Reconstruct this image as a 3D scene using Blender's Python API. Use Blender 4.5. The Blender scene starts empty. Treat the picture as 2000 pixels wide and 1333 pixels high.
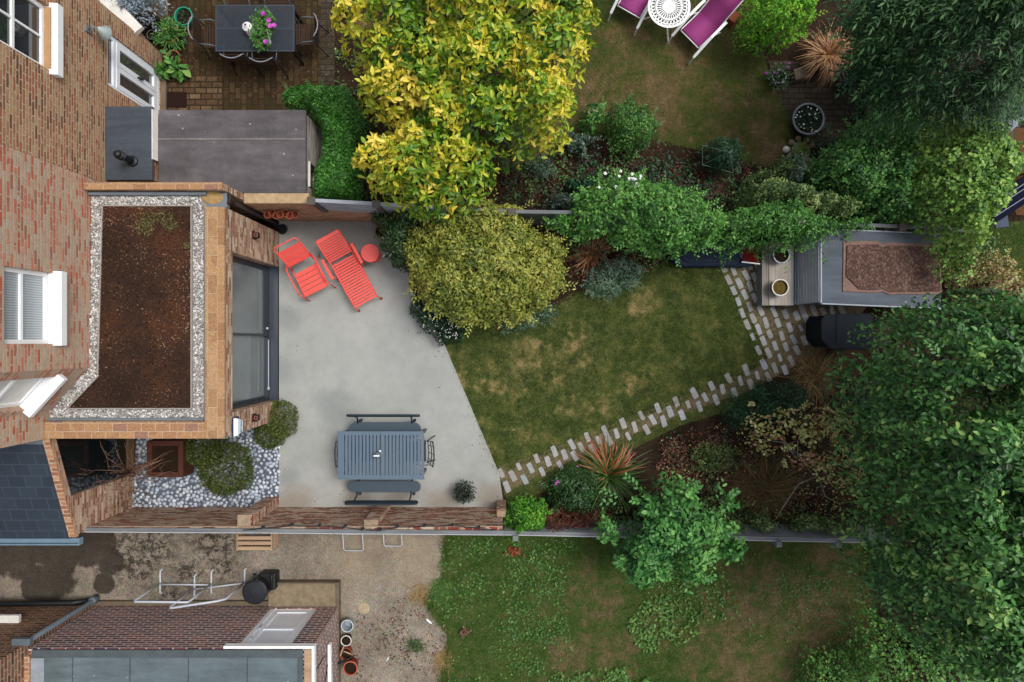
import bpy, math, random
import numpy as np
from mathutils import Vector
R = math.radians
rng = np.random.default_rng(7)
random.seed(7)
scn = bpy.context.scene
COL = scn.collection
H = 13.333                       # camera height above the ground, metres

# ------------------------------------------------------------------ camera, sky, sun, exposure
cam_data = bpy.data.cameras.new('camera'); cam_data.sensor_width = 36; cam_data.lens = 24
cam_data.clip_end = 500
cam = bpy.data.objects.new('camera', cam_data); COL.objects.link(cam)
cam.location = (0, 0, H); cam.rotation_euler = (0, 0, 0)
scn.camera = cam
SUN = Vector((0.38, 0.16, 0.90)).normalized()
world = bpy.data.worlds.new('World'); scn.world = world; world.use_nodes = True
wt = world.node_tree
sky = wt.nodes.new('ShaderNodeTexSky'); sky.sky_type = 'NISHITA'; sky.sun_disc = False
sky.sun_elevation = math.asin(SUN.z); sky.sun_rotation = math.atan2(SUN.x, SUN.y)
sky.dust_density = 4.0; sky.air_density = 1.0; sky.ozone_density = 1.0
hs = wt.nodes.new('ShaderNodeHueSaturation'); hs.inputs['Saturation'].default_value = 0.34
wt.links.new(sky.outputs[0], hs.inputs['Color'])
wt.links.new(hs.outputs[0], wt.nodes['Background'].inputs[0])
wt.nodes['Background'].inputs[1].default_value = 0.13
sl = bpy.data.lights.new('sun', 'SUN'); sl.energy = 1.5; sl.angle = R(20); sl.color = (1, .96, .9)
so = bpy.data.objects.new('sun', sl); COL.objects.link(so); so.location = (8, 4, 30)
so.rotation_euler = SUN.to_track_quat('Z', 'Y').to_euler()
scn.view_settings.view_transform = 'Standard'; scn.view_settings.look = 'None'
scn.view_settings.gamma = 1; scn.view_settings.exposure = 0.30
scn.cycles.max_bounces = 6; scn.cycles.diffuse_bounces = 2; scn.cycles.transparent_max_bounces = 8

# ------------------------------------------------------------------ helpers
def W(px, py, z=0.0):            # where the photo's pixel lies at height z
    k = (H - z) / 1333.3
    return ((px - 1000) * k, (666.5 - py) * k, z)
def P2(pts, z=0.0): return [W(x, y, z)[:2] for x, y in pts]
def c(h):
    h = h.lstrip('#'); v = [int(h[i:i+2], 16) / 255 for i in (0, 2, 4)]
    return tuple((x / 12.92 if x <= .04045 else ((x + .055) / 1.055) ** 2.4) for x in v) + (1.0,)

class G:                         # small material builder
    def __init__(s, name, color=None, rough=.8, spec=.3, metal=0.0):
        s.m = bpy.data.materials.new(name); s.m.use_nodes = True; s.t = s.m.node_tree
        s.b = s.t.nodes['Principled BSDF']; s.out = s.t.nodes['Material Output']
        s.b.inputs['Roughness'].default_value = rough
        s.b.inputs['Specular IOR Level'].default_value = spec
        s.b.inputs['Metallic'].default_value = metal
        if color: s.b.inputs['Base Color'].default_value = c(color)
        s._p = s._o = None
    def put(s, sock, v):
        if isinstance(v, bpy.types.NodeSocket): s.t.links.new(v, sock)
        else:
            if isinstance(v, str): v = c(v)
            sock.default_value = v
    def node(s, typ, ins=None, **props):
        n = s.t.nodes.new(typ)
        for k, v in props.items(): setattr(n, k, v)
        for k, v in (ins or {}).items(): s.put(n.inputs[k], v)
        return n
    @property
    def pos(s):
        if s._p is None: s._p = s.node('ShaderNodeNewGeometry')
        return s._p.outputs['Position']
    @property
    def obj(s):
        if s._o is None: s._o = s.node('ShaderNodeTexCoord')
        return s._o.outputs['Object']
    def noise(s, vec, scale, detail=4, rough=.6, dist=0.0):
        return s.node('ShaderNodeTexNoise', {'Vector': vec, 'Scale': scale, 'Detail': detail, 'Roughness': rough, 'Distortion': dist}).outputs[0]
    def vor(s, vec, scale, feature='F1', out=0):
        return s.node('ShaderNodeTexVoronoi', {'Vector': vec, 'Scale': scale}, feature=feature).outputs[out]
    def ramp(s, fac, stops, interp='LINEAR'):
        n = s.node('ShaderNodeValToRGB', {0: fac}); r = n.color_ramp; r.interpolation = interp
        while len(r.elements) < len(stops): r.elements.new(.5)
        for e, (p, col) in zip(r.elements, stops):
            e.position = p; e.color = c(col) if isinstance(col, str) else ((col, col, col, 1) if not isinstance(col, tuple) else col)
        return n.outputs[0]
    def mix(s, f, a, b, blend='MIX'):
        n = s.node('ShaderNodeMix', data_type='RGBA', blend_type=blend)
        s.put(n.inputs[0], f); s.put(n.inputs[6], a); s.put(n.inputs[7], b); return n.outputs[2]
    def math(s, op, a, b=0.0, cl=False):
        n = s.node('ShaderNodeMath', {0: a, 1: b}, operation=op); n.use_clamp = cl; return n.outputs[0]
    def vm(s, op, a, b=(0, 0, 0)):
        n = s.node('ShaderNodeVectorMath', {0: a, 1: b}, operation=op)
        return n.outputs[1] if op in ('DOT_PRODUCT', 'DISTANCE', 'LENGTH') else n.outputs[0]
    def mrange(s, v, a, b, lo=0.0, hi=1.0):
        n = s.node('ShaderNodeMapRange', {0: v, 1: a, 2: b, 3: lo, 4: hi}, interpolation_type='SMOOTHSTEP'); return n.outputs[0]
    def blobs(s, lst, wob=.5, soft=.5, wscale=1.6):   # 1 inside rough patches (px, py, r metres)
        best = None
        nz = s.math('MULTIPLY', s.math('SUBTRACT', s.noise(s.pos, wscale, 5, .65), .5), wob * 2)
        flat = s.vm('MULTIPLY', s.pos, (1, 1, 0))
        for px, py, r in lst:
            x, y, _ = W(px, py)
            d = s.math('DIVIDE', s.vm('DISTANCE', flat, (x, y, 0)), r)
            best = d if best is None else s.math('MINIMUM', best, d)
        return s.mrange(s.math('ADD', best, nz), 1 - soft, 1 + soft, 1, 0)
    def color(s, v): s.put(s.b.inputs['Base Color'], v); return s
    def rough(s, v): s.put(s.b.inputs['Roughness'], v); return s
    def bump(s, h, strength=.4, dist=.01):
        n = s.node('ShaderNodeBump', {'Height': h, 'Strength': strength, 'Distance': dist}); s.put(s.b.inputs['Normal'], n.outputs[0]); return s

class MB:                        # collects shapes, in world coordinates, into one mesh
    def __init__(s): s.v = []; s.f = []
    def add(s, vs, fs):
        o = len(s.v); s.v += [tuple(x) for x in vs]; s.f += [tuple(i + o for i in f) for f in fs]; return s
    def box(s, cx, cy, cz, sx, sy, sz, rz=0.0):
        ca, sa = math.cos(rz), math.sin(rz); vs = []
        for dz in (-.5, .5):
            for dx, dy in ((-.5, -.5), (.5, -.5), (.5, .5), (-.5, .5)):
                x, y = dx * sx, dy * sy; vs.append((cx + x * ca - y * sa, cy + x * sa + y * ca, cz + dz * sz))
        return s.add(vs, [(3, 2, 1, 0), (4, 5, 6, 7), (0, 1, 5, 4), (1, 2, 6, 5), (2, 3, 7, 6), (3, 0, 4, 7)])
    def bx(s, x0, x1, y0, y1, z0, z1): return s.box((x0+x1)/2, (y0+y1)/2, (z0+z1)/2, abs(x1-x0), abs(y1-y0), abs(z1-z0))
    def ob(s, o, d, n, t0, t1, n0, n1, z0, z1):          # box in a wall's own frame
        vs = []
        for z in (z0, z1):
            for t, q in ((t0, n0), (t1, n0), (t1, n1), (t0, n1)):
                vs.append((o[0] + d[0]*t + n[0]*q, o[1] + d[1]*t + n[1]*q, z))
        flip = (d[0]*n[1] - d[1]*n[0]) < 0
        fs = [(3, 2, 1, 0), (4, 5, 6, 7), (0, 1, 5, 4), (1, 2, 6, 5), (2, 3, 7, 6), (3, 0, 4, 7)]
        return s.add(vs, [f[::-1] for f in fs] if flip else fs)
    def prism(s, poly, z0, z1, z1b=None):
        a = sum(poly[i-1][0]*p[1] - p[0]*poly[i-1][1] for i, p in enumerate(poly))
        if a < 0: poly = poly[::-1]
        n = len(poly); zt = [z1] * n if not callable(z1) else [z1(*p[:2]) for p in poly]
        zb = [z0] * n if not callable(z0) else [z0(*p[:2]) for p in poly]
        vs = [(p[0], p[1], b) for p, b in zip(poly, zb)] + [(p[0], p[1], t) for p, t in zip(poly, zt)]
        fs = [tuple(range(n))[::-1], tuple(range(n, 2*n))] + [(i, (i+1) % n, n + (i+1) % n, n + i) for i in range(n)]
        return s.add(vs, fs)
    def sheet(s, poly, z):
        a = sum(poly[i-1][0]*p[1] - p[0]*poly[i-1][1] for i, p in enumerate(poly))
        if a < 0: poly = poly[::-1]
        return s.add([(p[0], p[1], z) for p in poly], [tuple(range(len(poly)))])
    def tube(s, pts, r, seg=7, closed=False, cap=True):
        pts = [Vector(p) for p in pts]; n = len(pts); rings = []
        rs = r if isinstance(r, (list, tuple)) else [r] * n
        up = Vector((0, 0, 1))
        for i, p in enumerate(pts):
            a = pts[(i-1) % n] if (closed or i > 0) else p; b = pts[(i+1) % n] if (closed or i < n-1) else p
            t = (b - a); t = t.normalized() if t.length > 1e-9 else Vector((0, 0, 1))
            u = t.cross(up)
            if u.length < .1: u = t.cross(Vector((1, 0, 0)))
            u.normalize(); w = t.cross(u)
            rings.append([p + (u * math.cos(2*math.pi*k/seg) + w * math.sin(2*math.pi*k/seg)) * rs[i] for k in range(seg)])
        vs = [q for g in rings for q in g]; fs = []
        for i in range(n if closed else n-1):
            j = (i+1) % n
            for k in range(seg): fs.append((i*seg + k, j*seg + k, j*seg + (k+1) % seg, i*seg + (k+1) % seg))
        if cap and not closed: fs += [tuple(range(seg)), tuple(range((n-1)*seg, n*seg))[::-1]]
        return s.add(vs, [f[::-1] for f in fs])
    def lathe(s, cx, cy, prof, seg=20, cap=True):
        vs = []; fs = []; n = len(prof)
        for r, z in prof:
            for k in range(seg):
                a = 2*math.pi*k/seg; vs.append((cx + r*math.cos(a), cy + r*math.sin(a), z))
        for i in range(n-1):
            for k in range(seg): fs.append((i*seg + k, i*seg + (k+1) % seg, (i+1)*seg + (k+1) % seg, (i+1)*seg + k))
        if cap and prof[0][0] > 1e-4: fs.append(tuple(range(seg))[::-1])
        if cap and prof[-1][0] > 1e-4: fs.append(tuple(range((n-1)*seg, n*seg)))
        return s.add(vs, fs)
    def build(s, name, mat, parent=None, bevel=0.0, smooth=False):
        org = Vector((0, 0, 0)); p = parent
        while p is not None: org += p.location; p = p.parent
        if parent is None:
            a = np.array(s.v); org = Vector(((a[:, 0].min()+a[:, 0].max())/2, (a[:, 1].min()+a[:, 1].max())/2, a[:, 2].min()))
        me = bpy.data.meshes.new(name)
        me.from_pydata([(x-org.x, y-org.y, z-org.z) for x, y, z in s.v], [], s.f); me.update()
        me.materials.append(mat.m if isinstance(mat, G) else mat)
        if smooth: me.polygons.foreach_set('use_smooth', [True]*len(me.polygons))
        o = bpy.data.objects.new(name, me); COL.objects.link(o)
        if parent is None: o.location = org
        else: o.parent = parent
        if bevel:
            b = o.modifiers.new('bevel', 'BEVEL'); b.width = bevel; b.segments = 2; b.limit_method = 'ANGLE'
        return o

def tag(o, label, cat, group=None):
    o['label'] = label; o['category'] = cat
    if group: o['group'] = group
    return o
def thing(name, label, cat, loc=(0, 0, 0), group=None):
    o = bpy.data.objects.new(name, None); o.empty_display_size = .1; COL.objects.link(o); o.location = loc
    return tag(o, label, cat, group)
def kind(o, k): o['kind'] = k; return o
def dup(root, loc, rz=0.0, label=None):
    r = root.copy(); COL.objects.link(r); r.location = loc; r.rotation_euler = (0, 0, rz)
    if label: r['label'] = label
    for ch in list(root.children):
        k = ch.copy(); COL.objects.link(k); k.parent = r
        for g in list(ch.children):
            q = g.copy(); COL.objects.link(q); q.parent = k
    return r

# ---- numpy foliage
def inpoly(x, y, poly):
    ins = np.zeros(x.shape, bool); n = len(poly); j = n - 1
    for i in range(n):
        xi, yi = poly[i]; xj, yj = poly[j]
        ins ^= ((yi > y) != (yj > y)) & (x < (xj-xi)*(y-yi)/((yj-yi) if yj != yi else 1e-9) + xi); j = i
    return ins
def edged(x, y, poly):
    d = np.full(x.shape, 1e9); n = len(poly)
    for i in range(n):
        ax, ay = poly[i-1]; bx, by = poly[i]; vx, vy = bx-ax, by-ay; L = vx*vx+vy*vy+1e-12
        t = np.clip(((x-ax)*vx+(y-ay)*vy)/L, 0, 1); d = np.minimum(d, np.hypot(x-ax-t*vx, y-ay-t*vy))
    return d
def sample(poly, n):
    a = np.array(poly); lo, hi = a.min(0), a.max(0); X = []; Y = []; got = 0
    while got < n:
        x = rng.uniform(lo[0], hi[0], n*2); y = rng.uniform(lo[1], hi[1], n*2); k = inpoly(x, y, poly)
        X.append(x[k]); Y.append(y[k]); got += k.sum()
    return np.concatenate(X)[:n], np.concatenate(Y)[:n]
_tab = rng.uniform(-1, 1, (64, 64))
def vnoise(x, y, off):
    x = x + off*17.3; y = y + off*9.1; xi = np.floor(x).astype(int); yi = np.floor(y).astype(int); u = x-xi; v = y-yi; u = u*u*(3-2*u); v = v*v*(3-2*v)
    g_ = lambda a, b: _tab[(a+off*7) % 64, (b+off*13) % 64]
    return (g_(xi, yi)*(1-u)+g_(xi+1, yi)*u)*(1-v) + (g_(xi, yi+1)*(1-u)+g_(xi+1, yi+1)*u)*v
def field(x, y, scale, off=0):   # smooth random field, about -1..1
    k = scale/2.6; a, b = x*.83+y*.56, y*.83-x*.56
    return 1.15*(vnoise(a*k, b*k, off) + .5*vnoise(a*k*2.1+5, b*k*2.1, off+3) + .3*vnoise(a*k*4.3, b*k*4.3+9, off+5))
def unit(v): return v / (np.linalg.norm(v, axis=1, keepdims=True) + 1e-9)
T_SMALL = (np.array([(0, 0, 0), (-.5, .5, .1), (0, 1, -.05), (.5, .5, .1)]), np.array([(0, 3, 2), (0, 2, 1)]))
T_LEAF = (np.array([(0, 0, 0), (-.5, .45, .1), (.5, .45, .1), (0, 1, -.12), (0, .45, 0)]), np.array([(0, 4, 1), (1, 4, 3), (0, 2, 4), (4, 2, 3)]))
T_BIG = (np.array([(0, 0, 0), (-.34, .24, .05), (-.5, .52, .07), (-.32, .8, .02), (0, 1, -.14), (.32, .8, .02), (.5, .52, .07), (.34, .24, .05), (0, .24, -.03), (0, .52, -.03), (0, .8, -.06)]),
         np.array([(0, 8, 1), (1, 8, 9), (1, 9, 2), (2, 9, 10), (2, 10, 3), (3, 10, 4), (0, 7, 8), (8, 7, 9), (7, 6, 9), (9, 6, 10), (6, 5, 10), (10, 5, 4)]))
class Leaves:
    def __init__(s): s.V = []; s.F = []; s.T = []; s.n = 0
    def add(s, tpl, P, F, N, size, width, tint):
        tv, tf = tpl; P = np.asarray(P); F = unit(np.asarray(F)); Rr = unit(np.cross(F, N)); N = np.cross(Rr, F)
        size = np.broadcast_to(np.asarray(size, float), (len(P),)); width = np.broadcast_to(np.asarray(width, float), (len(P),))
        V = P[:, None] + tv[None, :, 0, None]*(size*width)[:, None, None]*Rr[:, None] + tv[None, :, 1, None]*size[:, None, None]*F[:, None] + tv[None, :, 2, None]*size[:, None, None]*N[:, None]
        k = len(tv); s.F.append((tf[None] + (np.arange(len(P))*k)[:, None, None]).reshape(-1, 3) + s.n)
        s.V.append(V.reshape(-1, 3)); s.T.append(np.repeat(np.clip(np.broadcast_to(tint, (len(P),)), 0, 1), k)); s.n += len(P)*k
    def raw(s, V, F, T): s.V.append(V); s.F.append(F + s.n); s.T.append(T); s.n += len(V)
    def build(s, name, mat, parent=None):
        V = np.concatenate(s.V); F = np.concatenate(s.F); T = np.concatenate(s.T)
        org = np.zeros(3); p = parent
        while p is not None: org = org + np.array(p.location); p = p.parent
        if parent is None: org = np.array([(V[:, 0].min()+V[:, 0].max())/2, (V[:, 1].min()+V[:, 1].max())/2, V[:, 2].min()])
        me = bpy.data.meshes.new(name); me.vertices.add(len(V)); me.vertices.foreach_set('co', (V-org).astype(np.float32).ravel())
        me.loops.add(len(F)*3); me.loops.foreach_set('vertex_index', F.astype(np.int32).ravel())
        me.polygons.add(len(F)); me.polygons.foreach_set('loop_start', np.arange(0, len(F)*3, 3, dtype=np.int32))
        me.polygons.foreach_set('loop_total', np.full(len(F), 3, dtype=np.int32))
        a = me.attributes.new('tint', 'FLOAT', 'POINT'); a.data.foreach_set('value', T.astype(np.float32))
        me.materials.append(mat.m); me.update(calc_edges=True)
        o = bpy.data.objects.new(name, me); COL.objects.link(o)
        if parent is None: o.location = org
        else: o.parent = parent
        return o
def leafmat(name, stops, trans=.22, rough=.5, spec=.35, gain=1.0, sat=1.0):
    def tone(h):
        r, g_, b, _ = c(h); l = .3*r+.59*g_+.11*b; return tuple((l+(x-l)*sat)*gain for x in (r, g_, b)) + (1,)
    g = G(name, rough=rough, spec=spec)
    a = g.node('ShaderNodeAttribute', attribute_name='tint').outputs['Fac']
    n = len(stops); col = g.ramp(a, [(i/(n-1), tone(h)) for i, h in enumerate(stops)])
    g.color(col)
    trans *= .6
    if trans:
        tr = g.node('ShaderNodeBsdfTranslucent', {0: col}); mx = g.node('ShaderNodeMixShader', {0: trans, 1: g.b.outputs[0], 2: tr.outputs[0]})
        g.t.links.new(mx.outputs[0], g.out.inputs[0])
    return g
def blades(L, cx, cy, cz, n, l0, l1, w, rise=.9, droop=1.0, az=None, r0=.05, tint=(.5, .25), nseg=5, wtip=.15, tgrad=0.0, elev=(.25, 1.35)):
    a = rng.uniform(0, 2*math.pi, n) if az is None else rng.uniform(az[0], az[1], n)
    ln = rng.uniform(l0, l1, n); el = rng.uniform(elev[0], elev[1], n); rr = r0*np.sqrt(rng.uniform(0, 1, n)); ra = rng.uniform(0, 6.28, n)
    base = np.stack([cx + rr*np.cos(ra), cy + rr*np.sin(ra), np.full(n, cz)], 1)
    tn = np.clip(rng.normal(tint[0], tint[1], n), 0, 1); bend = droop*rng.uniform(.35, 1.6, n); tw = rng.normal(0, .5, n); kink = rng.uniform(.35, .9, n); kv = np.where(rng.uniform(0, 1, n) < .3, rng.uniform(.5, 1.4, n), 0)
    rows = []; tt = []
    for i in range(nseg+1):
        t = i/nseg; e = el - bend*t - kv*(t > kink)
        if i == 0: cur = base.copy()
        else:
            step = ln/nseg; aa = a + tw*t
            cur = cur + np.stack([np.cos(e)*np.cos(aa)*step, np.cos(e)*np.sin(aa)*step, np.sin(e)*rise*step], 1)
        cur[:, 2] = np.maximum(cur[:, 2], .015)
        ww = w*(1-(1-wtip)*t**1.5)*.5; side = np.stack([-np.sin(a), np.cos(a), np.zeros(n)], 1)*ww
        rows += [cur - side, cur + side]; tt += [tn + tgrad*(t-.5)]*2
    V = np.stack(rows, 1); k = 2*(nseg+1); F = []
    for i in range(nseg): F += [(2*i, 2*i+1, 2*i+3), (2*i, 2*i+3, 2*i+2)]
    F = (np.array(F)[None] + (np.arange(n)*k)[:, None, None]).reshape(-1, 3)
    L.raw(V.reshape(-1, 3), F, np.clip(np.stack(tt, 1).ravel(), 0, 1))
def crown(L, poly, zt, zb, n, leaf, wd, tpl=T_LEAF, lump=.3, lamp=.15, edge=.6, thick=.25, droop=.35, tint=(.45, .2), ctint=.12, jit=.45, hole=.0, szv=.45, under=.35, flat=.35, whorl=0, fill=None, utint=0.0, space=0.0):
    a = np.array(poly); area = abs(sum(poly[i-1][0]*p[1]-p[0]*poly[i-1][1] for i, p in enumerate(poly)))/2
    K = max(3, int(area/(lump*lump)*1.15)); cx, cy = sample(poly, K); ct = rng.normal(0, ctint, K); ch = rng.normal(0, lamp*.5, K)
    keep = rng.uniform(0, 1, K) >= hole
    def surf(x, y):
        e = np.clip(edged(x, y, poly)/edge, 0, 1); prof = np.sqrt(np.clip(1-(1-e)**2, 0, 1))
        d2 = (x[:, None]-cx)**2 + (y[:, None]-cy)**2; i = d2.argmin(1); dc = np.sqrt(d2[np.arange(len(x)), i])/lump
        h = zb + (zt-zb)*(flat + (1-flat)*prof) + lamp*(1-dc**2).clip(-1) + ch[i]
        return h, i, dc, e
    def put(n, deep):
        x, y = sample(poly, n*4 if (space and not deep) else n)
        if space and not deep:                       # keep the rosettes apart
            kp = []
            for q in range(len(x)):
                if all((x[q]-x[j])**2+(y[q]-y[j])**2 > space*space for j in kp): kp.append(q)
                if len(kp) >= n: break
            x, y = x[kp], y[kp]; n = len(x)
        h, i, dc, e = surf(x, y)
        wob = edged(x, y, poly) > np.abs(rng.normal(0, leaf*.8, n))*(field(x, y, 6/lump, 3) > .1)
        ok = keep[i] & (wob | (rng.uniform(0, 1, n) < .5))
        if hole: ok &= rng.uniform(0, 1, n) > (dc-.75)*1.5
        x, y, h, i, dc, e = (q[ok] for q in (x, y, h, i, dc, e)); m = len(x)
        dep = thick*rng.uniform(0, 1, m)**1.4 if not deep else rng.uniform(.15, 1, m)*(h-zb)
        out = np.stack([(x-cx[i])/lump, (y-cy[i])/lump, np.full(m, .9)], 1)
        ep = 1e-2; g0 = edged(x+ep, y, poly)-edged(x-ep, y, poly); g1 = edged(x, y+ep, poly)-edged(x, y-ep, poly)
        out[:, 0] -= (g0/(2*ep))*(1-e)*1.2; out[:, 1] -= (g1/(2*ep))*(1-e)*1.2
        N = unit(unit(out) + rng.normal(0, jit, (m, 3))*.8); N[:, 2] = np.abs(N[:, 2])
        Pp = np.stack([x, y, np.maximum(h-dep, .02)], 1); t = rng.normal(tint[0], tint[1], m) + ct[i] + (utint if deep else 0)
        t = np.where(rng.uniform(0, 1, m) < .035, rng.uniform(.8, 1, m), t)
        if whorl and not deep:
            tops = N.copy()
            for q in range(whorl):
                az = 2*math.pi*q/whorl + rng.uniform(-.3, .3, m); u = unit(np.cross(tops, np.array([.3, .9, .1]))); v = np.cross(tops, u)
                el = rng.uniform(.0, .55, m) + .5*(q % 3 == 0)
                F = (u*np.cos(az)[:, None] + v*np.sin(az)[:, None])*np.cos(el)[:, None] + tops*np.sin(el)[:, None]
                kq = rng.uniform(0, 1, m) < .8
                if not kq.any(): continue
                o_ = Pp + rng.normal(0, .02, (m, 3)) - tops*(.03*(q % 3 == 0)); nn = unit(tops + rng.normal(0, .4, (m, 3))); sz = leaf*rng.uniform(1-szv*1.6, 1+szv*.6, m); tt = t + rng.normal(0, tint[1], m) + (.05 if q % 3 else -.12)
                L.add(tpl, o_[kq], F[kq], nn[kq], sz[kq], wd, tt[kq])
            return
        F = rng.normal(0, 1, (m, 3)); F -= N*(F*N).sum(1, keepdims=True); F = unit(F); F += unit(out)*.5; F[:, 2] -= droop
        F -= N*(F*N).sum(1, keepdims=True)*.7
        L.add(tpl, Pp, F, N, leaf*rng.uniform(1-szv, 1+szv*.6, m), wd*rng.uniform(.8, 1.2, m), t)
    put(n, False)
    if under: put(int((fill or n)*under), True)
    return cx, cy, surf
BARK = None
def rough(poly, amp, step=.11):
    out = []
    for i in range(len(poly)):
        a, b = poly[i-1], poly[i]; l = math.hypot(b[0]-a[0], b[1]-a[1]); n = max(1, int(l/step)); nx, ny = (b[1]-a[1])/(l+1e-9), -(b[0]-a[0])/(l+1e-9)
        for k in range(n):
            t = k/n; q = random.gauss(0, amp); out.append((a[0]+(b[0]-a[0])*t+nx*q, a[1]+(b[1]-a[1])*t+ny*q))
    return out
def sprigs(L, poly, surf, n, leaf, wd, tpl, tint):      # loose shoots breaking the outline
    a = np.array(poly); ctr = a.mean(0); m = len(poly)
    for _ in range(n):
        if random.random() < .6:
            i = random.randrange(m); t = random.random(); p = a[i-1]*(1-t)+a[i]*t; p = ctr+(p-ctr)*.94; o = p-ctr; o = o/(np.hypot(*o)+1e-9); up = random.uniform(-.1, .5)
        else:
            x, y = sample(poly, 1); p = np.array([x[0], y[0]]); an = random.uniform(0, 6.28); o = np.array([math.cos(an), math.sin(an)]); up = random.uniform(.3, 1.2)
        h = float(surf(np.array([p[0]]), np.array([p[1]]))[0][0]); d = np.array([o[0]+random.gauss(0, .5), o[1]+random.gauss(0, .5), up]); d /= np.linalg.norm(d); k = random.randint(5, 9); ln = leaf*random.uniform(1.2, 3.2)
        P = np.array([p[0], p[1], h-.03])[None]+d[None]*np.linspace(0, 1, k)[:, None]*ln; sd = unit(np.cross(d[None].repeat(k, 0), np.tile([0, 0, 1.], (k, 1)))); sg = np.where(np.arange(k) % 2, 1, -1)[:, None]
        L.add(tpl, P, d*.8+sd*sg*.8, np.tile([0, 0, 1.], (k, 1))+rng.normal(0, .3, (k, 3)), leaf*rng.uniform(.6, 1, k), wd, np.clip(rng.normal(tint[0]+.06, .14, k), 0, 1))
def bush(name, label, cat, px, zt, zb, n, leaf, wd, mat, zc=None, group=None, stems=4, trunk=None, part='foliage', edge_amp=.9, shoots=None, **kw):
    zc = zb + .45*(zt-zb) if zc is None else zc
    poly = P2(px, zc); poly = rough(poly, leaf*.7*edge_amp); a = np.array(poly); ctr = a.mean(0) if trunk is None else np.array(W(*trunk, 0)[:2])
    root = thing(name, label, cat, (float(ctr[0]), float(ctr[1]), 0), group)
    L = Leaves(); cx, cy, surf = crown(L, poly, zt, zb, n, leaf, wd, **kw)
    sprigs(L, poly, surf, len(cx)*2//3 if shoots is None else shoots, leaf, wd, tpl=kw.get('tpl', T_LEAF), tint=kw.get('tint', (.45, .2)))
    L.build(part, mat, root)
    h, _, _, _ = surf(cx, cy)
    mb = MB(); big = part == 'crown'
    if big: mb.tube([(ctr[0], ctr[1], 0), (ctr[0]+.03, ctr[1]-.02, zt*.3), (ctr[0]+.05, ctr[1]+.03, zt*.6)], [.13, .10, .07], 9)
    for j in range(min(len(cx), stems)):
        z0 = zt*.35 if big else 0.0
        mid = ((ctr[0]*.5+cx[j]*.5), (ctr[1]*.5+cy[j]*.5), z0*.5+h[j]*.5)
        mb.tube([(ctr[0]+random.uniform(-.05, .05), ctr[1]+random.uniform(-.05, .05), z0), mid, (cx[j], cy[j], h[j]-.08)], [.035 if big else .014, .022 if big else .009, .006], 5)
    mb.build('trunk' if big else 'stem', BARK, root, smooth=True)
    return root

# ------------------------------------------------------------------ materials
def brick(name, pal, mortar, row=.075, bw=.225, ms=.012, mode='wall', dirt=None, var=.25, seed=0.0, mlight=True, dirtf=.55):
    g = G(name, rough=.9, spec=.15)
    geo = g.node('ShaderNodeNewGeometry'); P = geo.outputs['Position']; N = geo.outputs['True Normal']
    sep = g.node('ShaderNodeSeparateXYZ', {0: P})
    if mode == 'wall':
        tan = g.vm('CROSS_PRODUCT', N, (0, 0, 1)); u = g.vm('DOT_PRODUCT', P, g.vm('NORMALIZE', tan))
        vec = g.node('ShaderNodeCombineXYZ', {0: u, 1: sep.outputs[2]}).outputs[0]
        up = g.math('GREATER_THAN', g.math('ABSOLUTE', g.node('ShaderNodeSeparateXYZ', {0: N}).outputs[2]), .5)
        mv = g.node('ShaderNodeMix', data_type='VECTOR'); g.put(mv.inputs[0], up); g.put(mv.inputs[4], vec); g.put(mv.inputs[5], P); vec = mv.outputs[1]
    elif mode == 'x': vec = P
    else: vec = g.node('ShaderNodeCombineXYZ', {0: sep.outputs[1], 1: sep.outputs[0]}).outputs[0]
    vec = g.vm('ADD', vec, (seed, seed*.37, 0))
    wob = g.node('ShaderNodeTexNoise', {'Vector': P, 'Scale': 9, 'Detail': 2}).outputs[1]
    vec = g.vm('ADD', vec, g.vm('MULTIPLY', g.vm('SUBTRACT', wob, (.5, .5, .5)), (.02, .02, .02)))
    bt = g.node('ShaderNodeTexBrick', {0: vec, 1: (0, 0, 0, 1), 2: (1, 1, 1, 1), 3: (.5, .5, .5, 1), 'Scale': 1, 'Mortar Size': ms, 'Mortar Smooth': .25, 'Bias': 0, 'Brick Width': bw, 'Row Height': row})
    val = g.math('ADD', bt.outputs[0], g.math('MULTIPLY', g.math('SUBTRACT', g.noise(P, 1.1, 4), .5), .5), True)
    n = len(pal); col = g.ramp(val, [(i/n, h) for i, h in enumerate(pal)], 'CONSTANT')
    fine = g.noise(P, 38, 4, .7); col = g.mix(.75, col, g.ramp(fine, [(.25, 1-var*2), (.75, 1+var*.6)]), 'MULTIPLY')
    col = g.mix(bt.outputs[1], col, g.mix(.5, mortar, g.ramp(g.noise(P, 14, 4), [(.3, '#8a7c6a'), (.7, '#c2b7a2')])) if mlight else mortar)
    if dirt:
        st = g.ramp(g.noise(g.vm('MULTIPLY', P, (1, 1, .6)), 1.7, 5, .7), [(.42, 0.0), (.66, 1.0)]); col = g.mix(g.math('MULTIPLY', st, dirtf), col, dirt)
    g.color(col); g.bump(g.math('ADD', g.math('SUBTRACT', 1, bt.outputs[1]), g.math('MULTIPLY', fine, .5)), .6, .012)
    return g
M = {}
M['brick_red'] = brick('house_brick', ['#a67460', '#c27660', '#c49e88', '#bd6850', '#bfa893', '#c2a28a', '#c98268', '#c1a993', '#b86e58', '#c69e88', '#bfa68e', '#c78c74', '#bfaa95'], '#bfaa96', dirt=None, row=.066, bw=.215, ms=.010)
M['brick_brown'] = brick('neighbour_brick', ['#795543', '#a86a50', '#b18a69', '#a27056', '#b69774', '#906856', '#ac7d60', '#b99472', '#9e6650', '#b48c6d', '#ae7f64'], '#c0a888', seed=3.1, row=.062, bw=.215, ms=.010)
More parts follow.
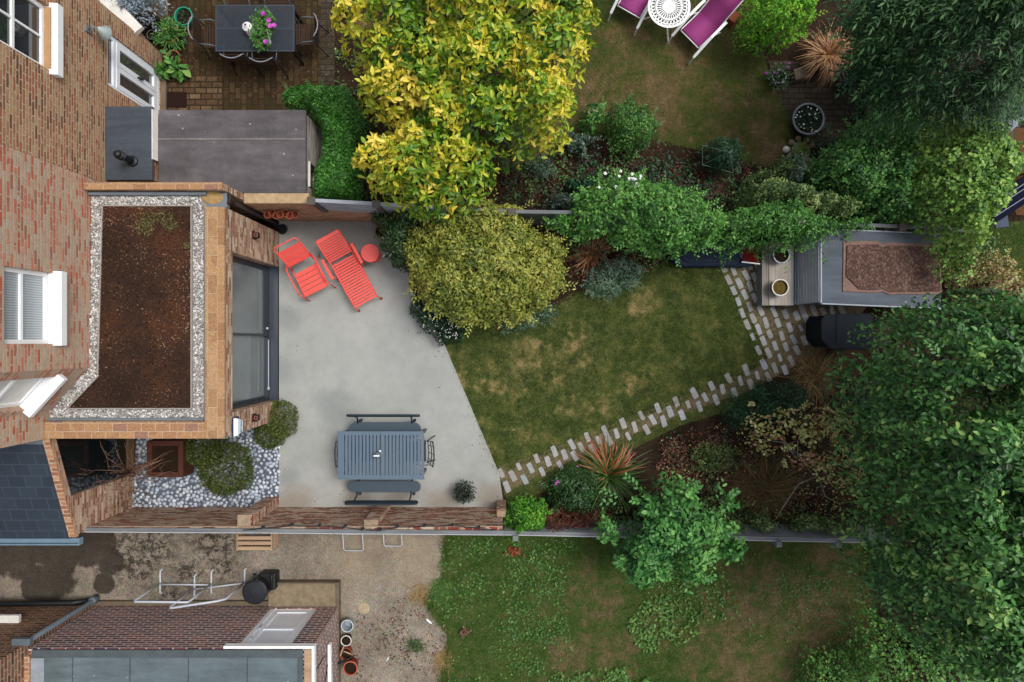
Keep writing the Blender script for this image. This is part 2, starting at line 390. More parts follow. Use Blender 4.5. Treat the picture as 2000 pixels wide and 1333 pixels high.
M['brick_ext'] = brick('extension_brick', ['#86604e', '#c09c84', '#ad7e66', '#d0b8a0', '#a07460', '#cca68c', '#b28e78', '#dcc6b0', '#966a56', '#c8b09a'], '#b3a48c', seed=1.7, ms=.006, row=.062)
M['cop_y'] = brick('coping_brick_long', ['#ab8662', '#b18b66', '#b7936e', '#a78160', '#b7926a', '#ae8863', '#a17a58'], '#b6987a', row=.15, bw=.30, ms=.006, mode='y', var=.36)
M['cop_x'] = brick('coping_brick_cross', ['#a9805e', '#b18864', '#b48b67', '#a37a5a', '#b68e69', '#aa805f', '#9c7664', '#b08763'], '#b99c7b', row=.13, bw=.225, ms=.007, mode='x', var=.34)
M['brick_old'] = brick('garden_wall_brick', ['#6e3a30', '#b08270', '#cbac98', '#943e32', '#cdb4a0', '#b8806c', '#8a5648', '#d4bca8', '#98392e', '#c49f8a'], '#8f7c6a', dirt='#94806c', seed=5.3, ms=.016, row=.085, dirtf=.25)
M['brick_up'] = brick('boundary_brick', ['#9a6a52', '#ba8664', '#ad785c', '#c29672', '#a36c54', '#b48262'], '#bfa482', seed=2.3)
M['brick_purple'] = brick('annexe_brick', ['#45323f', '#7c4850', '#574258', '#8a5050', '#684a5c', '#8d6066', '#524056', '#7a5560', '#96625c'], '#d6c6c0', seed=7.7, ms=.016, var=.2)
M['brick_dark'] = brick('dark_house_brick', ['#5a3e32', '#8a5c48', '#755040', '#966c54', '#644638', '#8e6650', '#7a5040'], '#94806a', seed=4.4)
M['paving'] = brick('brick_paving', ['#40301f', '#4e3b29', '#443324', '#584430', '#4a3727', '#594932', '#413322'], '#2b2116', row=.115, bw=.225, ms=.010, mode='y', dirt='#33301a', var=.7, mlight=False, dirtf=.8)
M['paving2'] = brick('pale_brick_paving', ['#5c4632', '#715a42', '#664f39', '#7c664c', '#5e4734', '#6b543c'], '#2c231a', row=.115, bw=.225, ms=.014, mode='x', dirt='#3a3020', var=.5, mlight=False, dirtf=.7)  # lighter brown bricks, rows turned and joints wider
M['paving3'] = brick('grey_block_paving', ['#4a423a', '#544b42', '#4e463d', '#5a5148'], '#2c261f', row=.11, bw=.22, ms=.01, mode='x', var=.5, mlight=False, dirt='#38331f', dirtf=.6)

def plain(name, h, rough=.7, spec=.3, var=.12, scale=8, bump=0, metal=0.0, coord='obj', det=5):
    g = G(name, rough=rough, spec=spec, metal=metal); v = g.obj if coord == 'obj' else g.pos
    nz = g.noise(v, scale, det, .65); g.color(g.mix(1, h, g.ramp(nz, [(.25, 1-var), (.75, 1+var)]), 'MULTIPLY'))
    if bump: g.bump(nz, bump, .01)
    return g
M['white'] = plain('white_paint', '#eef0f1', .45, .4, .05, 5)
M['white_dirty'] = plain('weathered_white_paint', '#d8d6d0', .6, .3, .1, 9)
M['upvc'] = plain('white_plastic', '#e8edf4', .35, .5, .03, 3)
M['lead'] = plain('lead_sheet', '#6c757b', .6, .4, .18, 6, .15)
M['black'] = plain('black_plastic', '#15181b', .5, .4, .15, 12)
M['pipe'] = plain('dark_brown_pipe', '#2c221e', .5, .4, .2, 6)
M['anthracite'] = plain('anthracite_metal', '#232c36', .4, .5, .08, 3)
M['anthra2'] = plain('anthracite_threshold', '#2a343f', .35, .5, .15, 4)
M['greyframe'] = plain('grey_pipe', '#59636b', .5, .4, .15, 10)
M['steel'] = plain('tubular_steel', '#b9bfca', .4, .5, .08, 12)
M['red'] = plain('coral_red_powder_coat', '#ee5a50', .5, .4, .05, 6)
M['redhi'] = plain('coral_red_table_top', '#f0645e', .5, .4, .03, 4)
M['navy'] = plain('slate_blue_table_paint', '#556879', .5, .45, .06, 5)
M['navy2'] = plain('dark_slate_blue_paint', '#3a4955', .45, .45, .08, 5)
M['navy3'] = plain('ink_blue_metal', '#1d2935', .45, .45, .08, 5)
M['terra'] = plain('terracotta', '#8f4a36', .85, .15, .2, 14, .1)
M['terra_hi'] = plain('terracotta_rim', '#b0674f', .85, .15, .15, 14)
M['soil'] = plain('potting_soil', '#2c2119', 1, .05, .5, 40, .6)
M['timber_grey'] = None
def timber(name, h, axis, scale=30, var=.25, boards=0.0, coord='pos'):
    g = G(name, rough=.85, spec=.15); v = g.pos if coord == 'pos' else g.obj
    st = {'x': (1, scale, scale), 'y': (scale, 1, scale), 'z': (scale, scale, 1)}[axis]
    nz = g.noise(g.vm('MULTIPLY', v, st), 1.3, 5, .65); n2 = g.noise(v, 3, 4)
    col = g.mix(1, h, g.ramp(nz, [(.25, 1-var*1.6), (.75, 1+var)]), 'MULTIPLY'); col = g.mix(.5, col, g.ramp(n2, [(.3, .75), (.7, 1.15)]), 'MULTIPLY')
    g.color(col); g.bump(nz, .3, .006); return g
M['fence_blue'] = timber('blue_grey_fence_timber', '#a2a8b0', 'x')
M['fence_grey'] = timber('weathered_grey_fence_timber', '#74777a', 'x')
M['post'] = timber('fence_post_timber', '#5f5a54', 'z')
M['shed_slat'] = timber('silver_grey_slat', '#b4b9c2', 'y')
M['bench_wood'] = timber('bleached_bench_timber', '#a69f97', 'y', 18, .2)
M['bench_dark'] = timber('grey_bench_timber', '#85807a', 'y', 18, .2)
M['crate'] = timber('pale_pallet_wood', '#b09478', 'x', 20, .2)
M['teak'] = timber('brown_slat_wood', '#46352d', 'x', 24, .25, coord='obj')
M['ledge'] = timber('brown_timber_ledge', '#5d4936', 'y', 20, .3)
BARK = timber('bark', '#4a3c30', 'z', 14, .3)
M['twig'] = plain('bare_twig', '#7a5f50', .9, .1, .25, 9)
def glass(name, h, rough=.04, spec=.9):
    g = G(name, rough=rough, spec=spec); nz = g.noise(g.pos, 1.3, 3); g.color(g.mix(1, h, g.ramp(nz, [(.3, .8), (.7, 1.15)]), 'MULTIPLY')); return g
M['glass_door'] = glass('sliding_door_glass', '#6f787b', .06)
M['glass_dark'] = glass('dark_window_glass', '#141a1c', .05)
M['glass_mid'] = glass('neighbour_window_glass', '#2b2f33', .04)
M['glass_french'] = glass('french_door_glass', '#4a4642', .04)
g = G('curtain_behind_glass', rough=.25, spec=.6); w_ = g.node('ShaderNodeTexWave', {'Vector': g.pos, 'Scale': 9, 'Distortion': .6}, bands_direction='Y').outputs[1]
g.color(g.mix(w_, '#8e979c', '#b4bcc0')); M['curtain'] = g
# roof felt
def felt(name, h, var=.18, specks=True, seam=None, rough=.85):
    g = G(name, rough=rough, spec=.25); a = g.noise(g.pos, 1.6, 6, .7); b = g.noise(g.pos, 60, 3, .7)
    col = g.mix(1, h, g.ramp(a, [(.28, 1-var), (.72, 1+var)]), 'MULTIPLY'); col = g.mix(.6, col, g.ramp(b, [(.3, .75), (.7, 1.2)]), 'MULTIPLY')
    if specks:
        v = g.vor(g.pos, 4.5); col = g.mix(g.ramp(v, [(.04, 1.0), (.07, 0.0)]), col, '#b0aca4'); st = g.noise(g.vm('MULTIPLY', g.pos, (.5, 3, 1)), 1.4, 6, .75); col = g.mix(.5, col, g.ramp(st, [(.35, .6), (.65, 1.5)]), 'MULTIPLY')
    g.color(col); g.bump(b, .2, .004); return g
M['felt_brown'] = felt('brown_grey_roof_felt', '#575356', .4)
M['felt_slate'] = felt('dark_grey_roof_felt', '#454c54', .16)
M['felt_green'] = felt('pale_green_grey_roof_felt', '#5c686d', .2)
M['felt_shed'] = felt('grey_rubber_roof', '#565d67', .12)
g = G('slate_tiles', rough=.55, spec=.4)
sep = g.node('ShaderNodeSeparateXYZ', {0: g.pos})
bt = g.node('ShaderNodeTexBrick', {0: g.pos, 1: (0, 0, 0, 1), 2: (1, 1, 1, 1), 'Scale': 1, 'Mortar Size': .006, 'Brick Width': .27, 'Row Height': .2})
g.color(g.mix(bt.outputs[1], g.mix(g.noise(g.pos, 5, 5), g.mix(bt.outputs[0], '#28323c', '#34404c'), '#2c3742'), '#434d57')); g.bump(g.math('SUBTRACT', 1, bt.outputs[1]), .3, .01); M['slate'] = g
M['gutter'] = plain('pale_blue_gutter_paint', '#6f8798', .5, .4, .12, 4)

# grounds
g = G('bed_soil', rough=1, spec=.05); a = g.noise(g.pos, 1.3, 6, .7); b = g.noise(g.pos, 26, 5, .75)
col = g.ramp(a, [(.3, '#211912'), (.5, '#332820'), (.7, '#43362b')]); g.color(g.mix(.8, col, g.ramp(b, [(.25, .45), (.75, 1.6)]), 'MULTIPLY')); g.bump(b, .8, .03); M['earth'] = g
def turf(name, green, dry, blobs, bias=.0, wob=.7):
    g = G(name, rough=1, spec=.05); a = g.noise(g.pos, .9, 6, .7); b = g.noise(g.pos, 34, 5, .75)
    a2 = g.noise(g.pos, 5.5, 6, .75)
    f = g.math('ADD', g.math('MULTIPLY', g.blobs(blobs, 1.5, .85), .5), g.math('ADD', g.math('MULTIPLY', g.math('SUBTRACT', a, .5-bias), 1.8), g.math('MULTIPLY', g.math('SUBTRACT', a2, .5), 1.6)), True)
    g.color(g.mix(.7, g.mix(f, green, dry), g.ramp(b, [(.25, .5), (.75, 1.5)]), 'MULTIPLY')); g.bump(b, .6, .02); return g
DRY1 = [(1110, 700, .45), (1000, 725, .5), (960, 755, .35), (1080, 740, .4), (1040, 690, .4), (1240, 760, .35), (1250, 590, .3), (905, 700, .25), (1120, 670, .3), (1180, 800, .3), (1100, 800, .25), (1020, 830, .2)]
DRY2 = [(1180, 170, .8), (1290, 190, .8), (1420, 210, .6), (1480, 260, .6), (1220, 90, .5), (1340, 110, .4), (1130, 230, .6), (1500, 290, .4), (1400, 250, .5)]
DRY3 = [(1150, 1130, .45), (1300, 1245, .4), (1120, 1290, .5), (1200, 1310, .6), (1350, 1300, .7), (1450, 1200, .6), (1500, 1110, .7), (1600, 1100, .8), (1620, 1200, .8), (1480, 1300, .8), (1190, 1180, .3), (1560, 1250, .7), (1230, 1260, .3), (1440, 1100, .4)]
M['turf1'] = turf('mown_lawn', '#4f5630', '#96855f', DRY1, -.09)
M['turf2'] = turf('parched_lawn', '#474227', '#75603f', DRY2, .02)
M['turf3'] = turf('weedy_lawn', '#465530', '#6e5b46', DRY3, -.08)
M['turf4'] = turf('far_lawn', '#2f4a20', '#4a4a2a', [(1990, 400, .3)], -.1)
g = G('pale_concrete_slab', rough=.8, spec=.25); a = g.noise(g.pos, .8, 6, .65); b = g.noise(g.pos, 5, 6, .7); d = g.noise(g.pos, 60, 3, .6)
col = g.ramp(a, [(.3, '#949793'), (.5, '#9fa19e'), (.72, '#a8a9a4')])
col = g.mix(.6, col, g.ramp(b, [(.3, .86), (.7, 1.08)]), 'MULTIPLY'); col = g.mix(.35, col, g.ramp(d, [(.3, .8), (.7, 1.15)]), 'MULTIPLY')
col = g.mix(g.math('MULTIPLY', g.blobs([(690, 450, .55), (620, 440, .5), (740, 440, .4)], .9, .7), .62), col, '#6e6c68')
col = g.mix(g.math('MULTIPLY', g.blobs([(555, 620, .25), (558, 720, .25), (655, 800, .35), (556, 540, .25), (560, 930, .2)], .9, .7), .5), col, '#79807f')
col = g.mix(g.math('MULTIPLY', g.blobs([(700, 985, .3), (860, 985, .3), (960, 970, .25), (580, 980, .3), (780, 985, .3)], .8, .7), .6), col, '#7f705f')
col = g.mix(g.ramp(g.vor(g.pos, 2.3), [(.012, .8), (.03, 0.0)]), col, '#44423e'); g.color(col); g.bump(d, .12, .004); M['patio'] = g
g = G('old_stained_concrete', rough=.95, spec=.15); a = g.noise(g.pos, 1.1, 6, .7); b = g.noise(g.pos, 45, 4, .8); d = g.noise(g.pos, 7, 6, .75)
peb = g.vor(g.pos, 42, 'F1', 1)
col = g.ramp(a, [(.3, '#6b6258'), (.5, '#7f766a'), (.7, '#948a7d')]); col = g.mix(.85, col, g.ramp(b, [(.34, .35), (.5, 1.0), (.66, 1.6)]), 'MULTIPLY'); col = g.mix(.8, col, g.ramp(d, [(.3, .7), (.7, 1.25)]), 'MULTIPLY')
col = g.mix(.16, col, peb, 'OVERLAY')
moss = g.math('MULTIPLY', g.blobs([(300, 1060, .55), (270, 1100, .45), (420, 1060, .5), (440, 1110, .3), (370, 1120, .35), (330, 1170, .3), (250, 1070, .4)], .9, .8), g.ramp(g.noise(g.pos, 8, 8, .85), [(.47, 0.0), (.53, 1.0)]))
col = g.mix(g.math('MULTIPLY', moss, .85), col, '#1a1611')
wet = g.blobs([(30, 1085, .5), (110, 1080, .5), (180, 1070, .45), (215, 1095, .28), (100, 1130, .45), (200, 1060, .3), (65, 1150, .25), (205, 1140, .2), (10, 1060, .3)], .75, .12, 2.2)
col = g.mix(g.math('MULTIPLY', wet, .8), col, '#241d18')
pale_patch = g.blobs([(820, 1100, .6), (700, 1085, .5), (800, 1060, .5)], .6, .8); col = g.mix(g.math('MULTIPLY', pale_patch, .3), col, '#a08f72')  # broad paler tan patches in the concrete
g.color(col); g.bump(b, .5, .01); M['yard'] = g
M['step'] = plain('rough_concrete', '#82745f', .95, .15, .35, 9, .5, coord='pos', det=8)
M['kerb'] = plain('plinth_concrete', '#6a5f50', .95, .15, .3, 5, .4, coord='pos', det=8)
g = G('sandy_path_soil', rough=1, spec=.05); a = g.noise(g.pos, 3, 6, .7); b = g.noise(g.pos, 50, 4, .8)
col = g.ramp(a, [(.32, '#54473a'), (.5, '#7d6e58'), (.7, '#5c583c')]); g.color(g.mix(.7, col, g.ramp(b, [(.25, .5), (.75, 1.4)]), 'MULTIPLY')); g.bump(b, .6, .02); M['pathsoil'] = g
g = G('sedum_mat', rough=1, spec=.05); a = g.noise(g.pos, 1.1, 6, .7); b = g.noise(g.pos, 40, 4, .8)
col = g.ramp(a, [(.34, '#30251f'), (.5, '#3a2b23'), (.64, '#4c3224')]); g.color(g.mix(.8, col, g.ramp(b, [(.25, .4), (.75, 1.7)]), 'MULTIPLY')); g.bump(b, .8, .02); M['sedum'] = g
g = G('shed_coir_mat', rough=1, spec=.05); a = g.noise(g.pos, 2, 6, .7); v = g.vor(g.pos, 36, 'F1', 1); b = g.noise(g.pos, 70, 3, .8)
col = g.mix(.5, g.ramp(a, [(.3, '#4c3d37'), (.6, '#66504a')]), g.ramp(v, [(.2, '#3c2e2a'), (.6, '#6e534a'), (.9, '#a08478')])); g.color(g.mix(.6, col, g.ramp(b, [(.3, .5), (.7, 1.4)]), 'MULTIPLY')); g.bump(b, .8, .02); M['coir'] = g
M['fleece'] = plain('pinkish_mat_edge', '#80685f', 1, .05, .3, 22, .5, coord='pos')

# ------------------------------------------------------------------ ground and lawns
def struct(name, poly, z, m, px=True):
    mb = MB(); mb.sheet(P2(poly) if px else poly, z); return kind(mb.build(name, m), 'structure')
kind(MB().sheet([(-120, -120), (120, -120), (120, 120), (-120, 120)], 0).build('ground', M['earth']), 'structure')
LAWN1 = [(866, 672), (900, 640), (980, 625), (1090, 600), (1150, 565), (1240, 545), (1310, 512), (1405, 505), (1425, 545), (1465, 625), (1495, 700), (1440, 742), (1290, 800), (1120, 868), (968, 925)]
LAWN2 = [(1000, -60), (1480, -60), (1490, 120), (1545, 250), (1520, 330), (1440, 310), (1290, 275), (1180, 260), (1080, 290), (1000, 330)]
LAWN3 = [(874, 1003), (985, 1005), (1240, 1018), (1640, 1028), (1700, 1058), (1715, 1420), (875, 1420), (866, 1330), (880, 1240), (835, 1175), (870, 1130)]
LAWN4 = [(1935, 440), (2080, 420), (2080, 560), (1930, 560), (1900, 500)]
LAWN5 = [(975, 930), (1120, 872), (1290, 806), (1450, 745), (1500, 735), (1470, 790), (1330, 830), (1200, 895), (1030, 975), (990, 975)]
struct('lawn', LAWN1, .008, M['turf1']); struct('lawn', LAWN2, .008, M['turf2']); struct('lawn', LAWN3, .008, M['turf3']); struct('lawn', LAWN4, .008, M['turf4'])
struct('lawn', LAWN5, .004, M['turf1'])
struct('path', [(968, 915), (1100, 868), (1250, 808), (1400, 748), (1490, 712), (1470, 655), (1430, 570), (1400, 512), (1470, 500), (1530, 520), (1700, 590), (1660, 640), (1600, 690), (1560, 712), (1460, 765), (1340, 805), (1240, 848), (1120, 898), (1030, 940), (990, 962)], .012, M['pathsoil'])
PATIO = P2([(546, 428), (790, 428), (800, 560), (868, 672), (975, 925), (985, 992), (546, 992)])
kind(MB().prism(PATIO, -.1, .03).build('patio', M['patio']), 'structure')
struct('yard', [(-300, 1000), (878, 1000), (878, 1044), (872, 1130), (845, 1180), (884, 1240), (872, 1420), (-300, 1420)], .004, M['yard'])
struct('terrace', [(240, -120), (655, -120), (655, 170), (560, 230), (240, 230)], .01, M['paving'])
struct('terrace', [(330, 148), (434, 148), (434, 230), (330, 230)], .014, M['paving2'])
struct('gravel', [(262, 800), (546, 790), (546, 990), (262, 990)], .006, plain('gravel_bed', '#59606b', 1, .1, .3, 20, .5, coord='pos'))
struct('path', [(628, -120), (656, -120), (652, 165), (626, 165)], .014, M['paving3'])
struct('terrace', [(1500, 120), (1680, 120), (1680, 240), (1600, 290), (1540, 250)], .012, M['paving3'])
struct('ground', [(1955, 250), (2090, 250), (2090, 425), (1985, 420), (1955, 330)], .006, plain('bark_mulch', '#5e4330', 1, .05, .4, 30, .8, coord='pos'))

# ------------------------------------------------------------------ buildings
def wall(mb, o, d, n, L, th, z0, z1, ops=()):
    ts = sorted({0, L} | {t for q in ops for t in q[:2]}); zs = sorted({z0, z1} | {z for q in ops for z in q[2:4]})
    for i in range(len(ts)-1):
        run = None
        for j in range(len(zs)-1):
            tm, zm = (ts[i]+ts[i+1])/2, (zs[j]+zs[j+1])/2
            solid = not any(q[0] < tm < q[1] and q[2] < zm < q[3] for q in ops)
            if solid: run = (run[0], zs[j+1]) if run else (zs[j], zs[j+1])
            if run and (not solid or j == len(zs)-2): mb.ob(o, d, n, ts[i], ts[i+1], -th, 0, run[0], run[1]); run = None
def sash(parent, o, d, n, t0, t1, z0, z1, rails=(.5,), mull=0, pane=None, frame=None, rec=.07, fw=.06, sill=None, name='window', sillm=None, low=None):
    f = MB(); a, b = -rec-.05, -rec
    f.ob(o, d, n, t0, t0+fw, a, b, z0, z1); f.ob(o, d, n, t1-fw, t1, a, b, z0, z1)
    f.ob(o, d, n, t0+fw, t1-fw, a, b, z1-fw, z1); f.ob(o, d, n, t0+fw, t1-fw, a, b, z0, z0+(low or fw))
    for r in rails: zz = z0+(z1-z0)*r; f.ob(o, d, n, t0+fw, t1-fw, a, b-.004, zz-.025, zz+.025)
    for q in range(mull): tt = t0+(t1-t0)*(q+1)/(mull+1); f.ob(o, d, n, tt-.015, tt+.015, a+.01, b-.008, z0+fw, z1-fw)
    fr = f.build(name, frame, parent)
    MB().ob(o, d, n, t0+fw*.5, t1-fw*.5, a-.01, a+.015, z0+fw*.5, z1-fw*.5).build('pane', pane, fr)
    if sill:
        out, drop, ex = sill; s_ = MB(); s_.ob(o, d, n, t0-ex, t1+ex, -rec+.002, out, z0-drop, z0+.05)
        v = s_.v; s_.v = [(x, y, z - (.035 if (abs((x-o[0])*n[0]+(y-o[1])*n[1]-out) < 1e-6 and z > z0) else 0)) for x, y, z in v]
        s_.build('sill', sillm or frame, fr, bevel=.008)
    return fr
# our terrace house
c1 = (-6.75, -.42); c2 = (-7.39, -1.115); dl = math.hypot(c2[0]-c1[0], c2[1]-c1[1])
dd = ((c2[0]-c1[0])/dl, (c2[1]-c1[1])/dl); dn = (-dd[1], dd[0])
if dn[0] < 0: dn = (-dn[0], -dn[1])
HZ = 6.4
h1 = thing('brick_house', 'red and buff brick terraced house with white sash windows behind the gravel edged roof', 'house', (-8.5, .6, 0), 'brick terraced houses')
mb = MB()
wall(mb, (-6.75, 2.6), (0, -1), (1, 0), 3.02, .3, 0, HZ, [(1.60, 2.64, 3.26, 4.26)])
wall(mb, c1, dd, dn, dl, .3, 0, HZ, [(.16, .84, 3.05, 4.3)])
wall(mb, c2, (0, -1), (1, 0), .435, .3, 0, HZ)
mb.ob((-7.69, -1.55), (-1, 0), (0, -1), 0, 4.3, -.3, -.002, 0, HZ)
mb.build('wall', M['brick_red'], h1)
MB().prism([(-12, 2.6), (-6.7, 2.6), (-6.7, -.35), (-7.3, -1.6), (-12, -1.6)], HZ, lambda x, y: HZ+.1+(-6.5-x)*.55).build('roof', M['slate'], h1)
sash(h1, (-6.75, 2.6), (0, -1), (1, 0), 1.60, 2.64, 3.26, 4.26, rails=(.57,), pane=M['curtain'], frame=M['white'], sill=(.11, .12, .03), low=.1)
sash(h1, c1, dd, dn, .16, .84, 3.05, 4.3, rails=(.5,), pane=M['white_dirty'], frame=M['white'], sill=(.12, .08, .05), rec=.1)
# neighbour's terrace house
h2 = thing('brick_house', 'brown brick terraced house with white french doors at the top left of the picture', 'house', (-8.6, 4.5, 0), 'brick terraced houses')
X2 = -6.83; mb = MB(); k1 = (X2, 5.6); k2 = (-7.5, 6.3); kl = math.hypot(k2[0]-k1[0], k2[1]-k1[1]); kd = ((k2[0]-k1[0])/kl, (k2[1]-k1[1])/kl); kn = (kd[1], -kd[0])
FD0, FD1 = .05, 1.13                              # french door, measured along the wall from y = 5.6 downwards
wy = lambda y: 5.6 - y
wall(mb, (X2, 5.6), (0, -1), (1, 0), 3.0, .3, 0, HZ, [(wy(5.23), wy(4.33), .08, 1.80), (wy(4.94), wy(4.0), 3.22, 4.5)])
wall(mb, k1, kd, kn, kl, .3, 0, HZ, [(.1, .85, .95, 1.9)])
wall(mb, (-7.5, 9.5), (0, -1), (1, 0), 3.2, .3, 0, HZ)
mb.build('wall', M['brick_brown'], h2)
MB().prism([(-12, 2.61), (-6.78, 2.61), (-6.78, 5.6), (-7.4, 6.4), (-7.4, 9.5), (-12, 9.5)], HZ, lambda x, y: HZ+.1+(-6.5-x)*.55).build('roof', M['slate'], h2)
o_ = (X2, 5.6); dwn = (0, -1); nx = (1, 0)
sash(h2, o_, dwn, nx, wy(4.94), wy(4.0), 3.22, 4.5, rails=(.52,), mull=1, pane=M['glass_mid'], frame=M['white'], sill=(.11, .12, .06), low=.1)
MB().ob(o_, dwn, nx, wy(4.94)+.02, wy(4.0)-.02, -.066, .03, 3.2, 3.276).build('bare_sill_strip', plain('bare_wood', '#b08c68', .9, .1, .15, 12, coord='pos'), [q for q in h2.children if q.name.startswith('window')][0])
sash(h2, k1, kd, kn, .1, .85, .95, 1.9, rails=(.5,), pane=M['glass_mid'], frame=M['white_dirty'], sill=(.16, .08, .12))
f = MB(); t0, t1, z1 = wy(5.23), wy(4.33), 1.80                     # double french doors with a fanlight
for a, b in ((t0, t0+.06), (t1-.06, t1)): f.ob(o_, dwn, nx, a, b, -.12, -.03, .08, z1)
f.ob(o_, dwn, nx, t0+.06, t1-.06, -.12, -.03, z1-.06, z1); f.ob(o_, dwn, nx, t0+.06, t1-.06, -.12, -.03, 1.50, 1.58); f.ob(o_, dwn, nx, t0+.06, t1-.06, -.12, -.02, .08, .14)
fr = f.build('french_door', M['upvc'], h2); tm = (t0+t1)/2
for a, b in ((t0+.062, tm-.004), (tm+.004, t1-.062)):
    q = MB()
    q.ob(o_, dwn, nx, a, a+.085, -.1, -.022, .142, 1.498); q.ob(o_, dwn, nx, b-.085, b, -.1, -.022, .142, 1.498)
    q.ob(o_, dwn, nx, a+.085, b-.085, -.1, -.022, .142, .26); q.ob(o_, dwn, nx, a+.085, b-.085, -.1, -.022, 1.40, 1.498)
    q.build('door_leaf', M['upvc'], fr)
f = MB(); f.ob(o_, dwn, nx, t0+.05, t1-.05, -.085, -.07, .2, 1.75); f.build('pane', M['glass_french'], fr)
f = MB(); f.ob(o_, dwn, nx, tm-.05, tm-.03, -.02, .03, .72, .86); f.tube([(X2+.035, 5.6-tm+.04, .80), (X2+.035, 5.6-tm+.15, .80)], .012); f.build('handle', M['black'], fr)
f = MB(); f.ob(o_, dwn, nx, t0-.03, t1+.03, 0, .10, 0, .07); f.build('doorstep', M['kerb'], h2, bevel=.01)
lz = 2.35; lp = W(228, 58, lz)                       # lantern on its bracket
L_ = thing('wall_lantern', 'pale green white wall lantern on the brown brick wall above the french doors', 'wall lamp', (X2+.01, lp[1], lz))
f = MB(); f.box(X2+.015, lp[1], lz, .03, .1, .14); f.tube([(X2+.02, lp[1], lz+.02), (X2+.12, lp[1], lz+.1), (X2+.2, lp[1], lz+.05)], .014); f.build('bracket', M['lead'], L_)
f = MB(); f.lathe(X2+.2, lp[1], [(.03, lz-.16), (.115, lz-.14), (.125, lz-.12), (.05, lz-.02), (.03, lz+.04), (.0, lz+.06)], 18); f.build('lamp_shade', plain('pale_verdigris_enamel', '#a9b8b6', .4, .5, .1, 9), L_, smooth=True)

# brick extension with the gravel edged roof
ex = thing('brick_extension', 'flat roofed brick extension with gravel edged sedum roof and glass sliding doors', 'extension', (-5.9, .4, 0))
XF = -4.55; PZ = 2.56; YB, YT = -1.53, 2.12
mb = MB()
wall(mb, (XF, YT), (0, -1), (1, 0), YT-YB, .3, 0, PZ-.06, [(YT-1.45, YT+1.16, 0, 2.22)])
wall(mb, (XF-.3, YB), (-1, 0), (0, -1), 2.24, .26, 0, PZ-.06)
mb.bx(XF-2.2, XF-.3, YT-.26, YT, 0, 2.38)
mb.build('wall', M['brick_ext'], ex)
mb = MB(); mb.bx(-6.74, XF, 2.385, 2.49, 0, PZ); mb.build('party_wall', M['brick_ext'], ex)
MB().bx(-6.74, XF-.004, 2.378, 2.497, PZ, PZ+.05).build('coping', M['cop_x'], ex, bevel=.006)
MB().bx(XF-.3, XF+.012, YB-.012, YT, PZ-.06, PZ).build('coping', M['cop_y'], ex, bevel=.006)
MB().bx(-7.385, XF-.302, YB-.012, YB+.26, PZ-.06, PZ-.002).build('coping', M['cop_x'], ex, bevel=.006)
RZ = 2.40
deck = [(-6.74, 2.37), (XF-.29, 2.37), (XF-.29, YB+.25), (-7.38, YB+.25), (-7.38, -1.12), (-6.745, -.43)]
MB().prism(deck, RZ-.15, RZ).build('roof', plain('roof_grit', '#8f8a82', .9, .1, .25, 40, .3, coord='pos'), ex)
mb = MB(); mb.bx(-4.87, XF-.01, 2.13, 2.375, 2.3, RZ+.025); mb.bx(-6.74, -4.87, 2.32, 2.375, RZ, RZ+.09)
mb.bx(XF-.345, XF-.302, YB+.27, 2.12, RZ, RZ+.1); mb.bx(-7.37, XF-.35, YB+.262, YB+.305, RZ, RZ+.1); mb.build('flashing', M['lead'], ex, bevel=.01)
mb = MB(); q = W(415, 386, RZ+.03); mb.lathe(q[0], q[1], [(.17, RZ+.026), (.15, RZ+.031), (0, RZ+.033)], 20); pud = mb.build('silt_puddle', plain('dried_silt', '#a0865a', .9, .1, .3, 14), ex)
pud.scale = (1, .62, 1); pud.location = (0, q[1]*(1-.62)-.4*(1-.62), 0)
hop = MB(); q = W(441, 389, 2.35); hop.lathe(q[0], q[1], [(.06, 2.12), (.075, 2.3), (.105, 2.33), (.105, 2.42), (.08, 2.42), (.07, 2.3), (.0, 2.28)], 16)
hop.tube([(q[0], q[1], 2.15), (q[0], q[1], .15), (q[0]+.06, q[1]-.06, .06)], .042, 10); hop.build('downpipe', M['pipe'], ex, smooth=True)
SED = P2([(203, 404), (374, 404), (374, 797), (133, 797), (194, 733)], RZ+.05)
mb = MB(); mb.prism(SED, RZ+.001, RZ+.07); sb = mb.build('sedum_bed', M['sedum'], ex)
mb = MB()
for i in range(5):
    a, b = SED[i-1], SED[i]; l = math.hypot(b[0]-a[0], b[1]-a[1]); d = ((b[0]-a[0])/l, (b[1]-a[1])/l); n = (d[1], -d[0])
    if (a[0]+n[0]-(-5.8))**2+(a[1]+n[1]-.4)**2 < (a[0]-n[0]-(-5.8))**2+(a[1]-n[1]-.4)**2: n = (-n[0], -n[1])
    mb.ob(a, d, n, -.004, l+.004, .001, .016, RZ+.001, RZ+.085)
mb.build('edging', plain('pale_alloy_edging', '#9b958d', .6, .3, .15, 8), ex)
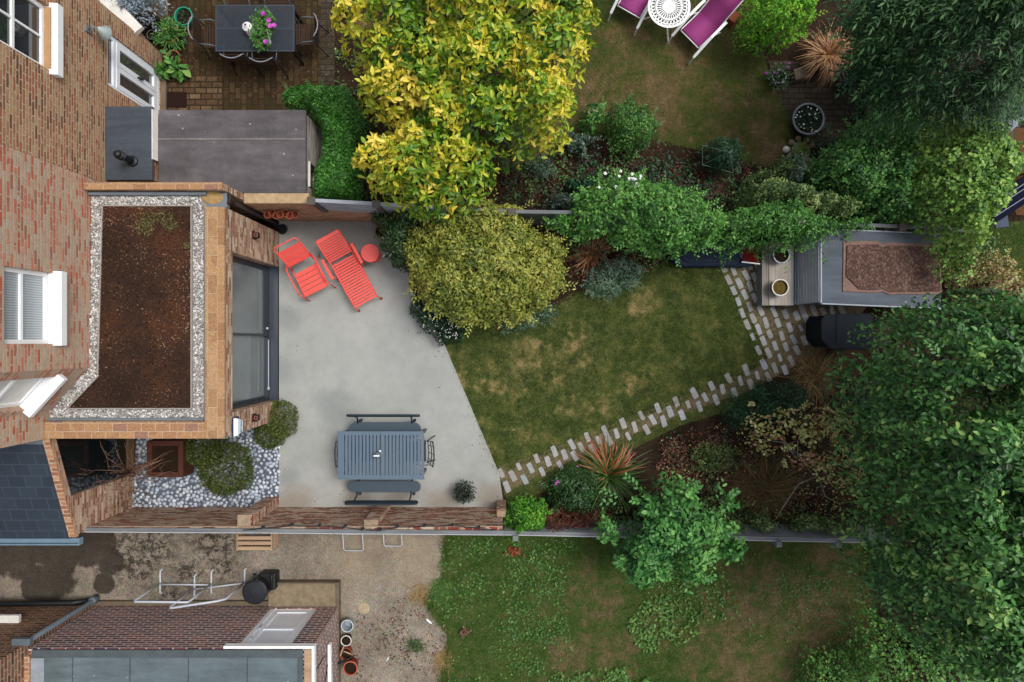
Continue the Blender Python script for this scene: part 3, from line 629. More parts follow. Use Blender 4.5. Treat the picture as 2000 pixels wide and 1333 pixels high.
def pebbles(name, polys, n, r0, r1, z, m, parent=None, holes=(), zj=.02):
    ico = [(0, 0, 1), (.72, -.53, .45), (-.28, -.85, .45), (-.89, 0, .45), (-.28, .85, .45), (.72, .53, .45), (.28, -.85, -.45), (-.72, -.53, -.45), (-.72, .53, -.45), (.28, .85, -.45), (.89, 0, -.45)]
    fs = [(0, 1, 5), (0, 2, 1), (0, 3, 2), (0, 4, 3), (0, 5, 4), (1, 10, 5), (1, 6, 10), (2, 6, 1), (2, 7, 6), (3, 7, 2), (3, 8, 7), (4, 8, 3), (4, 9, 8), (5, 9, 4), (5, 10, 9)]
    tv = np.array(ico); tf = np.array(fs); X, Y = sample(polys, n*5)
    for h in holes: k = ~inpoly(X, Y, h); X, Y = X[k], Y[k]
    cell = {}; keep = []
    rm = (r0+r1)*(.66 if r0 < .02 else .74)
    for i in range(len(X)):
        ky = (int(X[i]//rm), int(Y[i]//rm))
        if any((X[i]-X[j])**2+(Y[i]-Y[j])**2 < rm*rm for a in (-1, 0, 1) for b in (-1, 0, 1) for j in cell.get((ky[0]+a, ky[1]+b), ())): continue
        cell.setdefault(ky, []).append(i); keep.append(i)
        if len(keep) >= n: break
    X, Y = X[keep], Y[keep]; n = len(X); L = Leaves()
    a = rng.uniform(0, 6.28, n); rr = rng.uniform(r0, r1, n); el = rng.uniform(.82, 1.22, n)
    sx, sy = rr*el, rr/el; V = tv[None]*np.stack([sx, sy, rr*.62], 1)[:, None]
    V = V + rng.normal(0, .05, V.shape)*rr[:, None, None]; ca, sa = np.cos(a)[:, None], np.sin(a)[:, None]
    x = V[..., 0]*ca - V[..., 1]*sa + X[:, None]; y = V[..., 0]*sa + V[..., 1]*ca + Y[:, None]
    zz = V[..., 2] + (z + rr*.4 + rng.uniform(0, zj, n))[:, None]
    L.raw(np.stack([x, y, zz], -1).reshape(-1, 3), (tf[None] + (np.arange(n)*len(tv))[:, None, None]).reshape(-1, 3), np.repeat(rng.uniform(0, 1, n), len(tv)))
    o = L.build(name, m, parent); kind(o, 'stuff'); o.data.polygons.foreach_set('use_smooth', [True]*len(o.data.polygons)); return o
M['peb'] = leafmat('roof_pebble', ['#6c6b6b', '#a9a8a6', '#cfcecb', '#b9b7b4', '#e9e8e5', '#958b84', '#d8d6d3'], 0, .7, .3)
M['cobble'] = leafmat('blue_grey_cobble', ['#7a8494', '#a3aebd', '#bcc5d1', '#96a0af', '#d2d8e0', '#b0b9c6', '#c6ccd6', '#858d9b'], 0, .6, .3)
pebbles('gravel_border', P2([(179, 376), (392, 376), (392, 404), (400, 404), (400, 822), (96, 822), (96, 806), (168, 722), (177, 600)], RZ+.02), 9500, .013, .026, RZ, M['peb'], ex, [SED], .012)
# sliding doors
Y0, Y1 = -1.158, 1.448; XG = -4.79
f = MB(); f.bx(XG-.06, XG+.06, Y0, Y0+.05, .05, 2.2); f.bx(XG-.06, XG+.06, Y1-.05, Y1, .05, 2.2); f.bx(XG-.06, XG+.06, Y0+.05, Y1-.05, 2.12, 2.2); f.bx(XG-.08, XG+.06, Y0+.05, Y1-.05, .03, .07)
sd = f.build('sliding_door', M['anthracite'], ex)
ym = .125
for a, b, xo, low in ((ym-.03, Y1-.052, .03, .34), (Y0+.052, ym+.03, -.03, .08)):  # first leaf's tall bottom rail is shaped after a dark reflection in its glass
    f = MB(); x0, x1 = XG+xo-.025, XG+xo+.025
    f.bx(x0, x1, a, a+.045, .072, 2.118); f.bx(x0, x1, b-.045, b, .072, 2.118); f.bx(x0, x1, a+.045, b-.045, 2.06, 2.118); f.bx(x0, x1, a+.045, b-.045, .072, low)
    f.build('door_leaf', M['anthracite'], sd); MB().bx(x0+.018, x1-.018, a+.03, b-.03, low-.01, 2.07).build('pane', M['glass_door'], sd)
f = MB(); f.tube([(XG+.07, Y0+.25, .1), (XG+.07, ym-.1, .1)], .008); f.box(XG+.075, Y0+.24, .1, .03, .05, .04); f.box(XG+.085, ym+.12, .2, .03, .04, .05); f.build('handle', M['steel'], sd)
MB().bx(-4.725, -4.555, Y0+.004, Y1-.004, .031, .05).build('threshold', M['anthra2'], ex)
# wall lights and alarm box
for py, lab in ((460, 'small square dark wall light on the brick beside the red armchair'), (816, 'small square dark wall light on the brick pier next to the clipped shrub')):
    z = 1.33; q = W(488, py, z); t = thing('wall_light', lab, 'wall light', (XF+.01, q[1], z))
    f = MB(); f.bx(XF+.001, XF+.03, q[1]-.07, q[1]+.07, z-.08, z+.08); f.build('backplate', plain('rust_red_light_plate', '#3c1712', .5, .4, .1, 8), t, bevel=.004)
    f = MB(); f.bx(XF+.03, XF+.10, q[1]-.05, q[1]+.05, z-.06, z+.05); f.build('lamp_body', M['black'], t, bevel=.006)
    f = MB(); f.tube([(XF+.065+.028*math.cos(a), q[1]+.028*math.sin(a), z+.052) for a in np.linspace(0, 6.283, 14)[:-1]], .006, 5, closed=True); f.build('trim_ring', M['terra_hi'], t)
z = 2.12; q = W(449, 833, z); ab = thing('alarm_box', 'white alarm box with a dark blue back fixed on the extension corner', 'alarm box', (XF+.01, q[1], z))
MB().bx(XF+.001, XF+.03, q[1]-.155, q[1]+.155, z-.1, z+.14).build('backplate', plain('alarm_box_blue', '#16264a', .4, .5, .05, 4), ab, bevel=.004)
f = MB(); f.add([(XF+.03, q[1]-.15, z+.13), (XF+.03, q[1]+.15, z+.13), (XF+.03, q[1]+.1, z-.1), (XF+.03, q[1]-.1, z-.1), (XF+.095, q[1]-.14, z+.12), (XF+.095, q[1]+.14, z+.12), (XF+.10, q[1]+.09, z-.09), (XF+.10, q[1]-.09, z-.09)],
    [(4, 7, 6, 5), (0, 4, 5, 1), (1, 5, 6, 2), (2, 6, 7, 3), (3, 7, 4, 0)]); f.build('cover', M['upvc'], ab, bevel=.01)
tc = bpy.data.curves.new('lettering', 'FONT'); tc.body = 'Oneca'; tc.size = .075; tc.align_x = 'CENTER'; tc.align_y = 'CENTER'; tc.extrude = .002
to = bpy.data.objects.new('lettering_src', tc); COL.objects.link(to); bpy.context.view_layer.update()
tm_ = bpy.data.meshes.new_from_object(to.evaluated_get(bpy.context.evaluated_depsgraph_get())); bpy.data.objects.remove(to)
le = bpy.data.objects.new('lettering', tm_); COL.objects.link(le); tm_.materials.clear(); tm_.materials.append(plain('alarm_teal_lettering', '#1f6d7a', .5, .3, .02, 3).m)
le.parent = ab; le.location = (.095, 0, .01); le.rotation_euler = (R(90), 0, R(90))

# slate roofed outrigger at the lower left
so_ = thing('slate_outrigger', 'lean to brick outrigger with blue grey slate roof and pale blue gutter', 'outbuilding', (-9, -2.4, 0))
XG2 = -7.39; ya, yb = -1.552, -3.29
zr = lambda y: 2.44 + (y-ya)*(2.44-1.78)/(ya-yb)
mb = MB()
zz = lambda x, y: zr(y)-.06
mb.prism([(XG2-.25, -2.6), (XG2, -2.6), (XG2, yb), (XG2-.25, yb)], 0, zz); mb.prism([(XG2-.25, ya), (XG2, ya), (XG2, -2.6), (XG2-.25, -2.6)], 0, .12)
mb.prism([(XG2-.25, ya), (XG2, ya), (XG2, -2.6), (XG2-.25, -2.6)], lambda x, y: zr(y)-.16, zz)
mb.bx(-12, XG2-.25, yb, yb+.25, 0, 1.7); mb.build('wall', M['brick_ext'], so_)
MB().prism([(-12, ya), (XG2-.1, ya), (XG2-.1, yb-.06), (-12, yb-.06)], lambda x, y: zr(y)-.055, lambda x, y: zr(y)+.01).build('roof', M['slate'], so_)
MB().prism([(XG2-.1, ya), (XG2+.015, ya), (XG2+.015, yb-.03), (XG2-.1, yb-.03)], lambda x, y: zr(y)-.058, lambda x, y: zr(y)+.02).build('verge', M['brick_up'], so_)
MB().prism([(XG2-.09, ya-.02), (XG2-.05, ya-.02), (XG2-.05, -2.58), (XG2-.09, -2.58)], .12, lambda x, y: zr(y)-.17).build('window', M['glass_dark'], so_)
MB().bx(XG2-.12, XG2+.1, -2.62, ya-.01, .12, .17).build('sill', M['ledge'], so_)
mb = MB(); gz = 1.72; mb.bx(-12, XG2+.03, yb-.16, yb-.06, gz-.08, gz-.06); mb.bx(-12, XG2+.03, yb-.18, yb-.16, gz-.08, gz+.02); mb.bx(-12, XG2+.03, yb-.075, yb-.06, gz-.08, gz+.03); mb.bx(XG2+.03, XG2+.045, yb-.18, yb-.06, gz-.08, gz+.03)
mb.build('gutter', M['gutter'], so_)
MB().prism([(-8.1, ya+.002), (XG2-.105, ya+.002), (XG2-.105, ya-.1), (-8.1, ya-.1)], lambda x, y: zr(y)+.011, lambda x, y: zr(y)+.02).build('flashing', M['lead'], so_)

# neighbour's flat roofed porch and outbuilding
po = thing('flat_roof_porch', 'small dark grey flat roofed porch with a vent pipe against the brown brick house', 'porch', (-6.45, 3.35, 0))
px0, px1 = X2+.002, W(297, 0, 1.88)[0]; py0, py1 = W(0, 352, 1.88)[1], W(0, 208, 1.88)[1]
mb = MB(); mb.bx(px0, px1-.03, py0+.02, py1-.03, 0, 1.80); mb.build('wall', M['brick_brown'], po)
MB().bx(px0, px1, py0, py1, 1.80, 1.88).build('roof', M['felt_slate'], po, bevel=.012)
mb = MB(); mb.add([(px1+.012, py1-.05, 1.89), (px1+.03, py1-.05, 1.74), (px1+.012, py0+.35, 1.885), (px1+.03, py0+.35, 1.74), (px1-.004, py1-.05, 1.89), (px1-.004, py0+.35, 1.885)], [(0, 1, 3, 2), (4, 0, 2, 5)]); mb.build('flashing', M['white_dirty'], po)
q = W(258, 315, 1.9); mb = MB(); mb.lathe(q[0], q[1], [(.095, 1.882), (.09, 1.91), (.055, 1.93), (.055, 2.2), (.075, 2.2), (.075, 2.215), (.055, 2.225), (.075, 2.24), (.075, 2.255), (.055, 2.265), (.075, 2.28), (.075, 2.295), (.055, 2.31), (.05, 2.36), (0, 2.38)], 16); mb.build('vent_pipe', M['black'], po)
ou = thing('brick_outbuilding', 'long low outbuilding with brown grey felt roof and a whitewashed brick end', 'outbuilding', (-5, 3.4, 0))
ox1 = W(597, 0, 1.74)[0]; oy0, oy1 = 2.51, W(0, 215, 1.74)[1]; ox0 = px1+.035
mb = MB(); wy2 = W(0, 300, 1.0)[1]
wall(mb, (ox1-.03, oy1-.03), (0, -1), (1, 0), oy1-.03-2.375, .22, 0, 1.66, [(oy1-.03-3.12, oy1-.03-2.68, .75, 1.45)])
mb.bx(ox0, ox1-.25, oy1-.25, oy1-.03, 0, 1.66); mb.bx(XF+.005, ox1-.25, 2.375, 2.5, 0, 1.66)
W_ = G('flaking_whitewash', rough=.95, spec=.1); nz = W_.noise(W_.vm('MULTIPLY', W_.pos, (1, 1, 5)), 3.2, 6, .75)
W_.color(W_.ramp(nz, [(.34, '#7a5444'), (.44, '#a0968e'), (.56, '#c4beb6')])); W_.bump(nz, .6, .01)
mb.build('wall', W_, ou)
mb = MB(); mb.bx(ox0, ox1, oy0, oy1, 1.66, 1.74); mb.build('roof', M['felt_brown'], ou, bevel=.008)
ys = W(0, 272, 1.74)[1]; MB().bx(ox0, ox1-.01, ys-.012, ys+.012, 1.74, 1.748).build('felt_seam', felt('worn_seam', '#77716f', .3), ou)
f = MB(); f.ob((ox1-.03, oy1-.03), (0, -1), (1, 0), oy1-.03-3.12, oy1-.03-2.68, -.03, .03, 1.45, 1.49); fr = f.build('window_frame', M['white_dirty'], ou)
MB().ob((ox1-.03, oy1-.03), (0, -1), (1, 0), oy1-.03-3.12, oy1-.03-2.68, -.2, -.14, .75, 1.45).build('pane', M['glass_dark'], fr)

# boundary wall beside the upper edge of the patio, and its fence
bw = thing('brick_boundary_wall', 'orange brown brick wall along the upper edge of the concrete patio', 'garden wall', (-3.6, 2.4, 0))
XA, XB = XF+.01, W(606, 0, 1.7)[0]; XC = -2.0
mb = MB(); mb.bx(XA, XB, 2.335, 2.372, 0, 1.62); mb.prism([(XB, 2.335), (XC, 2.30), (XC, 2.42), (XB, 2.46)], 0, 1.05); mb.build('wall', M['brick_up'], bw)
MB().bx(XA, XB, 2.325, 2.5, 1.76, 1.80).build('mortar_cap', plain('buff_mortar', '#ac9474', .95, .1, .3, 9, .5, coord='pos'), bw, bevel=.015)
MB().bx(XA, XB+.004, 2.335, 2.5, 1.62, 1.76).build('coping', M['brick_up'], bw)
fe = thing('timber_fence', 'grey boarded fence along the upper side of our garden', 'fence', (1.0, 2.2, 0))
fx = [(608, 393), (735, 400), (870, 408), (1000, 415), (1130, 417), (1270, 425), (1420, 430), (1560, 437), (1763, 444), (1900, 452)]
for i in range(len(fx)-1):
    zt = 1.88 if i < 2 else (1.62 if i < 5 else 1.2)
    a = W(*fx[i], zt); b = W(*fx[i+1], zt); l = math.hypot(b[0]-a[0], b[1]-a[1]); d = ((b[0]-a[0])/l, (b[1]-a[1])/l); n = (d[1], -d[0]); zb_ = 1.052 if i < 1 else .1
    f = MB(); nb = 6; hh = (zt-.03-zb_)/nb
    for k in range(nb): f.ob(a, d, n, .05, l-.05, -.02+.003*(k % 2), .0+.006*(k % 2), zb_+k*hh+.006, zb_+(k+1)*hh)
    f.ob(a, d, n, .05, l-.05, -.045, .015, zt-.03, zt); f.build('fence_panel', M['fence_blue'] if i < 2 else M['fence_grey'], fe)
for i, p in enumerate(fx):
    zt = 1.93 if i < 3 else (1.68 if i < 6 else 1.24); a = W(p[0], p[1], zt); f = MB(); zp = 1.06 if i < 2 else 0; f.box(a[0], a[1]+(.02 if i < 2 else 0), (zt+zp)/2, .1, .1, zt-zp); f.box(a[0], a[1], zt+.015, .13, .13, .03); f.build('post', M['post'], fe)

# lower patio wall with piers, its coping and the fence beyond
lw = thing('brick_garden_wall', 'weathered red brick garden wall with buttress piers along the bottom of the patio', 'garden wall', (-3.7, -3.3, 0))
mb = MB(); mb.bx(XG2+.005, W(983, 0, 0)[0], -3.33, -3.235, 0, 1.4); mb.build('wall', M['brick_old'], lw)
for x0, x1, pr, zt in ((-4.80, -4.54, .2, 1.42), (-2.60, -2.34, .1, 1.38), (-.29, -.11, .14, .8)):
    mb = MB(); mb.bx(x0, x1, -3.234, -3.234+pr, 0, zt); mb.build('pier', M['brick_old'], lw, bevel=.012)
    MB().bx(x0+.012, x1-.012, -3.23, -3.234+pr-.012, zt, zt+.03).build('pier_cap', plain('crumbling_mortar_cap', '#94826c', .95, .1, .3, 12, .6), lw, bevel=.012)
lf = thing('timber_fence', 'low grey timber fence with pale capping along the lower side of our garden', 'fence', (0, -3.4, 0))
fx = [(148, 1035), (300, 1036), (500, 1037), (735, 1039), (985, 1041), (1240, 1046), (1520, 1053), (1640, 1055), (1760, 1058)]
for i in range(len(fx)-1):
    zt = 1.5 if i < 4 else .95; a = W(*fx[i], zt); b = W(*fx[i+1], zt); l = math.hypot(b[0]-a[0], b[1]-a[1]); d = ((b[0]-a[0])/l, (b[1]-a[1])/l); n = (-d[1], d[0])
    f = MB(); f.ob(a, d, n, 0.003, l-.003, -.005, .02, .02 if i > 3 else 1.42, zt-.03); f.build('fence_panel', M['fence_blue'], lf)
    f = MB(); f.ob(a, d, n, 0, l-.004, -.03, .035, zt-.03, zt); f.build('capping', M['fence_grey'], lf, bevel=.004)
    f = MB(); f.ob(a, d, n, 0, l-.004, -.045, -.031, zt-.05, zt+.004); f.build('trim', plain('pale_capping_edge', '#a9abb0', .7, .2, .1, 6), lf)
for p in ((1007, 1041), (1240, 1046), (1520, 1053), (1636, 1055)):
    a = W(p[0], p[1]+3, .95); f = MB(); f.box(a[0], a[1]-.06, .5, .1, .1, 1.0); f.build('post', M['fence_grey'], lf)
# string lights along it
zl = 1.56; sg = thing('string_lights', 'dark festoon light cable strung along the top of the brick garden wall', 'string lights', W(720, 1032, zl))
bl = [(474, 1036), (511, 1032), (568, 1027), (622, 1028), (672, 1030), (707, 1035), (742, 1036), (775, 1030), (829, 1028), (883, 1027), (935, 1032), (975, 1036)]
pts = []
for i in range(len(bl)-1):
    a = W(*bl[i], zl); b = W(*bl[i+1], zl)
    for k in range(5): t = k/5; pts.append((a[0]+(b[0]-a[0])*t, a[1]+(b[1]-a[1])*t-.012*math.sin(t*3.14), zl-.03*math.sin(t*3.14)))
MB().tube(pts, .011, 5).build('cable', M['black'], sg)
for p in bl[1:-1]:
    a = W(*p, zl); MB().lathe(a[0], a[1], [(.0, zl-.11), (.028, zl-.09), (.03, zl-.05), (.018, zl-.02), (.018, zl+.01), (0, zl+.015)], 10).build('bulb', M['navy3'], sg, smooth=True)

# neighbours at the bottom left
h3 = thing('brick_house', 'dark brown brick house with grey drainpipe at the bottom left of the picture', 'house', (-10, -6, 0), 'brick terraced houses')
YH = -5.06; mb = MB(); wall(mb, (-8.12, YH), (-1, 0), (0, 1), 4.2, .3, 0, 4.2); mb.bx(-8.42, -8.12, -9, YH-.3, 0, 4.2); mb.build('wall', M['brick_dark'], h3)
f = MB(); f.bx(-9.9, W(36, 0, 1.1)[0], YH, YH+.14, 1.02, 1.1); f.build('sill', M['white_dirty'], h3, bevel=.01)
f = MB(); f.tube([(-8.06, YH+.06, 2.0), (-8.06, YH+.06, .22), (-8.06, YH+.12, .1)], .045, 10); f.build('drainpipe', M['greyframe'], h3, smooth=True)
f = MB(); f.tube([(-12, YH+.06, .42), (-8.4, YH+.06, .3), (-8.1, YH+.06, .16)], .055, 10); f.build('waste_pipe', M['black'], h3, smooth=True)
f = MB(); f.lathe(-8.06, YH+.07, [(.06, .1), (.075, .16), (.075, .24), (.05, .26), (0, .26)], 12); f.build('pipe_shoe', M['greyframe'], h3)
f = MB(); f.bx(-8.3, -8.0, YH+.003, YH+.12, 1.94, 2.02); f.build('hopper', M['greyframe'], h3, bevel=.01)
an = thing('flat_roof_annexe', 'purple red brick annexe with a pale grey flat roof and white door at the bottom', 'annexe', (-5.7, -6.2, 0))
YA = -5.14; XA0, XA1 = -8.10, -3.36; AZ = 1.92
mb = MB(); wall(mb, (XA0, YA), (1, 0), (0, 1), XA1-XA0, .25, 0, AZ-.05, [(3.46, 4.36, .18, 1.9)])
wall(mb, (XA1, YA-.25), (0, -1), (1, 0), 3.5, .25, 0, AZ-.05); mb.build('wall', M['brick_purple'], an)
ry = W(0, 1283, AZ)[1]; rx0, rx1 = W(64, 0, AZ)[0], W(588, 0, AZ)[0]
MB().bx(rx0, rx1, -9, YA-.06, AZ-.05, AZ).build('roof', M['felt_green'], an)
mb = MB(); mb.bx(rx0, rx1+.04, YA-.14, YA-.01, AZ, AZ+.04); mb.bx(rx1-.04, rx1+.04, -9, YA-.14, AZ, AZ+.04); mb.build('kerb_upstand', plain('worn_felt_upstand', '#4d5558', .85, .2, .25, 6, coord='pos'), an, bevel=.012)
for x in (142, 254, 368, 483):
    X = W(x, 0, AZ)[0]; MB().bx(X-.008, X+.008, -9, YA-.15, AZ, AZ+.006).build('felt_seam', M['felt_slate'], an)
mb = MB(); mb.bx(rx0-.02, rx0+.2, -9, YA-.15, AZ+.001, AZ+.03); mb.build('flashing', plain('bright_lead_flashing', '#8e959d', .45, .5, .3, 3, coord='pos'), an, bevel=.008)
mb = MB(); mb.bx(-8.117, rx0-.021, -9, YA-.1, AZ-.05, AZ+.05); mb.build('parapet', M['brick_up'], an)
x0 = W(437, 0, AZ)[0]; mb = MB(); mb.bx(x0, XA1+.06, YA+.002, YA+.045, AZ-.1, AZ+.02); mb.bx(XA1+.015, XA1+.06, -9, YA+.002, AZ-.1, AZ+.02); mb.build('fascia', M['white'], an, bevel=.004)
mb = MB(); mb.bx(rx1+.05, XA1+.012, -9, YA-.02, AZ-.05, AZ-.01); mb.build('soffit_board', M['crate'], an)
# white door with two panels
DX0, DX1 = XA0+3.46, XA0+4.36; f = MB(); f.bx(DX0, DX0+.07, YA-0.102, YA-0.022, .18, 1.9); f.bx(DX1-.07, DX1, YA-0.102, YA-0.022, .18, 1.9); f.bx(DX0+.07, DX1-.07, YA-0.102, YA-0.022, 1.83, 1.9)
dr = f.build('door', M['upvc'], an); f = MB(); a, b = DX0+.072, DX1-.072
for z0, z1 in ((.19, .3), (.98, 1.06), (1.74, 1.828)): f.bx(a+.1, b-.1, YA-0.082, YA-0.037, z0, z1)
f.bx(a, a+.1, YA-0.082, YA-0.037, .19, 1.828); f.bx(b-.1, b, YA-0.082, YA-0.037, .19, 1.828); f.build('door_leaf', M['upvc'], dr)
f = MB(); f.bx(a+.09, b-.09, YA-0.072, YA-0.057, .28, .99); f.bx(a+.09, b-.09, YA-0.072, YA-0.057, 1.05, 1.75); f.build('door_panel', plain('frosted_door_panel', '#e2e7ef', .3, .5, .05, 3), dr)
f = MB(); f.bx(DX0+.1, DX0+.13, YA-0.035, YA-0.002, .95, 1.1); f.bx(DX0+.1, DX0+.13, YA-0.035, YA-0.002, 1.45, 1.52); f.build('handle', M['steel'], dr)
f = MB(); f.tube([(XA1+.02, YA-.5, 1.9), (XA1+.03, YA-.45, 1.3), (XA1+.03, YA-.6, .9), (XA1+.03, YA-.95, 1.2), (XA1+.02, YA-1.0, 1.7)], .008, 5); f.build('loose_cable', M['black'], an)
f = MB(); f.prism([W(640, 1260, 1.0)[:2], W(645, 1260, 1.0)[:2], W(648, 1400, 1.0)[:2], W(640, 1400, 1.0)[:2]], .9, 1.0); f.build('sill', M['white'], an)
st = thing('concrete_step', 'rough rectangular concrete step with raised kerb beside the black barrow bin', 'step', (-4.0, -4.9, 0))
x0, x1 = W(528, 0)[0], W(666, 0)[0]; y0, y1 = YA+.003, W(0, 1137, .15)[1]
MB().bx(x0, x1-.06, y0, y1-.03, 0, .15).build('tread', M['step'], st, bevel=.02)
f = MB(); f.bx(x0, x1, y1-.028, y1, 0, .19); f.bx(x1-.058, x1, -9, y1-.029, 0, .17); f.build('kerb', M['kerb'], st, bevel=.008)
kind(MB().bx(-8.1, x0-.003, YA+.003, YA+.09, 0, .1).build('kerb_strip', M['kerb'], None, bevel=.01), 'structure')

# ------------------------------------------------------------------ furniture on the patio
def rounded(cx, cy, lx, ly, seg=8):                 # stadium outline
    r = ly/2; pts = []
    for sx, a0 in ((1, -90), (-1, 90)):
        for k in range(seg+1):
            a = R(a0 + 180*k/seg); pts.append((cx + sx*(lx/2-r) + r*math.cos(a), cy + r*math.sin(a)))
    return pts
# low coral armchair
def rot_to(fx, fy): return math.atan2(-fx, fy)
ch = thing('garden_armchair', 'low coral red slatted metal armchair facing the dining table', 'armchair')
f = MB()
for k in range(5):
    y = -.42 + k*.098; z = .34+.012*k; f.box(0, y+.042, z, .45, .083, .012)
f.build('seat', M['red'], ch, bevel=.004)
f = MB()
for k in range(3):
    t = .14 + k*.25; y0 = -.52 - t*.34; z0 = .38 + t*.46
    vs = []
    for (t2) in (t, t+.215):
        y = -.52 - t2*.34; z = .38 + t2*.46
        vs += [(-.225, y, z), (.225, y, z)]
    f.add([v for v in vs] + [(x, y+.006, z-.012) for x, y, z in vs], [(0, 1, 3, 2), (4, 6, 7, 5), (0, 4, 5, 1), (2, 3, 7, 6), (0, 2, 6, 4), (1, 5, 7, 3)])
f.build('backrest', M['red'], ch)
f = MB(); top = [(-.235, -.50, .35), (-.235, -.62, .52), (-.235, -.86, .84), (-.20, -.89, .875), (.20, -.89, .875), (.235, -.86, .84), (.235, -.62, .52), (.235, -.50, .35)]
f.tube(top, .013, 8); f.tube([(-.235, -.5, .35), (-.235, -.42, .335), (-.235, .07, .395)], .012, 8); f.tube([(.235, -.5, .35), (.235, -.42, .335), (.235, .07, .395)], .012, 8); f.tube([(-.235, .06, .385), (.235, .06, .385)], .01, 8)
f.build('frame', M['red'], ch, smooth=True)
for sx in (-1, 1):
    f = MB(); f.tube([(sx*.25, -.60, .50), (sx*.285, -.5, .545), (sx*.29, -.2, .54), (sx*.285, .0, .52)], .015, 8); f.build('armrest', M['red'], ch, smooth=True)
    f = MB(); f.tube([(sx*.285, .0, .52), (sx*.28, .10, .0)], .012, 8); f.build('leg', M['red'], ch, smooth=True)
    f = MB(); f.tube([(sx*.24, -.44, .33), (sx*.30, -.62, .0)], .012, 8); f.build('leg', M['red'], ch, smooth=True)
q = W(616, 564, .38); ch.location = (q[0], q[1], .03); ch.rotation_euler = (0, 0, rot_to(.46, -.888))
# coral sun lounger
lo = thing('sun_lounger', 'long coral red slatted sun lounger with raised back beside the round red table', 'sun lounger')
def slat(y0, y1, z0, z1, w=.23, t=.014): 
    return ([(-w, y0, z0), (w, y0, z0), (w, y1, z1), (-w, y1, z1), (-w, y0, z0-t), (w, y0, z0-t), (w, y1, z1-t), (-w, y1, z1-t)], [(0, 1, 2, 3), (7, 6, 5, 4), (0, 4, 5, 1), (1, 5, 6, 2), (2, 6, 7, 3), (3, 7, 4, 0)])
f = MB(); n = 17
for k in range(n):
    y = .01+k*.0545; zc = lambda y: .335 + .03*math.sin(max(0, y)/.94*math.pi) - .02*(y > .8)*(y-.8)/.14
    f.add(*slat(y, y+.038, zc(y), zc(y+.038)))
f.build('seat', M['red'], lo)
f = MB(); bz = lambda s: (-.035-s*.44, .35 + s*.24 + .03*math.sin(s*math.pi))
for k in range(9):
    s0, s1 = .04+k*.092, .04+k*.092+.062; a, b = bz(s0), bz(s1); f.add(*slat(b[0], a[0], b[1], a[1]))
a, b = bz(.87), bz(1.02); f.add(*slat(b[0], a[0], b[1], a[1])); f.build('backrest', M['red'], lo)
f = MB()
for sx in (-1, 1):
    f.tube([(sx*.236, *bz(1.0)), (sx*.236, *bz(.5)), (sx*.236, -.02, .335), (sx*.236, .3, .35), (sx*.236, .6, .35), (sx*.236, .94, .32)], .013, 7)
    f.tube([(sx*.225, -.3, .14), (sx*.225, .8, .2)], .012, 7)
f.build('frame', M['red'], lo, smooth=True)
for sx in (-1, 1):
    f = MB(); f.box(sx*.315, .06, .49, .055, .42, .018); f.build('armrest', M['red'], lo, bevel=.005)
    f = MB(); f.tube([(sx*.31, .2, .48), (sx*.3, .26, .03), ], .012, 7); f.build('leg', M['red'], lo, smooth=True)
    f = MB(); f.tube([(sx*.31, -.1, .48), (sx*.29, -.22, .0)], .012, 7); f.build('leg', M['red'], lo, smooth=True)
    f = MB(); f.tube([(sx*.236, .92, .32), (sx*.243, .945, .16), (sx*.246, .95, .0)], .014, 7); f.build('leg', M['red'], lo, smooth=True)
    f = MB(); f.lathe(sx*.248, .955, [(.022, 0), (.026, .01), (.026, .03), (.02, .04), (0, .042)], 10); f.build('foot', M['terra'], lo)
q = W(670, 508, .33); lo.location = (q[0], q[1], .03); lo.rotation_euler = (0, 0, rot_to(.482, -.876))
q = W(723, 494.8, .42); t = thing('side_table', 'small round coral red table by the sun lounger', 'side table', (q[0], q[1], .03))
f = MB(); f.lathe(q[0], q[1], [(.168, .405), (.174, .41), (.174, .43), (.166, .437), (0, .437)], 40); f.build('tabletop', M['redhi'], t)
f = MB(); f.lathe(q[0], q[1], [(.03, .04), (.03, .404)], 14); f.build('leg', M['red'], t, smooth=True)
f = MB(); f.lathe(q[0], q[1], [(.13, .031), (.13, .04), (.03, .045)], 24); f.build('base', M['red'], t)
# slatted dining table
x0, y1, _ = W(660, 843, .74); x1, y0, _ = W(828, 937, .74); cx, cy = (x0+x1)/2, (y0+y1)/2
t = thing('dining_table', 'slate blue slatted metal dining table with two benches pushed against it', 'table', (cx, cy, .03))
f = MB(); xs = [x0+.115+.0655*k for k in range(11)] + [cx+.068+.0655*k for k in range(11)]
gap = .017; ye, yf = y0+.085, y1-.07
edges = [x0] + [q for x in xs for q in (x, x+gap)] + [x1]
f.bx(x0, x1, y0, ye, .712, .74); f.bx(x0, x1, yf, y1, .712, .74)
for i in range(0, len(edges), 2): f.bx(edges[i], edges[i+1], ye, yf, .712, .74)
f.build('tabletop', M['navy'], t)
MB().bx(cx-.004, cx+.004, y0+.01, y1-.01, .7401, .7415).build('centre_seam', M['navy2'], t)
f = MB(); f.bx(x0+.05, x1-.05, y0+.04, y0+.075, .65, .711); f.bx(x0+.05, x1-.05, y1-.065, y1-.03, .65, .711); f.build('apron', M['navy2'], t)
for sx, sy in ((x0+.06, y0+.06), (x1-.06, y0+.06), (x0+.06, y1-.06), (x1-.06, y1-.06)):
    f = MB(); f.box(sx, sy, .345, .05, .05, .63); f.build('leg', M['navy2'], t, bevel=.006)
b0 = W(743, 886, .745); t = thing('table_lamp', 'small steel table lamp with a pale bar shaped top on the slate blue table', 'table lamp', (b0[0], b0[1], .742))
f = MB(); f.lathe(b0[0], b0[1], [(.05, .742), (.052, .752), (.03, .76), (.018, .765), (.018, .95), (.0, .955)], 18); f.build('stem', M['lead'], t, smooth=True)
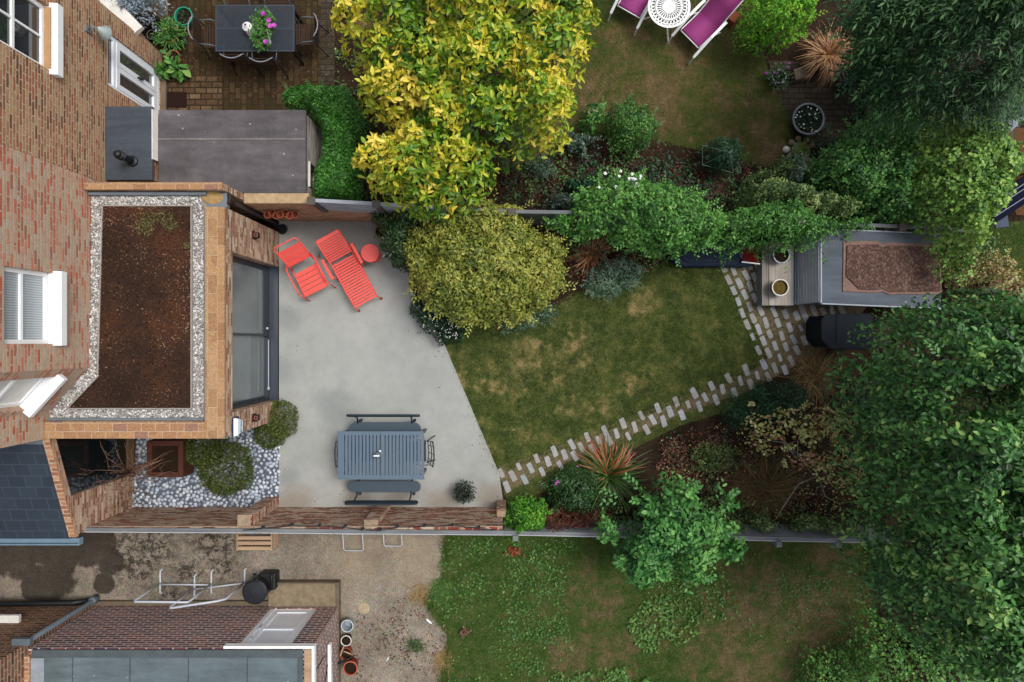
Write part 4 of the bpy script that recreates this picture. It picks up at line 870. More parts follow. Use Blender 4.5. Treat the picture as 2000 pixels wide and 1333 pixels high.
f = MB(); f.lathe(b0[0]-.01, b0[1], [(.05, .90), (.055, .94), (.055, .965), (.035, .975), (0, .976)], 18); f.build('lamp_shade', M['greyframe'], t, smooth=True)
f = MB(); f.bx(b0[0]-.08, b0[0]+.03, b0[1]-.018, b0[1]+.008, .978, .998); f.build('lamp_bar', M['white'], t, bevel=.006)
f = MB(); f.lathe(b0[0]+.0, b0[1]+.05, [(.0, .77), (.022, .78), (.022, .80), (0, .81)], 10); f.build('knob', M['white'], t, smooth=True)
# benches
def bench(lab, seat_px, back_px, ydir):
    (sx0, sy0, sx1, sy1), (bx0, by0, bx1, by1) = seat_px, back_px
    a = W(sx0, sy0, .45); b = W(sx1, sy1, .45); e = W(bx0, by0, .78); h = W(bx1, by1, .78)
    cx, cy = (a[0]+b[0])/2, (a[1]+b[1])/2; t = thing('bench', lab, 'bench', (cx, cy, .03), 'benches at the slate blue table')
    wy = abs(b[1]-a[1]); MB().prism(rounded(cx, cy, b[0]-a[0], wy), .432, .45).build('seat', M['navy2'], t, bevel=.006)
    bx_, by_ = (e[0]+h[0])/2, (e[1]+h[1])/2; f = MB(); n = 20; pts = rounded(0, 0, h[0]-e[0], .11)
    out = []
    for q in (-.5, .5):
        for u, v in pts: out.append((bx_+u, by_ + ydir*(.022*q*2*.6 + v*.35), .75+v*1.0 - .01*q*ydir*0))
    m = len(pts); fs = [tuple(range(m)), tuple(range(m, 2*m))[::-1]] + [(i, m+i, m+(i+1) % m, (i+1) % m) for i in range(m)]
    f.add(out, fs); f.build('backrest', M['navy3'], t)
    for sx in (-.51, .51):
        f = MB(); f.tube([(cx+sx, cy+ydir*wy*.35, .43), (cx+sx, cy+ydir*(wy*.5+.06), .47), (bx_+sx, by_-ydir*.03, .68), (bx_+sx, by_-ydir*.02, .8)], .016, 7); f.build('support', M['navy3'], t, smooth=True)
        for yy in (-.42, .42):
            f = MB(); f.tube([(cx+sx, cy+yy*wy, .43), (cx+sx+.02*sx, cy+yy*wy*1.25, .0)], .018, 7); f.build('leg', M['navy3'], t, smooth=True)
        f = MB(); f.lathe(cx+sx+.05, cy+ydir*(wy*.5+.03), [(.0, .40), (.03, .41), (.03, .44), (0, .45)], 12); f.build('bolt_cap', M['navy3'], t, smooth=True)
bench('dark slate blue bench with its back towards the house lawn side above the dining table', (680, 825, 823, 856), (676, 807, 820, 818), 1)
bench('dark slate blue bench between the dining table and the brick garden wall', (678, 940, 822, 962), (672, 977, 816, 989), -1)
for lab, px, sgn, lean in (('dark wire framed chair tucked under the left end of the slatted table', 656, -1, .02), ('dark wire framed chair leaning back at the right end of the slatted table', 838, 1, .09)):
    q = W(px, 888, .8); bx_, by_ = q[0], q[1]; t = thing('dining_chair', lab, 'chair', (bx_-sgn*.3, by_, .03), 'wire chairs at the table ends')
    f = MB()
    for k in range(8): f.box(bx_-sgn*(.12+.05*k), by_, .45, .035, .38, .012)
    f.build('seat', M['navy3'], t)
    f = MB(); arc = lambda z, off, w: [(bx_+sgn*(off-.05*(2*u)**2*.5), by_+w*u*2*.5, z) for u in np.linspace(-.5, .5, 9)]
    f.tube(arc(.80, lean, .46), .013, 7); f.tube(arc(.70, lean*.6-.02, .44), .009, 7); f.tube(arc(.52, -.04, .42), .009, 7)
    for u in (-.3, .0, .3): f.tube([(bx_+sgn*(lean-.01), by_+u*.46, .80), (bx_+sgn*-.05, by_+u*.42, .5)], .006, 6)
    f.build('backrest', M['navy3'], t, smooth=True)
    for sy in (-1, 1):
        f = MB(); f.tube([(bx_+sgn*(lean-.02), by_+sy*.23, .80), (bx_-sgn*.07, by_+sy*.2, .45), (bx_+sgn*.03, by_+sy*.24, .0)], .012, 7); f.build('leg', M['navy3'], t, smooth=True)
        f = MB(); f.tube([(bx_-sgn*.46, by_+sy*.18, .45), (bx_-sgn*.5, by_+sy*.22, .0)], .012, 7); f.build('leg', M['navy3'], t, smooth=True)
        f = MB(); f.tube([(bx_+sgn*-.02, by_+sy*.22, .64), (bx_-sgn*.2, by_+sy*.24, .63), (bx_-sgn*.3, by_+sy*.22, .45)], .009, 7); f.build('armrest', M['navy3'], t, smooth=True)
# drain grate, row of pots
q = W(553, 449); d = thing('drain_grate', 'round black drain grate at the foot of the downpipe', 'drain', (q[0], q[1], .03)); f = MB(); f.lathe(q[0], q[1], [(.10, .031), (.10, .05), (.085, .055), (.085, .04), (0, .04)], 20); f.build('rim', M['black'], d)
f = MB(); [f.box(q[0], q[1]+k*.03, .05, .16, .008, .01) for k in range(-2, 3)]; f.box(q[0], q[1], .055, .01, .17, .008); f.build('grille', M['black'], d)
f = MB(); q = W(602, 426); f.box(q[0], q[1], .06, .1, .06, .06); tag(f.build('air_brick', M['black'], bevel=.006), 'small black vent at the foot of the orange brick boundary wall', 'vent')
def pot(name, label, px, py, z0, r, h, m, rim=None, fill=None, group=None, cat='pot', taper=.72, seg=20, root=None, zr=None):
    q = W(px, py, z0+h); t = thing(name, label, cat, (q[0], q[1], z0), group)
    f = MB(); f.lathe(q[0], q[1], [(r*taper, z0), (r*.96, z0+h*.8), (r, z0+h*.8), (r*1.03, z0+h*.98), (r*.99, z0+h), (r*.90, z0+h*.99), (r*.87, z0+h*.8), (r*.68, z0+h*.25), (0, z0+h*.25)], seg); f.build('pot', m, t, smooth=False)
    if rim: f = MB(); f.tube([(q[0]+r*.97*math.cos(a), q[1]+r*.97*math.sin(a), z0+h) for a in np.linspace(0, 6.283, seg+1)[:-1]], r*.07+.003, 6, closed=True); f.build('rim', rim, t, smooth=True)
    if fill: f = MB(); f.lathe(q[0], q[1], [(r*.87, z0+h*.78), (r*.4, z0+h*.84), (0, z0+h*.82)], seg); f.build('soil', fill, t)
    return t
for i, (px, py) in enumerate([(522, 419), (531, 415), (539, 420), (547, 418), (557, 416), (566, 420), (576, 418)]):
    pot('terracotta_pot', 'terracotta pot hung in the row of seven on the orange brick wall', px, py+1, 1.06+.03*(i % 2), .062, .13, M['terra'], M['terra_hi'], None, 'row of wall pots', seg=14)
# setts
M['sett'] = G('granite_sett', rough=.9, spec=.2); g = M['sett']; info = g.node('ShaderNodeObjectInfo').outputs['Random']
v = g.vm('ADD', g.obj, g.node('ShaderNodeCombineXYZ', {0: g.math('MULTIPLY', info, 40), 1: g.math('MULTIPLY', info, 17)}).outputs[0])
b = g.noise(v, 45, 4, .75); a = g.noise(v, 7, 5, .7)
col = g.ramp(info, [(0, '#95938f'), (.25, '#a5a4a5'), (.5, '#989d9d'), (.75, '#adaeb3'), (1, '#9b9590')]); col = g.mix(.8, col, g.ramp(b, [(.28, .6), (.7, 1.25)]), 'MULTIPLY'); col = g.mix(g.ramp(a, [(.55, 0.0), (.78, .6)]), col, '#5d5243'); g.color(col); g.bump(b, .5, .008)
ROW = '978.5,923.5 989.8,950.5 1001.3,929.2 1013,911.2 1024,936.3 1035.8,914.2 1047.8,895 1058.5,921.3 1070,901 1082.8,881.5 1093.7,909.3 1102.3,887.8 1116.2,868.3 1121.8,890.5 1134.8,873.3 1146.8,854.2 1156,876 1168.3,860.2 1181,841.8 1189,860 1203.5,847 1216,827 1226.3,852 1239,834 1252,812 1262,839 1274,820 1284,797 1295.4,823 1308,804 1320,785 1331,810.5 1343,790 1355,768 1365,794 1376,776 1389,754 1398,781 1410.6,760.6 1422,739 1433,766 1445,744 1456.5,723 1465.5,751 1478,733.6'
WIDE = '1499,736 1491,712 1512,719 1532,723 1544,705 1522,699 1500,690 1480,684.5 1412,523.4 1422,547 1432,568 1441,589.6 1448.4,612 1458.5,634.6 1469,658.4 1432,530 1443,554 1453.4,576 1463,599.4 1470,622 1480.6,644 1489.6,666 1450.6,516 1456,538 1464,560 1473,582 1485,607 1495,631 1502,653 1512.5,676 1464,520 1473,542 1480,564 1511,610 1518,631 1526,656.6 1533.5,678 1480,523 1533.5,614 1541,640 1548.5,663 1555,684 1555,617 1563,641 1570,665 1566,604 1574,623 1581.5,647 1588,667 1588,605 1594.6,625 1600.6,648 1607,610 1623,606 1642,606'
protos = []
for k in range(5):
    l, w = .205, .1; pts = rounded(0, 0, l, w, 3); f = MB()
    pts = [(-l/2+.012, -w/2), (l/2-.02, -w/2+.004), (l/2, -w/2+.02), (l/2-.004, w/2-.012), (l/2-.014, w/2), (-l/2+.02, w/2-.003), (-l/2, w/2-.016), (-l/2+.003, -w/2+.016)]
    pts = [(x+random.uniform(-.009, .009), y+random.uniform(-.006, .006)) for x, y in pts]
    f.prism(pts, -.05, .022); protos.append(f)
cnt = 0
for lst, lab, grp, sc in ((ROW, 'pale granite sett in the staggered two row path across the lawn', 'setts of the lawn path', 1.0), (WIDE, 'granite sett in the wide worn paved patch in front of the timber store', 'setts of the paved patch', .98)):
    for i, s_ in enumerate(lst.split()):
        px, py = map(float, s_.split(',')); 
        if cnt < 5: o = protos[cnt].build('granite_sett', M['sett'], bevel=.007); P_ = P_ + [o] if cnt else [o]
        else: o = P_[random.randrange(5)].copy(); COL.objects.link(o)
        cnt += 1; x, y, _ = W(px, py); o.location = (x, y, -.04+random.uniform(-.004, .004)); o.rotation_euler = (random.uniform(-.02, .02), random.uniform(-.02, .02), R(112+random.uniform(-6, 6)))
        sz = sc*random.uniform(.93, 1.12); 
        if random.random() < .1: sz *= .8
        o.scale = (sz, sz*random.uniform(.92, 1.1), 1); tag(o, lab, 'sett', grp)
# corten planter
q = W(322, 897, .45); t = thing('square_planter', 'square rusty steel planter standing on the blue grey cobbles', 'planter', (q[0], q[1], .0)); rust = plain('rusty_steel', '#4c2d22', .85, .2, .3, 7, .1)
f = MB(); h = .345; a = .25
for sx, sy, lx, ly in ((h-.05, 0, .1, 2*h), (-h+.05, 0, .1, 2*h), (0, h-.05, 2*h-.2, .1), (0, -h+.05, 2*h-.2, .1)): f.box(q[0]+sx, q[1]+sy, .23, lx, ly, .46)
f.build('planter_wall', rust, t, bevel=.012); f = MB(); f.bx(q[0]-.245, q[0]+.245, q[1]-.245, q[1]+.245, .1, .3); f.build('soil', M['soil'], t)
# ------------------------------------------------------------------ timber store on the right
sh = thing('timber_store', 'low grey slatted timber store with a mat covered rubber roof', 'garden store', W(1720, 520, 0))
z = 1.05; rx0, ry1, _ = W(1605, 449, z); rx1 = W(1838, 0, z)[0]; ry0 = W(0, 592, z)[1]
f = MB(); nb = 11
for k in range(nb): f.bx(rx0-.03-.016*(nb-k), rx0+.02, ry0+.02, ry1-.02, .06+k*.089, .06+k*.089+.074)
f.build('slat_front', M['shed_slat'], sh)
f = MB(); f.bx(rx0+.03, rx1-.04, ry0+.015, ry1-.015, 0, .97); f.build('wall', M['fence_grey'], sh)
f = MB(); f.prism([(rx0, ry0), (rx1, ry0-.09), (rx1, ry1-.09), (rx0, ry1)], .98, z); f.build('roof', M['felt_shed'], sh, bevel=.008)
f = MB(); f.ob((rx0, ry0), (0, 1), (-1, 0), 0, ry1-ry0, .001, .025, .985, z+.012); l = math.hypot(rx1-rx0, .09)
f.ob((rx0, ry0), ((rx1-rx0)/l, -.09/l), (-.09/l, -(rx1-rx0)/l), 0, l, .001, .025, .985, z+.012); f.ob((rx0, ry1), ((rx1-rx0)/l, -.09/l), (.09/l, (rx1-rx0)/l), 0, l, .001, .025, .985, z+.012); f.build('roof_trim', plain('pale_roof_trim', '#9aa1ac', .6, .3, .1, 5, coord='pos'), sh)
mp = P2([(1646, 472), (1712, 471), (1722, 478), (1732, 474), (1836, 478), (1838, 575), (1735, 576), (1722, 570), (1706, 573), (1645, 570)], z)
f = MB(); f.prism(mp, z+.001, z+.022); f.build('mat_backing', M['fleece'], sh, bevel=.008)
mp = P2([(1652, 480), (1712, 478), (1722, 484), (1733, 480), (1833, 484), (1835, 570), (1736, 571), (1722, 565), (1706, 567), (1676, 566), (1650, 540)], z)
f = MB(); f.prism(mp, z+.023, z+.045); f.build('mat', M['coir'], sh, bevel=.01)
# low bench planks in front of it
bz = .42; bx0 = W(1489, 0, bz)[0]; bx1 = W(1547, 0, bz)[0]; by0, by1 = W(0, 597, bz)[1], W(0, 470, bz)[1]
t = thing('storage_bench', 'bleached timber bench running along the front of the slatted store', 'bench', ((bx0+bx1)/2, (by0+by1)/2, 0))
f = MB(); m_ = W(1502, 0, bz)[0]; f.bx(m_+.005, bx1, by0, by1, bz-.03, bz); f.build('seat_board', M['bench_wood'], t, bevel=.004)
f = MB(); f.bx(bx0, m_, by0, by1, bz-.05, bz-.018); f.build('edge_board', M['bench_dark'], t, bevel=.004)
f = MB(); f.bx(bx0+.03, bx1-.02, by0+.03, by1-.03, 0, bz-.052); f.build('bench_box', M['fence_grey'], t)
f = MB(); f.bx(bx1+.004, bx1+.02, by0, by1, .1, bz+.01); f.build('back_strip', M['shed_slat'], t)
pot('bowl_planter', 'dark bowl planter with pale rim under the climber on the timber bench', 1526, 498, bz, .155, .2, M['black'], M['steel'], M['soil'], 'bowl planters on the bench')
tt = pot('bowl_planter', 'bowl planter with pale rim and mossy soil at the open end of the timber bench', 1524, 562, bz, .155, .2, M['black'], M['white_dirty'], plain('mossy_soil', '#5a4a26', 1, .05, .4, 14, .5), 'bowl planters on the bench')
# dark bin
z = .75; q = W(1652, 641, z); bn = thing('compost_bin', 'large dark blue black plastic bin beside the timber store', 'bin', (q[0], q[1], 0))
pts = P2([(1604, 625), (1612, 614), (1700, 612), (1706, 620), (1706, 676), (1690, 684), (1622, 682), (1604, 664)], z); dk = plain('dark_navy_plastic', '#121a22', .75, .2, .12, 5)
f = MB(); f.prism([(q[0]+(x-q[0])*.93, q[1]+(y-q[1])*.93) for x, y in pts], 0, z-.04); f.build('bin_body', dk, bn)
f = MB(); f.prism(pts, z-.039, z); f.build('lid', dk, bn, bevel=.02); f = MB(); x_ = W(1634, 0, z)[0]; f.bx(x_-.01, x_+.01, q[1]-.26, q[1]+.26, z+.001, z+.014); f.build('lid_rib', dk, bn)
# blue tank under the climber
q = W(1400, 495, .3); tk = thing('water_tank', 'dark blue domed plastic tank half hidden below the climbing rose', 'tank', (q[0], q[1], 0)); bl_ = plain('dark_blue_plastic', '#14233a', .65, .3, .12, 4)
f = MB(); f.prism(rounded(q[0], q[1], 1.72, .5, 10), 0, .3); f.build('tank_body', bl_, tk, bevel=.04)
f = MB(); f.prism(rounded(q[0]-.3, q[1], .8, .38, 10), .301, .34); f.build('lid', bl_, tk, bevel=.02); f = MB(); f.lathe(q[0]+.5, q[1]-.02, [(.09, .301), (.09, .33), (0, .335)], 16); f.build('cap', M['navy3'], tk)
# little red striped folding chair
q = W(1468, 494, .4); t = thing('deck_chair', 'small folding chair with red and dark striped seat at the edge of the setts', 'deck chair', (q[0], q[1], 0))
g = G('red_striped_canvas', rough=.9, spec=.1); wv = g.node('ShaderNodeTexWave', {'Vector': g.obj, 'Scale': 9}, bands_direction='X').outputs[1]; g.color(g.ramp(wv, [(.35, '#7a1a18'), (.6, '#a8322c'), (.7, '#1d1a20'), (.85, '#24222a')], 'CONSTANT')); 
f = MB(); f.add([(q[0]-.16, q[1]-.16, .36), (q[0]+.15, q[1]-.2, .36), (q[0]+.19, q[1]+.14, .48), (q[0]-.12, q[1]+.17, .48), (q[0]-.14, q[1], .34), (q[0]+.17, q[1]-.03, .34)], [(0, 1, 5, 4), (4, 5, 2, 3)]); sl_ = f.build('seat', g, t); sl_.modifiers.new('thick', 'SOLIDIFY').thickness = .01
f = MB(); f.tube([(q[0]-.18, q[1]-.17, .37), (q[0]+.17, q[1]-.21, .37)], .014, 6); f.build('front_bar', M['white'], t)
f = MB()
for sx in (-1, 1): f.tube([(q[0]+sx*.17-.02, q[1]-.2, .36), (q[0]+sx*.17+.03, q[1]+.2, .0)], .013, 6); f.tube([(q[0]+sx*.17+.03, q[1]+.16, .5), (q[0]+sx*.17-.02, q[1]-.15, 0)], .013, 6)
f.build('frame', M['anthracite'], t)
q = W(1488, 494, .03); t = thing('hand_trowel', 'small red handled trowel lying by the striped folding chair', 'trowel', (q[0], q[1], .02)); f = MB(); f.tube([(q[0]-.07, q[1]+.02, .04), (q[0]+.08, q[1]-.02, .04)], .022, 8); f.build('handle', plain('bright_red_plastic', '#b8281e', .4, .5, .05, 5), t, smooth=True); f = MB(); f.tube([(q[0]-.07, q[1]+.02, .04), (q[0]-.18, q[1]+.05, .03)], [.008, .03], 6); f.build('blade', M['steel'], t)
# ------------------------------------------------------------------ things in the lower yard
for i, (pts, lab) in enumerate((([(312, 1140), (412, 1141)], 'white tubular steel frame standing square to the purple brick annexe'), ([(379, 1150), (477, 1138)], 'white tubular steel frame standing askew nearest the black barrow bin'))):
    a = W(*pts[0], .05); b = W(*pts[1], .05); t = thing('steel_barrier', lab, 'barrier frame', (a[0], a[1], 0), 'steel frames in the yard'); hgt = .98 if i == 0 else 1.03
    f = MB(); f.tube([(a[0], a[1], .05), (a[0], a[1], hgt-.02), (a[0]+.03, a[1], hgt)] + ([(b[0]-.03, b[1], hgt), (b[0], b[1], hgt-.02)] if i == 0 else [(b[0]-.1, b[1]+.01, hgt), (b[0], b[1], hgt-.12)]) + [(b[0], b[1], .05)], .02, 8); f.build('hoop', M['steel'], t, smooth=True)
    f = MB(); f.tube([(a[0], a[1], .10), (b[0], b[1], .10)], .016, 7); f.build('lower_bar', M['steel'], t, smooth=True)
    for q in (a, b): f = MB(); f.tube([(q[0]+.04, q[1]+.27, .02), (q[0]+.005, q[1]+.24, .04), (q[0], q[1]-.18, .04), (q[0]+.03, q[1]-.2, .02)], .017, 7); f.build('foot', M['steel'], t, smooth=True)
z = .55; q = W(497, 1153, z); bn = thing('barrow_bin', 'black plastic bin with round lid and two handles standing by the concrete step', 'bin', (q[0], q[1], 0))
f = MB(); f.lathe(q[0], q[1]-.04, [(.17, .0), (.20, .1), (.215, z-.05), (.225, z-.03)], 22); f.build('bin_body', M['black'], bn, smooth=True); f = MB(); f.lathe(q[0], q[1]-.04, [(.225, z-.03), (.235, z-.01), (.2, z+.02), (.03, z+.035), (.0, z+.03)], 22); f.build('lid', plain('black_lid', '#1b2026', .5, .45, .1, 5), bn)
f = MB(); f.bx(q[0]-.02, q[0]+.3, q[1]-.1, q[1]+.22, .02, .3); f.build('wheel_box', M['black'], bn, bevel=.03)
for sx in (-.06, .27): f = MB(); f.tube([(q[0]+sx, q[1]-.05, .42), (q[0]+sx, q[1]+.2, .4), (q[0]+sx, q[1]+.26, .38)], [.02, .025, .03], 8); f.build('handle', M['black'], bn, smooth=True)
# slatted crate
z = .42; x0, y1, _ = W(462, 1049, z); x1, y0, _ = W(531, 1075, z); cr = thing('wooden_crate', 'pale slatted wooden pallet crate against the timber fence in the lower yard', 'crate', ((x0+x1)/2, (y0+y1)/2, 0))
f = MB(); dy = (y1+.04-y0)/3
for k in range(3): f.bx(x0+.02, x1-.02, y0+k*dy, y0+k*dy+dy*.68, z-.02, z)
f.build('top_slats', M['crate'], cr, bevel=.003)
f = MB(); f.bx(x0, x0+.018, y0-.01, y1+.06, z-.06, z+.004); f.bx(x1-.018, x1, y0-.01, y1+.06, z-.06, z+.004); f.build('end_batten', M['crate'], cr)
f = MB()
for k in range(3): f.bx(x1-.02, x1-.002, y0, y1+.1, .02+k*.13, .11+k*.13); f.bx(x0+.02, x1-.021, y1+.08, y1+.1, .02+k*.13, .11+k*.13); f.bx(x0+.02, x1-.021, y0, y0+.02, .02+k*.13, .11+k*.13); f.bx(x0+.002, x0+.02, y0, y1+.1, .02+k*.13, .11+k*.13)
f.build('side_slats', M['crate'], cr)
for px, py, w, hz, lab, sl2 in ((691, 1076, .19, .45, 'white tubular folding frame with a seat bar leaning on the lower fence', True), (768, 1067, .175, .45, 'plain white tubular frame without a seat bar leaning on the lower fence', False)):
    q = W(px, py, .12); t = thing('folding_frame', lab, 'folding frame', (q[0], q[1], 0), 'frames leaning on the lower fence')
    yb = -3.42; f = MB(); f.tube([(q[0]-w, yb, .30), (q[0]-w, q[1]+.03, .14), (q[0]-w+.03, q[1], .12), (q[0]+w-.03, q[1], .12), (q[0]+w, q[1]+.03, .14), (q[0]+w, yb, .30)], .010, 7); f.build('tube_frame', M['steel'], t, smooth=True)
    f = MB(); f.tube([(q[0]-w, yb, .30), (q[0]+w, yb, .30)], .010, 7); f.build('top_rail', M['white'], t)
    if sl2: f = MB(); yy = yb*.5+q[1]*.5+.04; f.tube([(q[0]-w+.02, yy, .24), (q[0]+w+.03, yy, .24)], .014, 7); f.build('seat_bar', M['steel'], t)
pot('metal_bucket', 'empty pale grey bucket by the corner of the purple brick annexe', 678, 1223, 0, .115, .22, plain('galvanised_grey', '#8d98a2', .5, .5, .12, 9), M['steel'], None, None, 'bucket', seg=24)
pot('plant_pot', 'brown pot with a pale rim behind the grey bucket', 676, 1252, 0, .10, .18, M['pipe'], M['white_dirty'], M['soil'], 'pots by the annexe corner')
tp = pot('plant_pot', 'dark clay pot of broken sticks beside the annexe', 675, 1278, 0, .12, .2, M['terra'], None, M['soil'], 'pots by the annexe corner')
pot('plant_pot', 'large red terracotta pot with dead twigs beside the annexe', 684, 1306, 0, .135, .26, plain('red_terracotta', '#7c3226', .7, .25, .15, 10), M['terra_hi'], M['soil'], 'pots by the annexe corner', seg=26)
for (px, py, a, ln, r_, h_, lab, m_) in ((675, 1290, .45, .40, .016, .21, 'dark charred stick lying across the pots beside the annexe', M['black']), (668, 1272, 1.2, .2, .014, .24, 'pale broken stick standing in the dark clay pot', M['crate']), (678, 1276, -.4, .16, .012, .25, 'short pale offcut lying on the dark clay pot', M['crate'])):
    q = W(px, py, h_); f = MB(); f.tube([(q[0]-ln/2*math.cos(a), q[1]-ln/2*math.sin(a), h_-.01), (q[0], q[1]+.01, h_), (q[0]+ln/2*math.cos(a), q[1]+ln/2*math.sin(a), h_-.02)], [r_, r_*1.1, r_*.8], 6); tag(f.build('stick', m_), lab, 'stick', 'sticks by the annexe')
for px, py, a, ln, w_, lab in ((838, 1213, -.75, .16, .035, 'white feather shaped plastic label lying on the yard near the weedy lawn'), (757, 1288, 1.05, .12, .028, 'short white plastic label lying on the yard below the dry twigs')):
    q = W(px, py); f = MB(); f.prism([(q[0]+math.cos(a)*u*ln/2-math.sin(a)*v*w_/2, q[1]+math.sin(a)*u*ln/2+math.cos(a)*v*w_/2) for u, v in ((-1, -.2), (-.5, -1), (.5, -.9), (1, 0), (.5, .9), (-.6, .8))], .012, .022); tag(f.build('plant_label', M['white']), lab, 'plant label')
q = W(711, 1188); f = MB(); f.lathe(q[0], q[1], [(.115, .006), (.11, .014), (0, .016)], 22); tag(f.build('drain_cover', plain('pale_stone_disc', '#a39378', .95, .1, .25, 14, .4)), 'pale round stone cover set in the lower concrete yard', 'cover')
# ------------------------------------------------------------------ neighbour's terrace, top
z = .72; x0, y1, _ = W(421, 10, z); x1, y0, _ = W(575, 101, z); cx, cy = (x0+x1)/2, (y0+y1)/2
t = thing('mesh_table', 'rectangular dark blue grey mesh topped garden table on the brick terrace', 'table', (cx, cy, .02))
g = G('perforated_metal', rough=.5, spec=.4); vv = g.node('ShaderNodeMapping', {0: g.obj, 2: (0, 0, R(45))}).outputs[0]
hole = g.vor(g.vm('MULTIPLY', vv, (1, 1, 0)), 32, 'F1'); vn = hole.node; vn.inputs['Randomness'].default_value = 0
g.color('#2e3944'); al = g.math('GREATER_THAN', hole, .33); g.put(g.b.inputs['Alpha'], al)
f = MB(); f.bx(x0+.02, x1-.02, y0+.02, cy-.008, z-.008, z); f.bx(x0+.02, x1-.02, cy+.008, y1-.02, z-.008, z); f.build('mesh_top', g, t)
f = MB(); f.bx(x0, x1, y0, y0+.02, z-.03, z+.003); f.bx(x0, x1, y1-.02, y1, z-.03, z+.003); f.bx(x0, x0+.02, y0+.02, y1-.02, z-.03, z+.003); f.bx(x1-.02, x1, y0+.02, y1-.02, z-.03, z+.003); f.bx(x0+.02, x1-.02, cy-.008, cy+.008, z-.03, z+.002)
f.build('frame', plain('blue_grey_metal', '#3a444f', .5, .4, .08, 5), t)
for sx, sy in ((x0+.05, y0+.05), (x1-.05, y0+.05), (x0+.05, y1-.05), (x1-.05, y1-.05)): f = MB(); f.box(sx, sy, .35, .05, .05, .68); f.build('leg', M['black'], t, bevel=.006)
pr = None
def slat_chair():                                    # local: back towards -y
    r = thing('slatted_chair', 'x', 'chair', (0, 0, 0), 'slatted chairs round the mesh table')
    f = MB()
    for k in range(9): f.box(0, -.19+k*.047, .44, .40, .032, .016)
    f.build('seat', M['teak'], r)
    f = MB()
    for k in range(9): f.box(-.18+k*.045, -.245, .65, .028, .014, .34)
    f.build('backrest', M['teak'], r)
    f = MB(); f.tube([(-.215, -.23, .82)] + [(x, -.25-.07*(1-(x/.2)**2), .85) for x in np.linspace(-.2, .2, 9)] + [(.215, -.23, .82)], .012, 7); f.build('top_rail', plain('worn_pale_metal', '#80838a', .5, .4, .3, 18), r, smooth=True)
    for sx in (-1, 1):
        f = MB(); f.tube([(sx*.215, -.23, .84), (sx*.21, -.2, .44), (sx*.23, -.3, 0)], .012, 7); f.build('leg', M['anthracite'], r, smooth=True)
        f = MB(); f.tube([(sx*.21, .2, .44), (sx*.22, .24, 0)], .012, 7); f.build('leg', M['anthracite'], r, smooth=True)
        f = MB(); f.tube([(sx*.215, -.22, .66), (sx*.235, 0, .66), (sx*.22, .2, .44)], .011, 7); f.build('armrest', M['greyframe'], r, smooth=True)
    return r
spots = [(x0-.12, cy-.05, -90, 'brown slatted chair at the left end of the mesh table'), (x1+.15, cy-.0, 90, 'brown slatted chair with scratched rail at the right end of the mesh table'), (W(463, 0, .6)[0], y0+.14, 0, 'chair with curved pale rail under the left half of the mesh table'),
         (W(519, 0, .6)[0], y0+.07, 0, 'chair with curved pale rail under the right half of the mesh table'), (W(464, 0, .6)[0], y1+.12, 180, 'slatted chair cut by the picture edge behind the mesh table'), (W(540, 0, .6)[0], y1+.22, 180, 'dark slatted chair furthest back at the mesh table')]
pr = slat_chair()
for i, (x, y, rz, lab) in enumerate(spots):
    if i == 0: pr.location = (x, y, .015); pr.rotation_euler = (0, 0, R(rz)); pr['label'] = lab
    else: dup(pr, (x, y, .015), R(rz), lab)
q = W(482, 52, .9); t = thing('table_lantern', 'white domed lantern with wire handle on the mesh table', 'lantern', (q[0], q[1], z))
f = MB(); f.lathe(q[0], q[1], [(.06, z), (.085, z+.02), (.085, z+.03)], 18); f.build('base', M['white'], t)
f = MB(); [f.tube([(q[0]+.075*math.cos(a), q[1]+.075*math.sin(a), z+.03), (q[0]+.075*math.cos(a), q[1]+.075*math.sin(a), z+.16)], .005, 5) for a in np.linspace(0, 6.28, 9)[:-1]]; f.build('cage', M['white'], t)
f = MB(); f.lathe(q[0], q[1], [(.09, z+.16), (.085, z+.18), (.04, z+.215), (.03, z+.24), (0, z+.24)], 20); f.build('lid', M['white'], t); f = MB(); f.box(q[0], q[1], z+.25, .03, .03, .02); f.build('knob', M['black'], t)
f = MB(); f.tube([(q[0]+.03+.08*math.cos(a), q[1]-.06+.05*math.sin(a), z+.05+.03*math.sin(a)) for a in np.linspace(0, 6.28, 12)[:-1]], .004, 5, closed=True); f.build('handle', M['white'], t)
